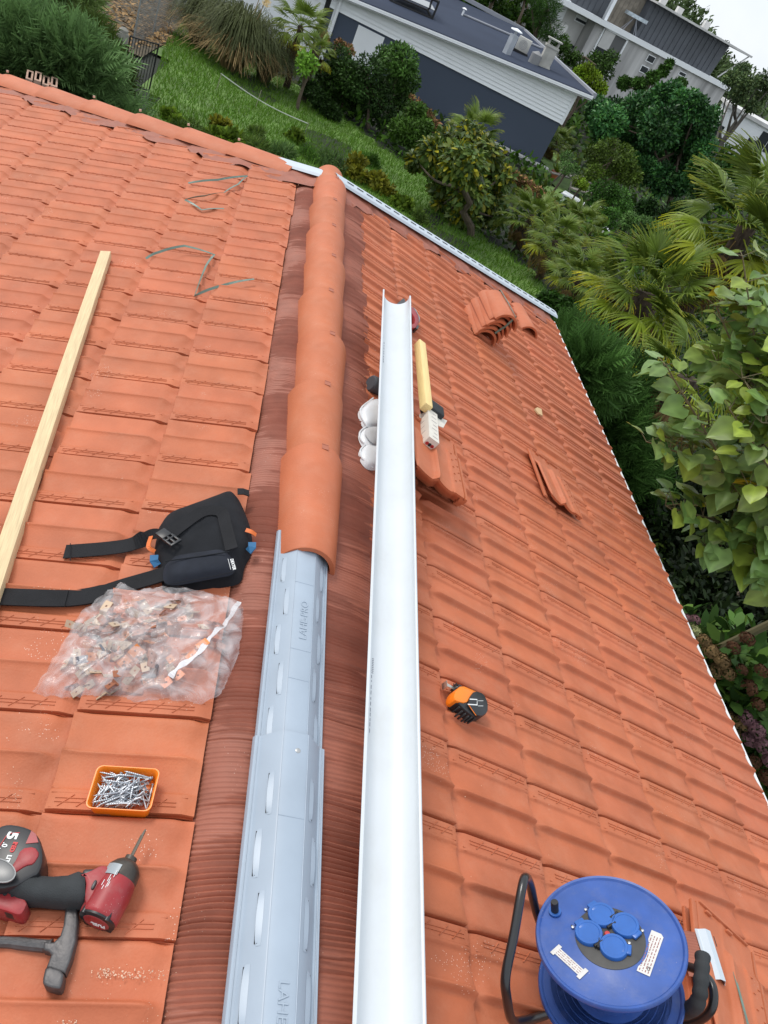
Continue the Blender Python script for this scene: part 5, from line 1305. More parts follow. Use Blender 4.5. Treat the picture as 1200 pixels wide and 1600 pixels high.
p = on_roof2(722, 24); mb = MB(); mb.tube([p, p+Vector((0, 0, .28))], .05, 10); mb.lathe([(.06, .25), (.14, .30), (.06, .35), (0, .36)], 14, mtx=T(*p)); world_child(mb, 'small_roof_vent', m_wpaint, bh)
# flue pipe with cap, AC unit, chimney
p = on_roof2(791, 84); mb = MB(); mb.box(-.22, .22, -.22, .22, -.3, 1.25, mtx=T(*p) @ RZ(.5) @ Matrix.Scale(.62, 4)); mb.lathe([(.09, 1.25), (.09, 1.5)], 12, mtx=T(*p) @ Matrix.Scale(.62, 4)); world_child(mb, 'flue', mat('shiny_flue', (.55, .58, .62), .35, metal=.5, var=.1, vscale=3), bh)
mb = MB(); mb.lathe([(0, 1.66), (.42, 1.56), (.45, 1.50), (.40, 1.50), (0, 1.55)], 20, mtx=T(*p) @ Matrix.Scale(.62, 4)); world_child(mb, 'flue_cap', m_wpaint, bh)
p = on_roof2(812, 83); ac = MB(); Ma = T(*p) @ RZ(-.3) @ Matrix.Scale(.75, 4); ac.rbox(-.42, .42, -.17, .17, .12, .85, .03, mtx=Ma); a_o = world_child(ac, 'air_conditioner', mat('ac_shell', (.55, .53, .48), .5, var=.08, vscale=3), bh)
mb = MB(); [mb.tube([Vector((r*math.cos(t*.4), -.18, .48+r*math.sin(t*.4))) for t in range(17)], .012, 5, mtx=Ma) for r in (.08, .16, .24)]; world_child(mb, 'fan_grille', m_trimg, bh)
mb = MB(); mb.box(-.5, .5, -.25, .25, 0, .12, mtx=Ma); world_child(mb, 'ac_stand', m_dark, bh)
p = on_roof2(848, 104); Mc2 = T(*p) @ RZ(-.09) @ Matrix.Scale(.56, 4); m_chim = mat('weathered_render', (.42, .41, .37), .9, var=.22, vscale=2.5, bump=.4, bscale=15)
mb = MB(); mb.box(-.48, .48, -.36, .36, -.4, 1.55, mtx=Mc2); mb.box(-.56, .56, -.44, .44, 1.42, 1.56, mtx=Mc2); mb.box(-.55, .55, -.43, .43, -.1, .12, mtx=Mc2); world_child(mb, 'chimney', m_chim, bh)
mb = MB(); [mb.box(x-.05, x+.05, y-.05, y+.05, 1.56, 1.95, mtx=Mc2) for x in (-.4, .4) for y in (-.25, .25)]; mb.box(-.60, .60, -.42, .42, 1.95, 2.04, mtx=Mc2); world_child(mb, 'chimney_cap', m_chim, bh)
p = on_roof2(833, 99); mb = MB(); mb.lathe([(.36, -.25), (.36, .55), (0, .75)], 18, mtx=T(*p) @ Matrix.Scale(.7, 4)); world_child(mb, 'round_roof_vent', mat('grey_vent', (.25, .25, .25), .8), bh)
# garage door, downpipe, window strip at the left
mb = MB(); BW.pslab(mb, [(565, 22), (604, 57), (588, 92), (547, 78)], .06, .08) if 0 else BW.rect(mb, BW.uz(560, 40)[0], BW.uz(600, 62)[0], bpt.z-1, zS-.10, .03, .05); world_child(mb, 'white_door', m_wpaint, bh)
mb = MB(); u0 = BW.uz(527, 18)[0]; mb.tube([BW.P(u0, zS+1, .15), BW.P(u0, bpt.z-1, .15)], .07, 8); BW.rect(mb, u0-.15, u0-.02, bpt.z-1, zS+.9, .05, .06); world_child(mb, 'downpipe', m_wpaint, bh)
mb = MB(); BW.rect(mb, u0-6, u0-.5, bpt.z-1, zS+.4, .06, .05); world_child(mb, 'shutter_wall', m_wpaint, bh)
mb = MB(); [BW.rect(mb, u0-.55-.0, u0-.35, bpt.z-1, zS+.4, .09, .1)]; world_child(mb, 'window_frame', m_dark, bh)
# dark solar frame standing on the roof
p0_, p1_, p2_ = on_roof2(610, 2), on_roof2(675, 30), on_roof2(688, 4); hp_ = empty('roof_hatch', p0_, 'black framed roof light standing on the dark blue roof', 'roof light')
hp_.location = p0_; mb = MB(); e1 = (p1_-p0_); e2 = Vector((0, 1, 0))*2.4; q = [p0_, p1_, p1_+e2, p0_+e2]
for i in range(4): mb.tube([q[i], q[(i+1) % 4]], .07, 6); mb.tube([q[i], q[i]+Vector((0, 0, .7))], .05, 6); mb.tube([q[i]+Vector((0, 0, .7)), q[(i+1) % 4]+Vector((0, 0, .7))], .05, 6)
world_child(mb, 'frame', m_dark, hp_); mb = MB(); mb.add([v+Vector((0, 0, .35)) for v in q]+[v+Vector((0, 0, .32)) for v in q], [(0, 1, 2, 3), (7, 6, 5, 4)]); world_child(mb, 'panel', m_glass, hp_)

# ---- stone retaining wall below the blue house
a, b = on_hill(770, 246), on_hill(846, 288); a = BW.P(-4.6, 0, .35); b = BW.P(.35, 0, .35)
sw = empty('stone_wall', (a.x, a.y, gz_(a.x, a.y)), 'low pale stone retaining wall at the foot of the blue house', 'wall'); sw.location = (a.x, a.y, gz_(a.x, a.y))
mb = MB(); rg = random.Random(2); d_ = (b-a); Lw = d_.length; d_.normalize()
for cz in range(4):
    x = 0
    while x < Lw:
        w = rg.uniform(.25, .5); z0 = bpt.z-.30+cz*.17; mb.rbox(x+.01, min(x+w, Lw)-.01, -.18+rg.uniform(0, .03), .1, z0+.01, z0+.165, .02, mtx=frame((a.x, a.y, 0), d_, (0, 0, 1)), seg=1); x += w
mb.box(0, Lw, -.14, .1, bpt.z-1.6, bpt.z-.30, mtx=frame((a.x, a.y, 0), d_, (0, 0, 1)))
world_child(mb, 'stones', m_stone, sw); mb = MB(); mb.box(-.05, Lw+.05, -.24, .14, bpt.z+.38, bpt.z+.46, mtx=frame((a.x, a.y, 0), d_, (0, 0, 1))); world_child(mb, 'coping', m_conc, sw)

# ---- concrete apartment block on the hill
o_ = at_dist(1000, 60, 74); 
best = min(range(-40, 41), key=lambda h: abs(Wall(o_, h).uz(887, 0)[1]-Wall(o_, h).uz(1137, 133)[1])); AW = Wall(o_, best); print('apt heading', best)
gzA = gz_(o_.x, o_.y)
ab = empty('apartment_building', (o_.x, o_.y, gzA), 'weathered concrete apartment block with slate-clad top storey among trees', 'building'); ab.location = (o_.x, o_.y, gzA)
zE = AW.uz(1000, 61)[1]; uLa = AW.uz(893, 3)[0]; uRa = AW.uz(1140, 132)[0]
m_cw = mat('stained_concrete_wall', (.46, .45, .44), .9, var=.38, vscale=.9, grain=(1.5, 1.5, .18), bump=.2, bscale=8)
u_a, u_b = AW.uz(943, 24)[0], AW.uz(983, 52)[0]
mb = MB(); AW.rect(mb, u_a-.3, uRa, gzA-6, zE-.35, 0, 9); world_child(mb, 'wall', m_cw, ab)
mb = MB(); AW.rect(mb, u_a-.3, uRa+.2, zE-.35, zE, .25, 9.3); world_child(mb, 'roof_slab', m_wpaint, ab)
# slate clad upper volume
s0, s1 = AW.uz(997, 47, -1)[0], AW.uz(1112, 113, -1)[0]; zT = AW.uz(1016, 2, -1)[1]; zT2 = AW.uz(1133, 66, -1)[1]
m_clad = mat('slate_cladding', (.085, .092, .105), .6, var=.15, vscale=.8)
mb = MB(); AW.slab(mb, [(s0, zE), (s1, zE), (s1+.2, (zT+zT2)/2), (s0, (zT+zT2)/2)], -1, 7); u = s0+.4
while u < s1-.2: AW.rect(mb, u, u+.06, zE+.02, (zT+zT2)/2-.05, -.95, .05); u += .55
world_child(mb, 'upper_storey', m_clad, ab)
mb = MB(); AW.rect(mb, s0-.2, s1+2.4, (zT+zT2)/2, (zT+zT2)/2+.14, -.2, 8.5); world_child(mb, 'upper_roof', m_conc, ab)
for u_, h_ in ((s0+2.5, .8), (s0+4.5, .5), (s1-1.5, .6)): mb = MB(); mb.box(-.25, .25, -.25, .25, 0, h_, mtx=T(*AW.P(u_, (zT+zT2)/2+.14, -3))); world_child(mb, 'roof_vent', m_conc, ab)
mb = MB(); mb.tube([AW.P(s1+2.2, (zT+zT2)/2, -.4), AW.P(s1+.3, zE+.2, -.4)], .06, 6); world_child(mb, 'roof_strut', m_conc, ab)
# second clad volume left
v0, v1 = AW.uz(905, 0, -1)[0], AW.uz(955, 20, -1)[0]
mb = MB(); AW.rect(mb, v0-4, v1-.4, zE, zE+3.2, -1.2, 7); u = v0-3.8
while u < v1-.6: AW.rect(mb, u, u+.06, zE+.02, zE+3.1, -1.15, .05); u += .55
world_child(mb, 'upper_storey', m_clad, ab)
mb = MB(); AW.rect(mb, v1-.4, v1-.1, zE, zE+3.4, -.9, .3); world_child(mb, 'white_post', m_wpaint, ab)
mb = MB(); u = v1
while u < s0: AW.rect(mb, u, u+.42, zE, zE+2.9, -1.8, .1); u += .45
world_child(mb, 'timber_screen', mat('grey_timber', (.22, .19, .15), .85, var=.3, vscale=2), ab)
# left wing: recessed balcony, windows
w0, w1 = AW.uz(862, 0, -.6)[0], u_a-.3
mb = MB(); AW.rect(mb, w0-5, w1, gzA-6, zE-.35, -1.2, 8); world_child(mb, 'wing_wall', m_conc, ab)
mb = MB(); AW.rect(mb, w0-5, w1+1.2, zE-.35, zE, .55, 3); world_child(mb, 'wing_slab', m_wpaint, ab)
q = [AW.uz(*p_, -.2) for p_ in ((851, 24), (884, 42))]; mb = MB(); AW.rect(mb, q[0][0], q[1][0], q[1][1]-.75, q[1][1]+.15, .1, 1.2); world_child(mb, 'balcony', m_conc, ab)
mb = MB(); AW.rect(mb, q[0][0]-.1, q[1][0]+.1, q[1][1]+.15, q[1][1]+1.55, -1.15, .1); bw_ = world_child(mb, 'window', m_wpaint, ab)
for (a_, b_), lab in ((((902, 22), (924, 46)), 's'), (((886, 66), (900, 82)), 'd'), (((912, 48), (916, 60)), 's')):
    c0, c1 = AW.uz(*a_, -1.15), AW.uz(*b_, -1.15); mb = MB(); AW.rect(mb, c0[0], max(c1[0], c0[0]+.8), c1[1], c0[1], -1.16, .06); f_ = world_child(mb, 'window', m_wpaint, ab)
    mb = MB(); AW.rect(mb, c0[0]+.08, max(c1[0], c0[0]+.8)-.08, c1[1]+.08, (c0[1] if lab == 'd' else c1[1]+.25), -1.12, .02); g_ = world_child(mb, 'pane', m_glass, ab)
# tall loggia with white frame, and two slit windows
c0, c1 = AW.uz(950, 37, .1), AW.uz(984, 55, .1); zb = AW.uz(957, 97, .1)[1]
mb = MB(); AW.rect(mb, c0[0], c1[0], zb-.6, zE-.36, .03, .06); world_child(mb, 'loggia_opening', mat('loggia_shade', (.12, .12, .12), .8), ab)
mb = MB(); [AW.rect(mb, *r, .12, .14) for r in ((c0[0]-.12, c0[0], zb-.7, zE-.36), (c1[0], c1[0]+.14, zb-.9, zE-.36), (c0[0]-.12, c1[0]+.14, zE-.46, zE-.34))]; world_child(mb, 'loggia_frame', m_wpaint, ab)
mb = MB(); AW.rect(mb, c0[0]+.1, c0[0]+(c1[0]-c0[0])*.50, zE-2.6, zE-.48, .08, .06); world_child(mb, 'roller_blind', m_conc, ab)
mb = MB(); AW.rect(mb, c0[0]+.1, c1[0]-.1, zb-.55, zb+.5, .09, .05); world_child(mb, 'glass_parapet', m_glass, ab)
for a_, b_ in (((1013, 86), (1021, 99)), ((1003, 103), (1010, 115)), ((1062, 112), (1071, 120))):
    c0, c1 = AW.uz(*a_, .05), AW.uz(*b_, .05); cx = (c0[0]+c1[0])/2; mb = MB(); AW.rect(mb, cx-.42, cx+.42, c1[1]-.1, c0[1]+.1, .04, .05); world_child(mb, 'window', m_wpaint, ab); mb = MB(); AW.rect(mb, cx-.36, cx+.36, c1[1]-.03, c0[1]+.04, .06, .02); world_child(mb, 'pane', m_glass, ab)
# terrace things: drying rack and planter
p = AW.P((v1+s0)/2+.6, zE, -.6); dr = empty('clothes_rack', p, 'drying rack with pale laundry on the apartment terrace', 'clothes rack'); dr.location = p
mb = MB(); [mb.tube([(x, 0, 0), (x*.2, .3, 1.0)], .03, 5) for x in (-.6, .6)]; [mb.tube([(x, .6, 0), (x*.2, .3, 1.0)], .03, 5) for x in (-.6, .6)]; mb.build('frame', m_trimg, dr)
mb = MB(); mb.box(-.9, .9, -.1, .7, 1.0, 1.25); mb.build('laundry', mat('pale_laundry', (.50, .56, .60), .8, var=.3, vscale=5), dr)
# ---- white house at the right edge
o2 = at_dist(1190, 215, 88); W2 = Wall(o2, -20); gz2 = gz_(o2.x, o2.y); zt2 = W2.uz(1175, 188)[1]
wh = empty('white_house', (o2.x, o2.y, gz2), 'white rendered house with small dark windows at the right edge', 'house'); wh.location = (o2.x, o2.y, gz2)
u0 = W2.uz(1120, 200)[0]; mb = MB(); W2.rect(mb, u0, u0+26, gz2-6, zt2, 0, 8); world_child(mb, 'wall', m_wpaint, wh)
mb = MB(); W2.rect(mb, u0-.3, u0+26.3, zt2, zt2+.3, .3, 8.6); world_child(mb, 'roof', m_conc, wh)
for px in ((1120, 205), (1171, 228), (1182, 234), (1193, 218), (1204, 230)):
    c = W2.uz(*px, .03); mb = MB(); W2.rect(mb, c[0]-.45, c[0]+.45, c[1]-.6, c[1]+.6, .03, .04); world_child(mb, 'window', m_glass, wh)

# ================================================================== palms
def fan_mesh(name, R_=.6, nseg=26, span=200, pet=.7, droop=.35, m=None, col0=(1, 1, 1), tip=(1.6, 1.2, .7), seed=0, w=.048):
    """one fan frond: petiole along +x then a fan of narrow folded segments; z up"""
    rg = np.random.default_rng(seed); mb = MB(); pp = [(pet*t, 0, -.10*pet*math.sin(t*PI*.5)*t) for t in np.linspace(0, 1, 6)]
    mb.tube(pp, [.014, .012, .011, .010, .009, .008], 5, tint=(1.1*col0[0], 1.1*col0[1], .8*col0[2])); h = Vector(pp[-1])
    for i in range(nseg):
        a = math.radians(-span/2+span*i/(nseg-1)+rg.normal()*1.5); L = R_*(.82+.18*math.cos(a*.8))*rg.uniform(.92, 1.06)*(1-.15*(abs(a) > 1.5)); d = Vector((math.cos(a), math.sin(a), .10)); s = Vector((-math.sin(a), math.cos(a), 0))
        n = 6; dr_ = droop*rg.uniform(.7, 1.5); pts = []
        for k in range(n+1):
            t = k/n; pts.append(h+d*(L*t)-Vector((0, 0, dr_*L*t*t*(1+.8*(t > .6)*(t-.6)))))
        vs = []; fs = []; tn = []
        for k, p in enumerate(pts):
            t = k/n; ww = w*R_/.6*(min(1, .35+t*1.6) if t < .55 else max(.06, 1-(t-.55)/.45)); vs += [p-s*ww/2+Vector((0, 0, -.006)), p+Vector((0, 0, .006)), p+s*ww/2+Vector((0, 0, -.006))]
        for k in range(n): q = k*3; fs += [(q, q+1, q+4, q+3), (q+1, q+2, q+5, q+4)]
        b = len(mb.v); g = rg.uniform(.8, 1.2); mb.add(vs, fs, smooth=False)
        for k in range(n+1):
            t = k/n; f = max(0, (t-.72)/.28)**1.5; c = tuple((col0[j]*(1-f)+tip[j]*f)*g for j in range(3))
            for q in range(3): mb.tint[b+k*3+q] = c
    me = mb.mesh(name); me.materials.append(m); return me
m_frond = fol('palm_frond', (.080, .130, .026), tw=.2, rough=.42, spec=.5); m_deadf = fol('dead_frond', (.085, .060, .034), tw=.1, rough=.8)
FR = [fan_mesh('frond', seed=1, m=m_frond, droop=.22), fan_mesh('frond', seed=2, m=m_frond, droop=.45, span=180), fan_mesh('frond', seed=3, m=m_frond, droop=.15, span=230, tip=(2.2, 1.5, .5))]
FRY = [fan_mesh('frond', seed=4, m=m_frond, col0=(1.7, 1.35, .7), tip=(5.5, 3.2, .6), droop=.3), fan_mesh('frond', seed=5, m=m_frond, col0=(1.4, 1.3, .7), tip=(4.2, 2.8, .6), droop=.5)]
FRD = [fan_mesh('dead_frond', seed=6, m=m_deadf, droop=1.0, span=120, R_=.62), fan_mesh('dead_frond', seed=7, m=m_deadf, droop=.8, span=90, R_=.6, tip=(1.9, 1.7, 1.2))]
m_fibre = mat('palm_fibre', (.055, .038, .024), .95, var=.5, vscale=20, bump=1, bscale=50)
def palm(base, top, R_, n, label, nd=8, ny=4, seed=0, r=.09, group=None, low=-.5, pet=1.0):
    rg = random.Random(seed); base = Vector(base); top = Vector(top); root = empty('palm_tree', base, label, 'palm', group); root.location = base
    mb = MB(); d = top-base; pts = [d*(i/8)+Vector((.05*math.sin(i), .05*math.cos(i*1.3), 0))*(0 < i < 8) for i in range(9)]
    mb.tube(pts, [r*(1.15-.02*i)*(1+.1*(i % 2)) for i in range(9)], 10)
    for k in range(60):
        t = rg.random()**.6; p = d*t; a = rg.uniform(0, 6.28); o = Vector((math.cos(a), math.sin(a), 0)); mb.add([p+o*r*.9+Vector((0, 0, -.02)), p+o*r*.9+Vector((.02, .02, 0)), p+o*r*2.2+Vector((0, 0, -.12*rg.uniform(.3, 1.5)))], [(0, 1, 2)])
    mb.build('trunk', m_fibre, root)
    k = 0
    for i in range(n+nd):
        a = i*2.39996+rg.uniform(-.3, .3)
        if i < n:
            t = i/n; el = 1.25-1.65*t**.8+rg.uniform(-.15, .15) if low < -.4 else 1.3-1.3*t
            me = rg.choice(FRY) if (i > n-ny-1) else rg.choice(FR)
        else: el = rg.uniform(-1.35, -.25); me = rg.choice(FRD)
        s = R_/.6*rg.uniform(.82, 1.12)*(1 if i < n else .85)
        o = bpy.data.objects.new(me.name.split('.')[0], me); col.objects.link(o); o.parent = root
        o.matrix_local = T(*(d+Vector((0, 0, -.02*i*s*.3)))) @ RZ(a) @ RY(-el) @ RX(rg.uniform(-.35, .35)) @ Matrix.Scale(s, 4)
    return root
def D_high(px, py, h):
    d = ray(px, py); t = 2.0
    while t < 150:
        p = CAM+d*t
        if p[2] <= gz_(p[0], p[1])+h: break
        t += .1
    return t*math.hypot(d[0], d[1])
def palm_px(cx, cy, D, rpx, n, label, **k):
    c = at_dist(cx, cy, D); z = (np.array(c)-CAM) @ fw; R_ = rpx*z/F*.5; b = Vector((c.x+.1, c.y+.1, gz_(c.x, c.y)-.1)); return palm(b, c, R_, n, label, **k)

# ================================================================== what grows around the house, from near to far
G = G1
def D_of(px, py): p = on_hill(px, py); return math.hypot(p.x-CAM[0], p.y-CAM[1])
for q in ((230, 150), (390, 95), (480, 125), (560, 210), (700, 290), (740, 372), (850, 300), (620, 240), (900, 330), (870, 440), (1050, 330)): print('D', q, round(D_of(*q), 1))

# ---- catalpa by the eaves: large heart-shaped leaves
m_cat = mat('catalpa_leaf', (.22, .315, .070), .40, tint=True, tw=.30, spec=.55)
def heart_leaves(P, D, N, S, tint, rg):
    t = np.array([0, .10, .28, .5, .72, .9, 1.0]); w = np.array([.20, .40, .48, .42, .27, .10, .0])
    cols = np.array([-1, -.5, 0, .5, 1.0]); n = len(P)
    D = D/np.linalg.norm(D, axis=1)[:, None]; X = np.cross(D, N); X /= np.linalg.norm(X, axis=1)[:, None]; U = np.cross(X, D)
    cup = rg.uniform(-.05, .35, n); dr = rg.uniform(.05, .55, n); wav = rg.uniform(0, 6.28, n)
    G_ = np.empty((n, len(t), 5, 3)); C_ = np.empty((n, len(t), 5, 3))
    for i, (tt, ww) in enumerate(zip(t, w)):
        for j, c in enumerate(cols):
            back = -.16*abs(c)**1.3*(1 if i == 0 else (.4 if i == 1 else 0))
            x = ww*c; y = tt+back; z = cup*abs(x)*1.0 - dr*y*y*.55 + .035*np.sin(wav+tt*9+c*2)*abs(c)
            G_[:, i, j] = P + X*(S*x)[:, None] + D*(S*y)[:, None] + U*(S*z)[:, None]
            C_[:, i, j] = tint*(1.28 if c == 0 else (1.0 if abs(c) == 1 else .93))*(1+.10*((i % 2)*2-1)*(abs(c) == .5))
    V = []; Cc = []
    for i in range(len(t)-1):
        for j in range(4):
            for (a, b) in ((i, j), (i, j+1), (i+1, j+1), (i+1, j)): V.append(G_[:, a, b]); Cc.append(C_[:, a, b])
    k = (len(t)-1)*4; V = np.stack(V, 1).reshape(-1, 3); Cc = np.stack(Cc, 1).reshape(-1, 3); return V, Cc
def vert_mesh(name, V, C_, m, parent):
    k = len(V)//4; me = bpy.data.meshes.new(name); me.vertices.add(len(V)); me.vertices.foreach_set('co', V.astype(np.float32).ravel()); me.loops.add(len(V)); me.loops.foreach_set('vertex_index', np.arange(len(V), dtype=np.int32)); me.polygons.add(k)
    me.polygons.foreach_set('loop_start', np.arange(0, len(V), 4, dtype=np.int32)); me.update(calc_edges=True); a = me.color_attributes.new('tint', 'FLOAT_COLOR', 'POINT'); c = np.ones((len(V), 4), np.float32); c[:, :3] = np.clip(C_, .02, 5); a.data.foreach_set('color', c.ravel())
    bm = bmesh.new(); bm.from_mesh(me); bmesh.ops.remove_doubles(bm, verts=bm.verts[:], dist=1e-5); bm.to_mesh(me); bm.free(); me.polygons.foreach_set('use_smooth', [True]*len(me.polygons))
    me.materials.append(m); o = bpy.data.objects.new(name, me); col.objects.link(o); o.parent = parent; return o
rg = np.random.default_rng(77); cb = at_dist(1190, 760, 4.7); cb.z = gz_(cb.x, cb.y)
cat = empty('catalpa_tree', cb, 'young catalpa tree with big pale green heart-shaped leaves beside the roof', 'tree'); cat.location = cb
shoots = [((1190, 900), (1160, 400), 4.5), ((1190, 850), (1040, 570), 4.3), ((1190, 800), (1010, 690), 4.2), ((1200, 880), (1040, 790), 4.3), ((1200, 800), (1120, 480), 4.5), ((1220, 900), (1090, 850), 4.4), ((1230, 900), (1130, 880), 4.6), ((1230, 700), (1200, 430), 4.7), ((1200, 750), (1075, 650), 4.5), ((1220, 780), (1140, 640), 4.2), ((1240, 820), (1170, 760), 4.2), ((1250, 600), (1200, 560), 4.4), ((1200, 620), (1100, 560), 4.6), ((1240, 900), (1190, 820), 4.5), ((1210, 700), (1160, 590), 4.3), ((1240, 680), (1190, 660), 4.2), ((1200, 880), (1075, 740), 4.5), ((1240, 960), (1180, 870), 4.5), ((1220, 560), (1150, 470), 4.6)]
mb = MB(); Pl, Dl, Nl, Sl = [], [], [], []; c0 = np.array(cb)
for (b, t_p, D_) in shoots:
    A_ = at_dist(*b, 4.8); B_ = at_dist(*t_p, D_); mid = A_.lerp(B_, .5)+Vector((rg.normal()*.06, rg.normal()*.06, .05)); P_ = smooth_line([A_, mid, B_], 7)
    mb.tube([p-cb for p in P_], [.011*(1-.05*i) for i in range(len(P_))], 6)
    for i in range(2, len(P_)):
        for s in (0, 1, 2, 3):
            if rg.random() < .15: continue
            a = rg.uniform(0, 6.28); tg = (P_[i]-P_[i-1]).normalized(); o = Vector((math.cos(a), math.sin(a), rg.uniform(-.1, .4))); o = (o-tg*o.dot(tg)*.7).normalized()
            pet = rg.uniform(.05, .13); q = P_[i]+o*pet+Vector((0, 0, .02)); mb.tube([P_[i]-cb, q-cb], .0022, 4); Pl.append(q); Dl.append(o+Vector((0, 0, -.35+rg.normal()*.25))+tg*.35); Nl.append(Vector((rg.normal()*.35, rg.normal()*.35, 1))); Sl.append(rg.uniform(.075, .175)*(.75 if i > len(P_)-3 else 1))
cgr = at_dist(1260, 760, 5.3); cgr.z = gz_(cgr.x, cgr.y)-.1
mb.tube([cgr-cb, at_dist(1255, 950, 5.2)-cb, at_dist(1250, 850, 5.0)-cb, at_dist(1240, 700, 4.8)-cb, at_dist(1225, 500, 4.8)-cb], [.030, .028, .025, .022, .015], 8)
mb.build('branches', mat('green_bark', (.14, .12, .06), .8), cat)
P_, D_, N_, S_2 = (np.array([tuple(v) for v in L_]) for L_ in (Pl, Dl, Nl, [(s, 0, 0) for s in Sl])); S_2 = S_2[:, 0]; n = len(P_)
ti = np.array([[1, 1, 1], [1.35, 1.25, .8], [.8, .95, 1.05], [1.0, 1.12, 1.5]])[rg.integers(0, 4, n)]*rg.uniform(.75, 1.2, (n, 1)); yy = rg.random(n) < .02; ti[yy] = [2.6, 1.6, .5]
V, Cc = heart_leaves(P_-c0, D_, N_, S_2, ti, rg); vert_mesh('crown', V, Cc, m_cat, cat); print('catalpa leaves', n)

# ---- hydrangeas in the shade below the eaves
m_hleaf = fol('hydrangea_leaf', (.030, .068, .018), tw=.15)
heads = [(1073, 966, 9, 'm'), (1087, 968, 9, 'm'), (1085, 985, 11, 'g'), (1100, 1001, 13, 'b'), (1112, 1018, 15, 'b'), (1128, 1032, 15, 'b'), (1120, 1048, 14, 'b'), (1138, 1052, 13, 'b'), (1147, 1011, 12, 'r'), (1168, 998, 13, 'r'), (1160, 1046, 10, 'r'), (1172, 1074, 14, 'r'), (1190, 1048, 12, 'r'), (1185, 1100, 12, 'r'), (1142, 1122, 12, 'b'), (1160, 1130, 14, 'b'), (1168, 1122, 14, 'm'), (1183, 1140, 15, 'm'), (1172, 1155, 14, 'm'), (1192, 1165, 15, 'm'), (1150, 1145, 12, 'b'), (1205, 1190, 15, 'm'), (1198, 1215, 14, 'r'), (1215, 1240, 14, 'm'), (1180, 1190, 12, 'r')]
hc = {'m': (.10, .055, .085), 'g': (.22, .25, .15), 'b': (.10, .070, .042), 'r': (.055, .028, .020)}
groups_h = [(heads[:8], 'hydrangea bush with faded brown and green heads nearest the far eave'), (heads[8:14], 'hydrangea bush with dark red dried heads in deep shade'), (heads[14:], 'hydrangea bush with dusky mauve heads close under the near eave')]
rgh = np.random.default_rng(5)
for gi, (hs, lab) in enumerate(groups_h):
    c = at_dist(hs[len(hs)//2][0]+10, hs[len(hs)//2][1], 5.2); b = Vector((c.x, c.y, gz_(c.x, c.y))); blobs = []
    for (x, y, r, _) in hs: p = at_dist(x+6, y+14, 5.25); blobs.append(((p.x, p.y, p.z-.12), (.24, .24, .18)))
    for _ in range(3): q = blobs[rgh.integers(len(blobs))][0]; blobs.append(((q[0]+rgh.uniform(0, .4), q[1]+rgh.uniform(-.2, .3), q[2]-.3), (.35, .35, .3)))
    root = tree('hydrangea_bush', b, blobs, 800, .13, 'oval', m_hleaf, lab, 'hydrangea', [(1, 1, 1), (1.5, 1.35, 1), (.7, .8, .8)], trunk=(.03, (b.x, b.y, c.z-.3)), seed=50+gi, limbs=8, upness=.5)
    for (x, y, r, k_) in hs:
        p = at_dist(x, y, 5.0); z = (np.array(p)-CAM) @ fw; R_ = r*z/F; n = 170; u = unit(n, rgh); u[:, 2] = abs(u[:, 2])*1.0-.25; Pp = np.array(p)+u*R_*np.array([1, 1, .8]); V, kk = leaves(Pp, np.cross(u, unit(n, rgh)), u, R_*.34, 'quad', rgh, .1)
        fast_mesh('flower_head', V-np.array(b), kk, fol('hydrangea_'+k_, hc[k_], tw=.1, rough=.8), rgh.uniform(.6, 1.5, (n, 1))*np.array([[1, 1, 1]]), parent=root, kind=None)

# ---- dense shrubs under the catalpa, deep shade put into their near-black leaf colour
rg = np.random.default_rng(9)
for i, (x, y, D, r, lab) in enumerate(((1060, 860, 8.6, 70, 'shrub coloured near black for shade behind the catalpa, nearer the big palm'), (1150, 930, 7.6, 90, 'shrub coloured near black for shade behind the catalpa, lower right'), (1010, 760, 9.4, 60, 'shrub coloured near black for shade beside the roof edge below the feathery conifer'), (1200, 1060, 7.0, 100, 'shrub coloured near black for shade behind the hydrangeas at the right edge'), (1130, 760, 8.8, 80, 'shrub coloured near black for shade behind the middle of the catalpa'))):
    p = at_dist(x, y, D); z = (np.array(p)-CAM) @ fw; R_ = r*z/F; b = Vector((p.x, p.y, gz_(p.x, p.y)))
    bl = blobs_around((p.x, p.y, (p.z+b.z)/2), R_*1.2, R_, abs(p.z-b.z)*.5, 9, R_*.75, rg)
    tree('shrub', b, bl, 5200, .09, 'oval', fol('shade_painted_leaf', (.004, .009, .003), tw=.1), lab, 'shrub', [(1, 1, 1), (.7, .8, .7), (1.6, 1.5, 1.2)], trunk=(.05, p), seed=i, limbs=4)
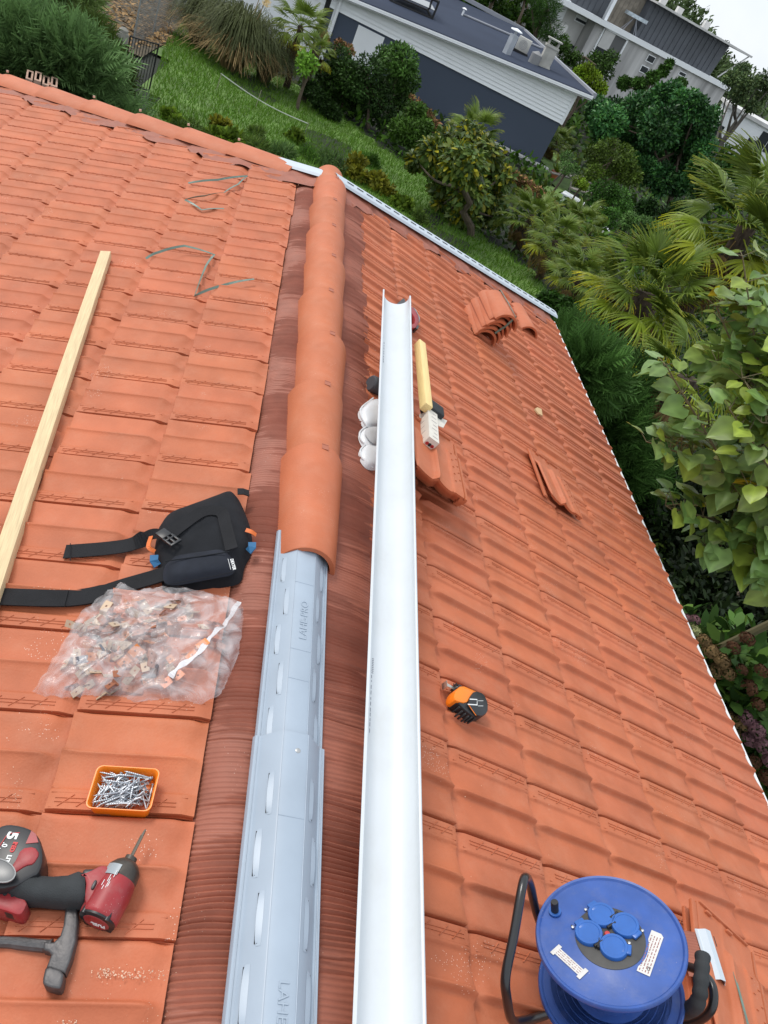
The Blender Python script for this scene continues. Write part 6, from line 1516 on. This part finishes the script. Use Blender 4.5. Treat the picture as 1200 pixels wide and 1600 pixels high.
# ---- feathery conifer at the far corner of the roof
m_con = fol('feathery_conifer', (.034, .082, .024), tw=.2, rough=.6)
def feathery(base, blobs, n, label, tint, seed, m=m_con, ln=.34, cat='conifer', name='conifer', ns=14):
    rg = np.random.default_rng(seed); root = empty(name, base, label, cat); root.location = base; P, u, idx = crown_points(blobs, n, rg, .5); D = u*np.array([.8, .8, .5])+unit(n, rg)*.5; D[:, 2] += .55; D /= np.linalg.norm(D, axis=1)[:, None]
    PP, DD, NN, SS, TT = [], [], [], [], []; s = ln*rg.uniform(.6, 1.3, n); br = 1+rg.normal(0, .22, n)+.15*np.sin(idx*3.1); X = np.cross(D, unit(n, rg)); X /= np.linalg.norm(X, axis=1)[:, None]
    PP.append(P); DD.append(D); NN.append(X); SS.append(s); TT.append(br)
    for k in range(ns):
        t = .12+.8*k/ns; sd = 1 if k % 2 else -1; q = P+D*(s*t)[:, None]; d = D*.75+X*sd*.75+unit(n, rg)*.15; PP.append(q); DD.append(d); NN.append(np.cross(D, X)); SS.append(s*.5*(1-t*.6)); TT.append(br*(1+.25*t))
    P, D, N, S, B_ = map(np.concatenate, (PP, DD, NN, SS, TT)); V, k = leaves(P, D, N, 1, 'spray', rg, .2, sizes=S)
    V2 = V.reshape(-1, k, 3); V2 = P[:, None]+(V2-P[:, None])*np.array([1, 1, 1]); T_ = np.clip(B_, .3, 2)[:, None]*np.array([tint])
    fast_mesh('crown', V2.reshape(-1, 3)-np.array(base), k, m, T_, parent=root, kind=None)
    mb = MB(); c = Vector(np.mean([b[0] for b in blobs], axis=0))-Vector(base); mb.tube([Vector((0, 0, 0)), c*.5, c], [.12, .09, .04], 8); [mb.tube([c*.6, Vector(b[0])-Vector(base)], [.04, .012], 5) for b in blobs[:10]]; mb.build('trunk', m_bark, root); return root
def cpx(L, D, sub=0, rg=np.random.default_rng(3), depth=1.0): return px_blobs(L, D, depth, .4, rg, sub)
bl = cpx([(890, 540, 26), (915, 580, 30), (935, 625, 34), (955, 670, 36), (970, 720, 38), (985, 770, 36), (900, 600, 30), (925, 680, 34), (945, 740, 36), (990, 640, 28), (975, 600, 24)], 8.6)
b = Vector(bl[4][0]); b.z = gz_(b.x, b.y); feathery(b, bl, 3000, 'bright green feathery conifer crowding the far right roof corner', (1, 1, 1), 11)
# ---- blue-green juniper beyond the left hip and dark hedge
m_jun = fol('juniper', (.070, .135, .062), tw=.15, rough=.6)
bl = cpx([(10, 100, 36), (50, 85, 34), (90, 100, 38), (125, 115, 34), (60, 125, 38), (105, 140, 34), (20, 60, 22), (135, 165, 22), (30, 135, 36), (175, 185, 18)], 15.0)
b = Vector(bl[4][0]); b.z = gz_(b.x, b.y); feathery(b, bl, 3000, 'blue green juniper with feathery sprays beyond the left hip', (1, 1, 1), 12, m=m_jun, ln=.55, ns=13)
m_thu = fol('dark_thuja', (.030, .052, .012), tw=.1)
bl = cpx([(135, 70, 26), (150, 95, 26), (165, 120, 24), (120, 80, 22), (140, 110, 22)], 17.2)
b = Vector(bl[2][0]); b.z = gz_(b.x, b.y); feathery(b, bl, 1900, 'dark olive green hedge conifer beside the iron gate', (1, 1, 1), 13, m=m_thu, ln=.40, ns=12)
bl = cpx([(20, 20, 30), (55, 15, 26), (0, 50, 22), (95, 8, 20)], 21)
b = Vector(bl[1][0]); b.z = gz_(b.x, b.y); feathery(b, bl, 1500, 'sparse grey green bush at the top left corner', (1.0, .85, .7), 14, m=m_jun, ln=.8, ns=12)
# ---- weeds and low plants just beyond the roof
m_weed = fol('weed_leaf', (.055, .100, .028), tw=.25)
rg = np.random.default_rng(41)
weeds = [(300, 222, 26, 0), (345, 235, 26, 1), (395, 240, 24, 0), (440, 252, 26, 2), (480, 250, 22, 4), (515, 268, 26, 2), (550, 280, 26, 3), (585, 300, 24, 3), (620, 325, 22, 1), (345, 205, 15, 3), (400, 215, 14, 0), (455, 222, 15, 1), (575, 262, 15, 4), (655, 350, 16, 0), (265, 192, 16, 1)]
wt = [(1, 1, 1), (1.3, 1.3, .7), (1.0, 1.1, 1.6), (2.0, 1.25, .7), (.7, .95, .7)]; wl = ['mid green', 'yellow green', 'blue grey', 'reddish brown', 'dark green']
spots_w = []
for i, (x, y, r, k) in enumerate(weeds):
    p = on_hill(x, y); D = math.hypot(p.x-CAM[0], p.y-CAM[1]); R_ = r*D/F*.9; b = p; bl = blobs_around((p.x, p.y, p.z+R_*.35), R_, R_, R_*.8, 7, R_*.42, rg); 
    near = 'left part' if x < 400 else ('middle' if x < 540 else 'right part')
    tree('wild_plant', b, bl, 900, .13, 'oval' if k % 2 else 'blade', m_weed, f'{wl[k]} low wild plant, {"front row" if y > 225 else "back row"}, {near} of the lawn edge, {["widest", "ragged", "rounded", "upright", "flattened", "small"][i % 6]}', 'plant', [wt[k], tuple(v*.75 for v in wt[k]), (wt[k][0]*1.3, wt[k][1]*1.2, wt[k][2])], trunk=(.02, (p.x, p.y, p.z+R_*.5)), seed=200+i, limbs=4, upness=.8, fold=.3, group='wild plants along the lawn edge')
# ---- loquat-like tree with yellowing leaves
m_loq = fol('loquat_leaf', (.062, .100, .030), tw=.2, rough=.45, spec=.5)
bl = px_blobs([(700, 225, 22), (735, 215, 20), (760, 240, 22), (690, 255, 26), (725, 255, 28), (760, 275, 26), (700, 290, 26), (735, 300, 28), (765, 310, 22), (675, 235, 18), (785, 275, 16), (720, 335, 20), (745, 345, 16), (690, 320, 16), (725, 358, 14), (705, 345, 13), (755, 362, 13), (650, 250, 13), (775, 340, 12)], 20, 1.0, .6, rg)
b = on_hill(735, 372); tree('loquat_tree', b, bl, 11500, .17, 'oval', m_loq, 'leafy tree with yellowing drooping leaves in front of the blue house', 'tree', [(1, 1, 1), (1.25, 1.15, .8), (.7, .85, .85)], trunk=(.10, (Vector(bl[4][0]))), seed=61, limbs=14, upness=-.1, autumn=(.16, (3.0, 1.9, .5)), shell=.7)
palm_px(742, 208, 24, 46, 20, 'fan palm rising behind the yellowing tree against the blue wall', nd=2, ny=0, seed=2, group=None)
# ---- small round trees and shrubs in front of the blue house
m_sh = fol('hedge_leaf', (.034, .070, .022), tw=.15)
sh = [([(628, 95, 24), (610, 115, 24), (635, 125, 22), (600, 90, 18), (620, 150, 18)], (600, 200), 28.5, (.9, 1.05, .8), 'round-topped green bush standing before the white door of the blue house', .16),
      ([(575, 110, 24), (590, 150, 26), (560, 135, 24), (600, 180, 22), (570, 165, 22)], (575, 205), 27.5, (.65, .75, .75), 'dark green bush left of the round-topped one', .14),
      ([(530, 95, 22), (545, 120, 24), (520, 125, 22), (540, 160, 24), (515, 145, 18)], (535, 180), 28, (.55, .65, .5), 'dark hedge bush with bare stems at its foot', .15),
      ([(648, 178, 16), (660, 200, 16), (640, 205, 18), (625, 200, 16), (655, 225, 14)], (650, 245), 26, (.9, 1, .6), 'light green shrub beside the dried hedge', .16),
      ([(480, 95, 13), (475, 105, 10), (488, 100, 9)], (475, 142), 25.5, (2.4, 2.6, 1.2), 'thin sapling with bright lime leaves before the dark hedge', .16),
      ([(505, 165, 14), (495, 150, 12), (520, 178, 13), (482, 140, 11)], (505, 175), 26.5, (.35, .42, .35), 'low dark shrub at the lawn edge below the sapling', .13)]
for i, (L_, bp_, D, tn, lab, sz) in enumerate(sh):
    bl = px_blobs(L_, D, 1, .4, rg, 2); b = at_dist(*bp_, D); b.z = gz_(b.x, b.y)
    tree('shrub' if i != 4 else 'sapling', b, bl, 7000 if i != 4 else 600, sz*.68, 'oval', m_sh, lab, 'shrub' if i != 4 else 'sapling', [tn, tuple(v*1.3 for v in tn), tuple(v*.7 for v in tn)], trunk=(.06, bl[0][0]), seed=300+i, limbs=6, shell=.6)
# ---- dried brown hedge in two stretches
m_dry = fol('dried_hedge', (.150, .098, .070), tw=.1, rough=.9)
for i, (L_, D, lab) in enumerate((([(640, 155, 9), (652, 167, 10), (665, 182, 11), (678, 197, 11), (690, 212, 11), (668, 200, 10), (655, 188, 9)], 30, 'pinkish brown dried hedge at the foot of the blue wall, left stretch'), ([(792, 268, 8), (803, 276, 9), (815, 284, 9), (827, 293, 9), (838, 301, 9), (850, 311, 9), (862, 321, 8)], 29, 'pinkish brown dried hedge below the stone wall'))):
    bl = px_blobs(L_, D, 1, .2, rg, 2); c = Vector(bl[6][0]); b = Vector((c.x, c.y, gz_(c.x, c.y))); tree('hedge', b, bl, 3200, .10, 'oval', m_dry, lab, 'hedge', [(1, 1, 1), (1.5, 1.3, 1.2), (.5, .5, .45), (.5, .9, .3)], trunk=(.05, c), seed=330+i, limbs=10)
bl = px_blobs([(505, 62, 8), (530, 72, 9), (545, 80, 8)], 31, 1, .2, rg, 2); c = Vector(bl[0][0]); tree('hedge', Vector((c.x, c.y, gz_(c.x, c.y))), bl, 900, .11, 'oval', m_dry, 'short piece of dried hedge beside the downpipe of the blue house', 'hedge', [(1, 1, 1), (1.4, 1.2, 1.1), (.5, .8, .3)], trunk=(.05, c), seed=340, limbs=3)
# ---- pampas grass clumps
m_pam = fol('pampas_blade', (.062, .078, .045), tw=.15, rough=.6); m_pamd = fol('dry_blade', (.17, .13, .08), tw=.1, rough=.8)
def tussock(b, R_, H_, n, label, seed, dry=.3, plumes=()):
    rg = np.random.default_rng(seed); root = empty('pampas_grass', b, label, 'ornamental grass'); root.location = b
    for (nm, m, k, hh, sp) in (('green_blades', m_pam, int(n*(1-dry)), 1.0, 1.0), ('dry_blades', m_pamd, int(n*dry), .62, 1.15)):
        a = rg.uniform(0, 6.28, k); r0 = rg.uniform(0, .22*R_, k); h = H_*hh*rg.uniform(.6, 1.1, k); rr = R_*sp*rg.uniform(.35, 1.1, k); dirv = np.stack([np.cos(a), np.sin(a), np.zeros(k)], 1); sdv = np.stack([-np.sin(a), np.cos(a), np.zeros(k)], 1); w = .016*rg.uniform(.7, 1.5, k)
        N_ = 6; pts = []
        for i in range(N_+1): t = i/N_; pts.append(dirv*(r0+rr*t**1.3)[:, None]+np.array([0, 0, 1])*(h*(1.9*t-1.45*t*t*rg.uniform(.85, 1.1, k)))[:, None])
        V = []
        for i in range(N_):
            w0, w1 = w*(1-.8*i/N_), w*(1-.8*(i+1)/N_); V.append(np.stack([pts[i]-sdv*w0[:, None], pts[i]+sdv*w0[:, None], pts[i+1]+sdv*w1[:, None], pts[i+1]-sdv*w1[:, None]], 1))
        V = np.concatenate(V, 0); tn = np.tile(rg.uniform(.55, 1.45, (k, 1)), (N_, 1))*np.array([[1, 1, 1]]); fast_mesh(nm, V.reshape(-1, 3), 4, m, tn, parent=root, kind=None)
    for (dx, dy, hz) in plumes:
        n2 = 300; t = rg.random(n2); P = np.stack([dx*(1+.1*t)+rg.normal(0, .05, n2), dy+rg.normal(0, .05, n2), hz-.45+.55*t], 1); V, k = leaves(P, unit(n2, rg)+np.array([0, 0, 1]), unit(n2, rg), .12, 'blade', rg); fast_mesh('plume', V, k, fol('plume', (.55, .48, .35), tw=.3), rg.uniform(.7, 1.2, (n2, 1))*np.array([[1, 1, 1]]), parent=root, kind=None)
        mb = MB(); mb.tube([(0, 0, .2), (dx*.8, dy*.8, hz*.7), (dx, dy, hz)], .012, 5); mb.build('plume_stem', m_pamd, root)
b = at_dist(372, 62, 27); b.z = gz_(b.x, b.y); tussock(b, 1.35, 2.5, 2600, 'large clump of grey green pampas grass with dead blades at its base', 1, plumes=((.5, -.2, 2.5), (.3, .3, 2.6)))
b = at_dist(322, 20, 29); b.z = gz_(b.x, b.y); tussock(b, 1.2, 2.1, 1800, 'pampas grass clump behind the larger one, by the wire fence', 2)
b = at_dist(425, 75, 27.5); b.z = gz_(b.x, b.y); tussock(b, .9, 1.8, 1200, 'darker pampas grass clump between the large one and the palms', 3, dry=.15)
# ---- palms left of the blue house
palm_px(470, 40, 28, 48, 22, 'fan palm with yellow green fronds left of the blue house, tallest of the pair', nd=4, ny=3, seed=21)
palm_px(492, 78, 27, 34, 16, 'smaller fan palm in front of the taller one, left of the blue house', nd=3, ny=4, seed=22)
# ---- palms and bushes behind the roof's far right corner
for i, (x, y, D, r, n_, lab) in enumerate(((830, 335, 17.0, 50, 18, 'low fan palm behind the lawn, left of the cluster of three'), (868, 375, 15.0, 52, 20, 'low fan palm in the middle of the cluster of three'), (905, 345, 19.0, 40, 16, 'low fan palm at the back of the cluster, under the white lounger'), (905, 430, 13.0, 56, 20, 'dark fan palm beside the lawn end, nearest the roof corner'), (870, 220, 33, 30, 18, 'fan palm at the right corner of the blue house'))):
    palm_px(x, y, D_high(x, y, 1.0), r*.95, n_+6, lab, nd=5, ny=1, seed=30+i, r=.07)
palm_px(1010, 455, 10.5, 106, 40, 'large fan palm with yellow-tipped and brown dead fronds beside the roof', nd=26, ny=16, seed=40, r=.13)
palm_px(1170, 350, 11.5, 125, 34, 'tall fan palm with long radiating fronds at the right edge', nd=12, ny=9, seed=44, r=.12)
palm_px(1075, 590, 9.0, 100, 12, 'fan palm with hanging brown fronds partly behind the catalpa', nd=16, ny=5, seed=47, r=.12)
# ---- garden beyond: shrubs around the picnic table
mid = [([(935, 245, 20), (955, 265, 22), (975, 250, 20), (950, 230, 14), (985, 275, 18), (930, 270, 14)], 33, (1.3, 1.15, .6), 'shrub', 'loose olive green shrub below the big dark tree', .14, 3400),
       ([(945, 300, 20), (965, 315, 22), (935, 320, 18), (980, 330, 16), (955, 340, 16)], 29, (.75, 1.05, .6), 'shrub', 'dense mid green shrub right of the picnic table', .11, 3600),
       ([(903, 283, 9), (912, 290, 8)], 31, (2.6, 2.2, .5), 'shrub', 'small lime yellow shrub behind the picnic table', .09, 700),
       ([(888, 248, 12), (884, 262, 10), (895, 268, 10)], 33, (1.5, 1.6, 1.7), 'shrub', 'grey green olive bush on the far lawn', .10, 900),
       ([(938, 345, 10), (930, 352, 9)], 25, (1.5, 1.5, .7), 'shrub', 'small rounded yellow green bush near the white cloth', .09, 900),
       ([(985, 345, 13), (1005, 350, 13), (1020, 358, 12), (995, 362, 12)], 22, (1.6, 1.7, 1.7), 'shrub', 'pale grey bush with small white flowers above the big palm', .10, 1500),
       ([(905, 120, 13), (925, 125, 14), (935, 140, 12), (918, 110, 10)], 54, (2.6, 2.1, .55), 'tree', 'yellow green rounded tree behind the corner of the blue roof', .22, 2200),
       ([(885, 85, 14), (900, 95, 12), (930, 95, 14), (945, 110, 14), (955, 90, 12), (880, 65, 10)], 60, (.8, .9, .6), 'tree', 'thin leafed tree in front of the concrete balcony', .25, 1800),
       ([(1036, 112, 8), (1020, 122, 9), (1000, 132, 10), (975, 130, 10), (1062, 132, 9), (1045, 100, 6)], 58, (.75, .95, .6), 'tree', 'mid green tree reaching up before the slit windows', .24, 3000),
       ([(1095, 265, 20), (1125, 275, 20), (1150, 265, 16), (1100, 295, 22), (1135, 305, 22), (1165, 285, 16)], 34, (.6, .85, .6), 'tree', 'dark bushy tree behind the tall palm', .20, 4200),
       ([(1060, 380, 24), (1040, 400, 20), (1085, 400, 24), (1110, 420, 24)], 17, (.8, .9, .5), 'shrub', 'green shrub between the two large palms', .14, 2600),
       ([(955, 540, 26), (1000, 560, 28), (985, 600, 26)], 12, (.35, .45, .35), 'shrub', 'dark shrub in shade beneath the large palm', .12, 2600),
       ([(855, 470, 14), (880, 480, 16), (915, 490, 20), (870, 500, 14)], 14, (.5, .7, .4), 'shrub', 'dark low shrub at the end of the lawn', .11, 2200),
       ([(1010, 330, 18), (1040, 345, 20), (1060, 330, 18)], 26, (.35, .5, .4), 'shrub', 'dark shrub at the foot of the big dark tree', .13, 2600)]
for i, (L_, D, tn, nm, lab, sz, n_) in enumerate(mid):
    bl = px_blobs(L_, D, 1, .5, rg, 2); c = Vector(np.mean([q[0] for q in bl], axis=0)); b = Vector((c.x, c.y, gz_(c.x, c.y))); top = c
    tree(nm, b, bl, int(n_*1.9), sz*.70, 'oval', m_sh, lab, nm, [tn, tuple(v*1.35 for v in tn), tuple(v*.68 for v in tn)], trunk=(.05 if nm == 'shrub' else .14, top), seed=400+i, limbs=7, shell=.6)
rgw = np.random.default_rng(4); Lw_ = [(1000, 335), (1012, 342), (1020, 350), (1005, 352), (990, 338), (925, 284), (932, 281), (946, 280), (1028, 362)]
# ---- the big dark green tree
m_big = fol('glossy_dark_leaf', (.024, .082, .030), tw=.15, rough=.45, spec=.5)
bl = px_blobs([(960, 175, 22), (1000, 168, 24), (1040, 160, 24), (1075, 165, 24), (1100, 190, 22), (950, 190, 26), (990, 195, 28), (1030, 200, 30), (1070, 210, 30), (1095, 230, 24), (1000, 235, 24), (1045, 250, 28), (1085, 265, 22), (935, 175, 20), (1050, 142, 14), (1060, 290, 16), (1010, 268, 20), (1035, 282, 20), (1078, 285, 18), (985, 255, 18)], 42, 1, 1.4, rg, 4)
b = at_dist(1052, 330, 42); b.z = gz_(b.x, b.y); tree('broadleaf_tree', b, bl, 46000, .17, 'oval', m_big, 'big dense dark green tree right of the blue house', 'tree', [(1, 1, 1), (.7, .8, .8), (1.5, 1.35, 1)], trunk=(.15, bl[40][0]), seed=71, limbs=16, shell=.5, cvar=.28)
# ---- conifer and tree stand behind the blue roof
bl = px_blobs([(855, 8, 22), (850, 28, 20), (862, 45, 18), (845, -8, 20), (865, 62, 13)], 60, 1, .6, rg, 3); b = at_dist(850, 70, 60); b.z = gz_(b.x, b.y); tree('pine_tree', b, bl, 4200, .28, 'blade', m_leafd, 'dark green conifer standing between blue house and apartments', 'tree', [(.8, .95, .8), (1.2, 1.3, 1.1), (.5, .6, .5)], trunk=(.2, bl[0][0]), seed=80, limbs=6)
for i in range(7):
    x = 725+i*17; bl = px_blobs([(x-6, -12-3*(i % 2), 14), (x+8, 2+i*4, 12), (x, 14+i*6, 10), (x+5, -30, 16)], 64+i % 3*3, 1, .8, rg, 2); b = at_dist(x, 34+i*6, 64+i % 3*3); b.z = gz_(b.x, b.y)
    tree('woodland_tree', b, bl, 1700, .30, 'oval', m_leafd, f'{["first", "second", "third", "fourth", "fifth", "sixth", "seventh"][i]} bare-trunked tree from the left in the row behind the blue roof', 'tree', [(.9, 1.0, .6), (.6, .7, .5), (1.4, 1.3, .8)], trunk=(.17, Vector(bl[0][0])), seed=500+i, limbs=3, group='trees in a row behind the blue roof', mtrunk=mat('pale_bark', (.20, .15, .11), .9, var=.3, vscale=4))
# ---- airy tree before the white house
bl = px_blobs([(1145, 125, 14), (1170, 132, 15), (1190, 145, 15), (1152, 150, 12), (1178, 165, 11), (1200, 125, 16), (1160, 110, 12)], 62, 1, 1.2, rg, 3); b = at_dist(1112, 232, 62); b.z = gz_(b.x, b.y)
tree('airy_tree', b, bl, 5200, .18, 'oval', fol('greyish_leaf', (.050, .085, .045), tw=.15), 'airy grey green tree with leaning trunk before the white house', 'tree', [(1, 1, 1), (.7, .8, .75), (1.4, 1.3, 1.1)], trunk=(.22, at_dist(1150, 190, 62)), seed=90, limbs=10, shell=.8, mtrunk=mat('grey_bark', (.13, .115, .10), .9))
# ---- wooded hill on the skyline
rg = np.random.default_rng(15); hb = []
for i in range(150):
    az = rg.uniform(14, 40); D = rg.uniform(105, 185); el = (2.3 if az < 22 else max(.2, 2.2-(az-22)*.36)) + rg.normal()*.10; z = CAM[2]+math.tan(math.radians(el))*D - rg.uniform(2, 9)*(1 if i % 2 else .35); r = rg.uniform(3.0, 5.2)
    hb.append(((CAM[0]+D*math.sin(math.radians(az)), CAM[1]+D*math.cos(math.radians(az)), z-r*.8), (r, r, r*.8)))
P, u, idx = crown_points(hb, 60000, rg, .35); D = u+unit(len(P), rg)*.7; V, k = leaves(P, D, u+np.array([0, 0, .5]), .75, 'oval', rg); cl = 1+rg.normal(0, .25, len(hb)); tn = (np.clip(cl[idx]*(1+rg.normal(0, .2, len(P))), .3, 2))[:, None]*np.array([[1, 1, 1]])
fast_mesh('wooded_hillside', V, k, fol('hill_leaf', (.040, .068, .032), tw=.1, rough=.8), tn, 'distant wooded hillside against the pale sky')

# ================================================================== garden things
gp0, gp1 = on_hill(188, 140), on_hill(230, 150); gp1 = on_hill(231, 151); gdir = (gp1-gp0); gdir.z = 0; gl_ = gdir.length
Mg = frame(gp0, gdir, (0, 0, 1)); gate = empty('garden_gate', Mg, 'black iron garden gate with upright bars, half open by the lawn', 'gate'); m_iron = mat('black_iron', (.012, .012, .013), .5)
hg = (at_dist(249, 70, math.hypot(gp1.x-CAM[0], gp1.y-CAM[1])).z-gp1.z); print('gate', gl_, hg)
mb = MB(); [mb.tube([(x, 0, .06), (x, 0, hg)], .018, 6) for x in (0, gl_)]; [mb.tube([(0, 0, z), (gl_, 0, z)], .014, 6) for z in (.10, hg-.02)]; mb.build('gate_frame', m_iron, gate)
for k in range(1, 10): mb = MB(); mb.tube([(gl_*k/10, 0, .1), (gl_*k/10, 0, hg-.02)], .008, 6); mb.build('gate_bar', m_iron, gate)
m_post = mat('lichened_concrete', (.22, .21, .18), .95, var=.3, vscale=6, bump=.6, bscale=30)
for (x, y, yb, lab) in ((177, 56, 92, 'weathered round-topped concrete post holding the iron gate'), (194, 44, 72, 'weathered round-topped concrete post behind the gate post')):
    D = math.hypot(gp0.x-CAM[0], gp0.y-CAM[1])+(1.4 if x > 180 else 0); tpp = at_dist(x, y, D); b = Vector((tpp.x, tpp.y, gz_(tpp.x, tpp.y)-.1)); h_ = tpp.z-b.z; mb = MB(); mb.rbox(-.11, .11, -.11, .11, 0, h_-.08, .02); mb.lathe([(.11, h_-.10), (.10, h_-.03), (.05, h_+.01), (0, h_+.02)], 14); o = mb.build('gate_post', m_post, None, Matrix.Translation(b) @ RZ(.4)); tag(o, lab, 'post')
# wire fence behind
fa, fb = on_hill(205, 78), on_hill(300, 20); fd = fb-fa; fd.z = 0; fl = fd.length; Mf = frame(fa, fd, (0, 0, 1)); wf = empty('wire_fence', Mf, 'thin wire mesh fence with slim grey posts at the top of the lawn', 'fence'); m_wire = mat('grey_wire', (.20, .21, .21), .5, metal=.3)
for k in range(5): mb = MB(); x = fl*k/4; zz = gz_(fa.x+fd.normalized().x*x, fa.y+fd.normalized().y*x)-fa.z; mb.tube([(x, 0, zz-.1), (x, 0, zz+1.7)], .022, 6); mb.build('post', mat('fence_post_grey', (.26, .27, .27), .6), wf)
mb = MB(); x = -1.4
while x < fl: 
    for sg in (1, -1):
        xa, xb = (x, x+1.4) if sg > 0 else (x+1.4, x); ca, cb_ = max(0, min(fl, xa)), max(0, min(fl, xb)); f = lambda v: v/fl*(gz_(fb.x, fb.y)-fa.z)
        mb.tube([(ca, 0, f(ca)+.1+abs(ca-xa)*1.0), (cb_, 0, f(cb_)+1.5-abs(cb_-xb)*1.0)], .003, 3, cap=False)
    x += .12
mb.build('mesh', m_wire, wf)
# string between canes on the lawn
sA, sB = on_hill(342, 146), on_hill(479, 206)
sa2 = at_dist(345, 115, math.hypot(sA.x-CAM[0], sA.y-CAM[1])); sb2 = at_dist(481, 193, math.hypot(sB.x-CAM[0], sB.y-CAM[1]))
ln_ = empty('string_line', sA, 'white cord stretched between thin canes over the lawn', 'cord'); ln_.location = sA; mb = MB(); P_ = [sa2.lerp(sb2, t)+Vector((0, 0, -.10*math.sin(PI*t)))-sA for t in np.linspace(0, 1, 15)]; mb.tube(P_, .013, 6); mb.build('cord', mat('white_cord', (.50, .52, .46), .7), ln_)
for i, (t, lab) in enumerate(((0, 'thin garden cane at the far end of the white cord'), (.42, 'thin garden cane midway along the white cord'), (1, 'thin garden cane at the near end of the white cord'))):
    p = sa2.lerp(sb2, t); g_ = gz_(p.x, p.y); mb = MB(); mb.tube([(0, 0, 0), (.02, 0, p.z-g_+(.15 if i == 1 else .02))], .009, 6); o = mb.build('garden_cane', mat('cane', (.30, .28, .20), .8), None, T(p.x, p.y, g_)); tag(o, lab, 'cane')
# hollow blocks just beyond the left hip
m_blk = mat('weathered_block', (.42, .27, .20), .9, var=.35, vscale=9, bump=.6, bscale=30)
bt = at_dist(40, 122, 13.5)
base_b = Vector((bt.x, bt.y, gz_(bt.x, bt.y)-.1)); ch = empty('chimney_stack', base_b, 'low mossy masonry chimney of old hollow blocks beyond the left hip', 'chimney'); ch.location = base_b; hh = bt.z-base_b.z-.12
mb = MB(); dx = (at_dist(92, 135, 13.5)-bt); dx.z = 0; Lb_ = dx.length; Mx_ = frame((0, 0, 0), dx, (0, 0, 1)); mb.box(0, Lb_, 0, .45, 0, hh-.02, mtx=Mx_); mb.build('masonry', m_blk, ch)
for k in range(4):
    mb = MB(); x0 = Lb_*k/4; w = Lb_/4-.02
    for (a, b, c, d_) in ((x0, x0+w, 0, .06), (x0, x0+w, .36, .42), (x0, x0+.05, .06, .36), (x0+w-.05, x0+w, .06, .36), (x0+w/2-.02, x0+w/2+.02, .06, .36)): mb.box(a, b, c, d_, hh-.02, hh+.12+.02*(k % 2), mtx=Mx_)
    mb.build('hollow_block', m_blk, ch)
# picnic table, pot plant, lounger, cloth
pb = on_hill(888, 302); m_gw = mat('grey_weathered_wood', (.20, .18, .155), .85, var=.25, vscale=6)
pt = empty('picnic_table', pb, 'grey weathered wooden picnic table on the far lawn', 'picnic table'); pt.location = pb; pt.rotation_euler = (0, 0, .55)
mb = MB(); [mb.box(-.9, .9, -.36+k*.15, -.24+k*.15, .72, .76) for k in range(5)]; mb.build('table_top', m_gw, pt)
for s in (-1, 1): mb = MB(); mb.box(-.9, .9, s*.72-.13, s*.72+.13, .42, .46); mb.build('bench', m_gw, pt)
for x in (-.65, .65):
    for s in (-1, 1): mb = MB(); mb.tube([(x, s*.28, .72), (x, s*.62, 0)], .045, 4, smooth=False); mb.build('leg', m_gw, pt)
pb = on_hill(863, 281); po = empty('potted_plant', pb, 'terracotta pot with a small spiky plant on the far lawn', 'potted plant'); po.location = pb; mb = MB(); mb.lathe([(.16, 0), (.24, .36), (.26, .38), (.22, .40), (0, .36)], 18); mb.build('pot', m_tile2, po)
rg = np.random.default_rng(2); V, k = leaves(np.tile([0, 0, .36], (60, 1)), unit(60, rg)*np.array([1, 1, .4])+np.array([0, 0, .8]), unit(60, rg), .42, 'blade', rg); fast_mesh('spiky_leaves', V, k, m_frond, rg.uniform(.7, 1.4, (60, 1))*np.array([[1.2, 1.2, .8]]), parent=po, kind=None)
pb = on_hill(903, 330); lo = empty('garden_lounger', pb, 'white plastic sun lounger half hidden by palm leaves', 'sun lounger'); lo.location = pb; lo.rotation_euler = (0, 0, -.5)
mb = MB(); mb.rbox(-.9, .45, -.32, .32, .28, .36, .03); mb.build('seat', m_wpaint, lo); mb = MB(); mb.rbox(0, .8, -.32, .32, 0, .07, .03, mtx=T(.42, 0, .30) @ RY(-.5)); mb.build('backrest', m_wpaint, lo)
for x in (-.75, .4):
    for s in (-.27, .27): mb = MB(); mb.tube([(x, s, 0), (x, s, .3)], .03, 6); mb.build('leg', m_wpaint, lo)
pb = on_hill(943, 366); mb = MB(); mb.add([(-.2, 0, .0), (.1, -.12, .06), (.22, .1, .16), (-.06, .2, .30), (0, .05, .22)], [(0, 1, 4), (1, 2, 4), (2, 3, 4), (3, 0, 4)]); o = mb.build('white_cloth', m_wpaint, None, T(*pb)); tag(o, 'scrap of white cloth among the plants above the big palm', 'cloth')
print('objects', len(bpy.data.objects), 'faces', sum(len(m.polygons) for m in bpy.data.meshes))
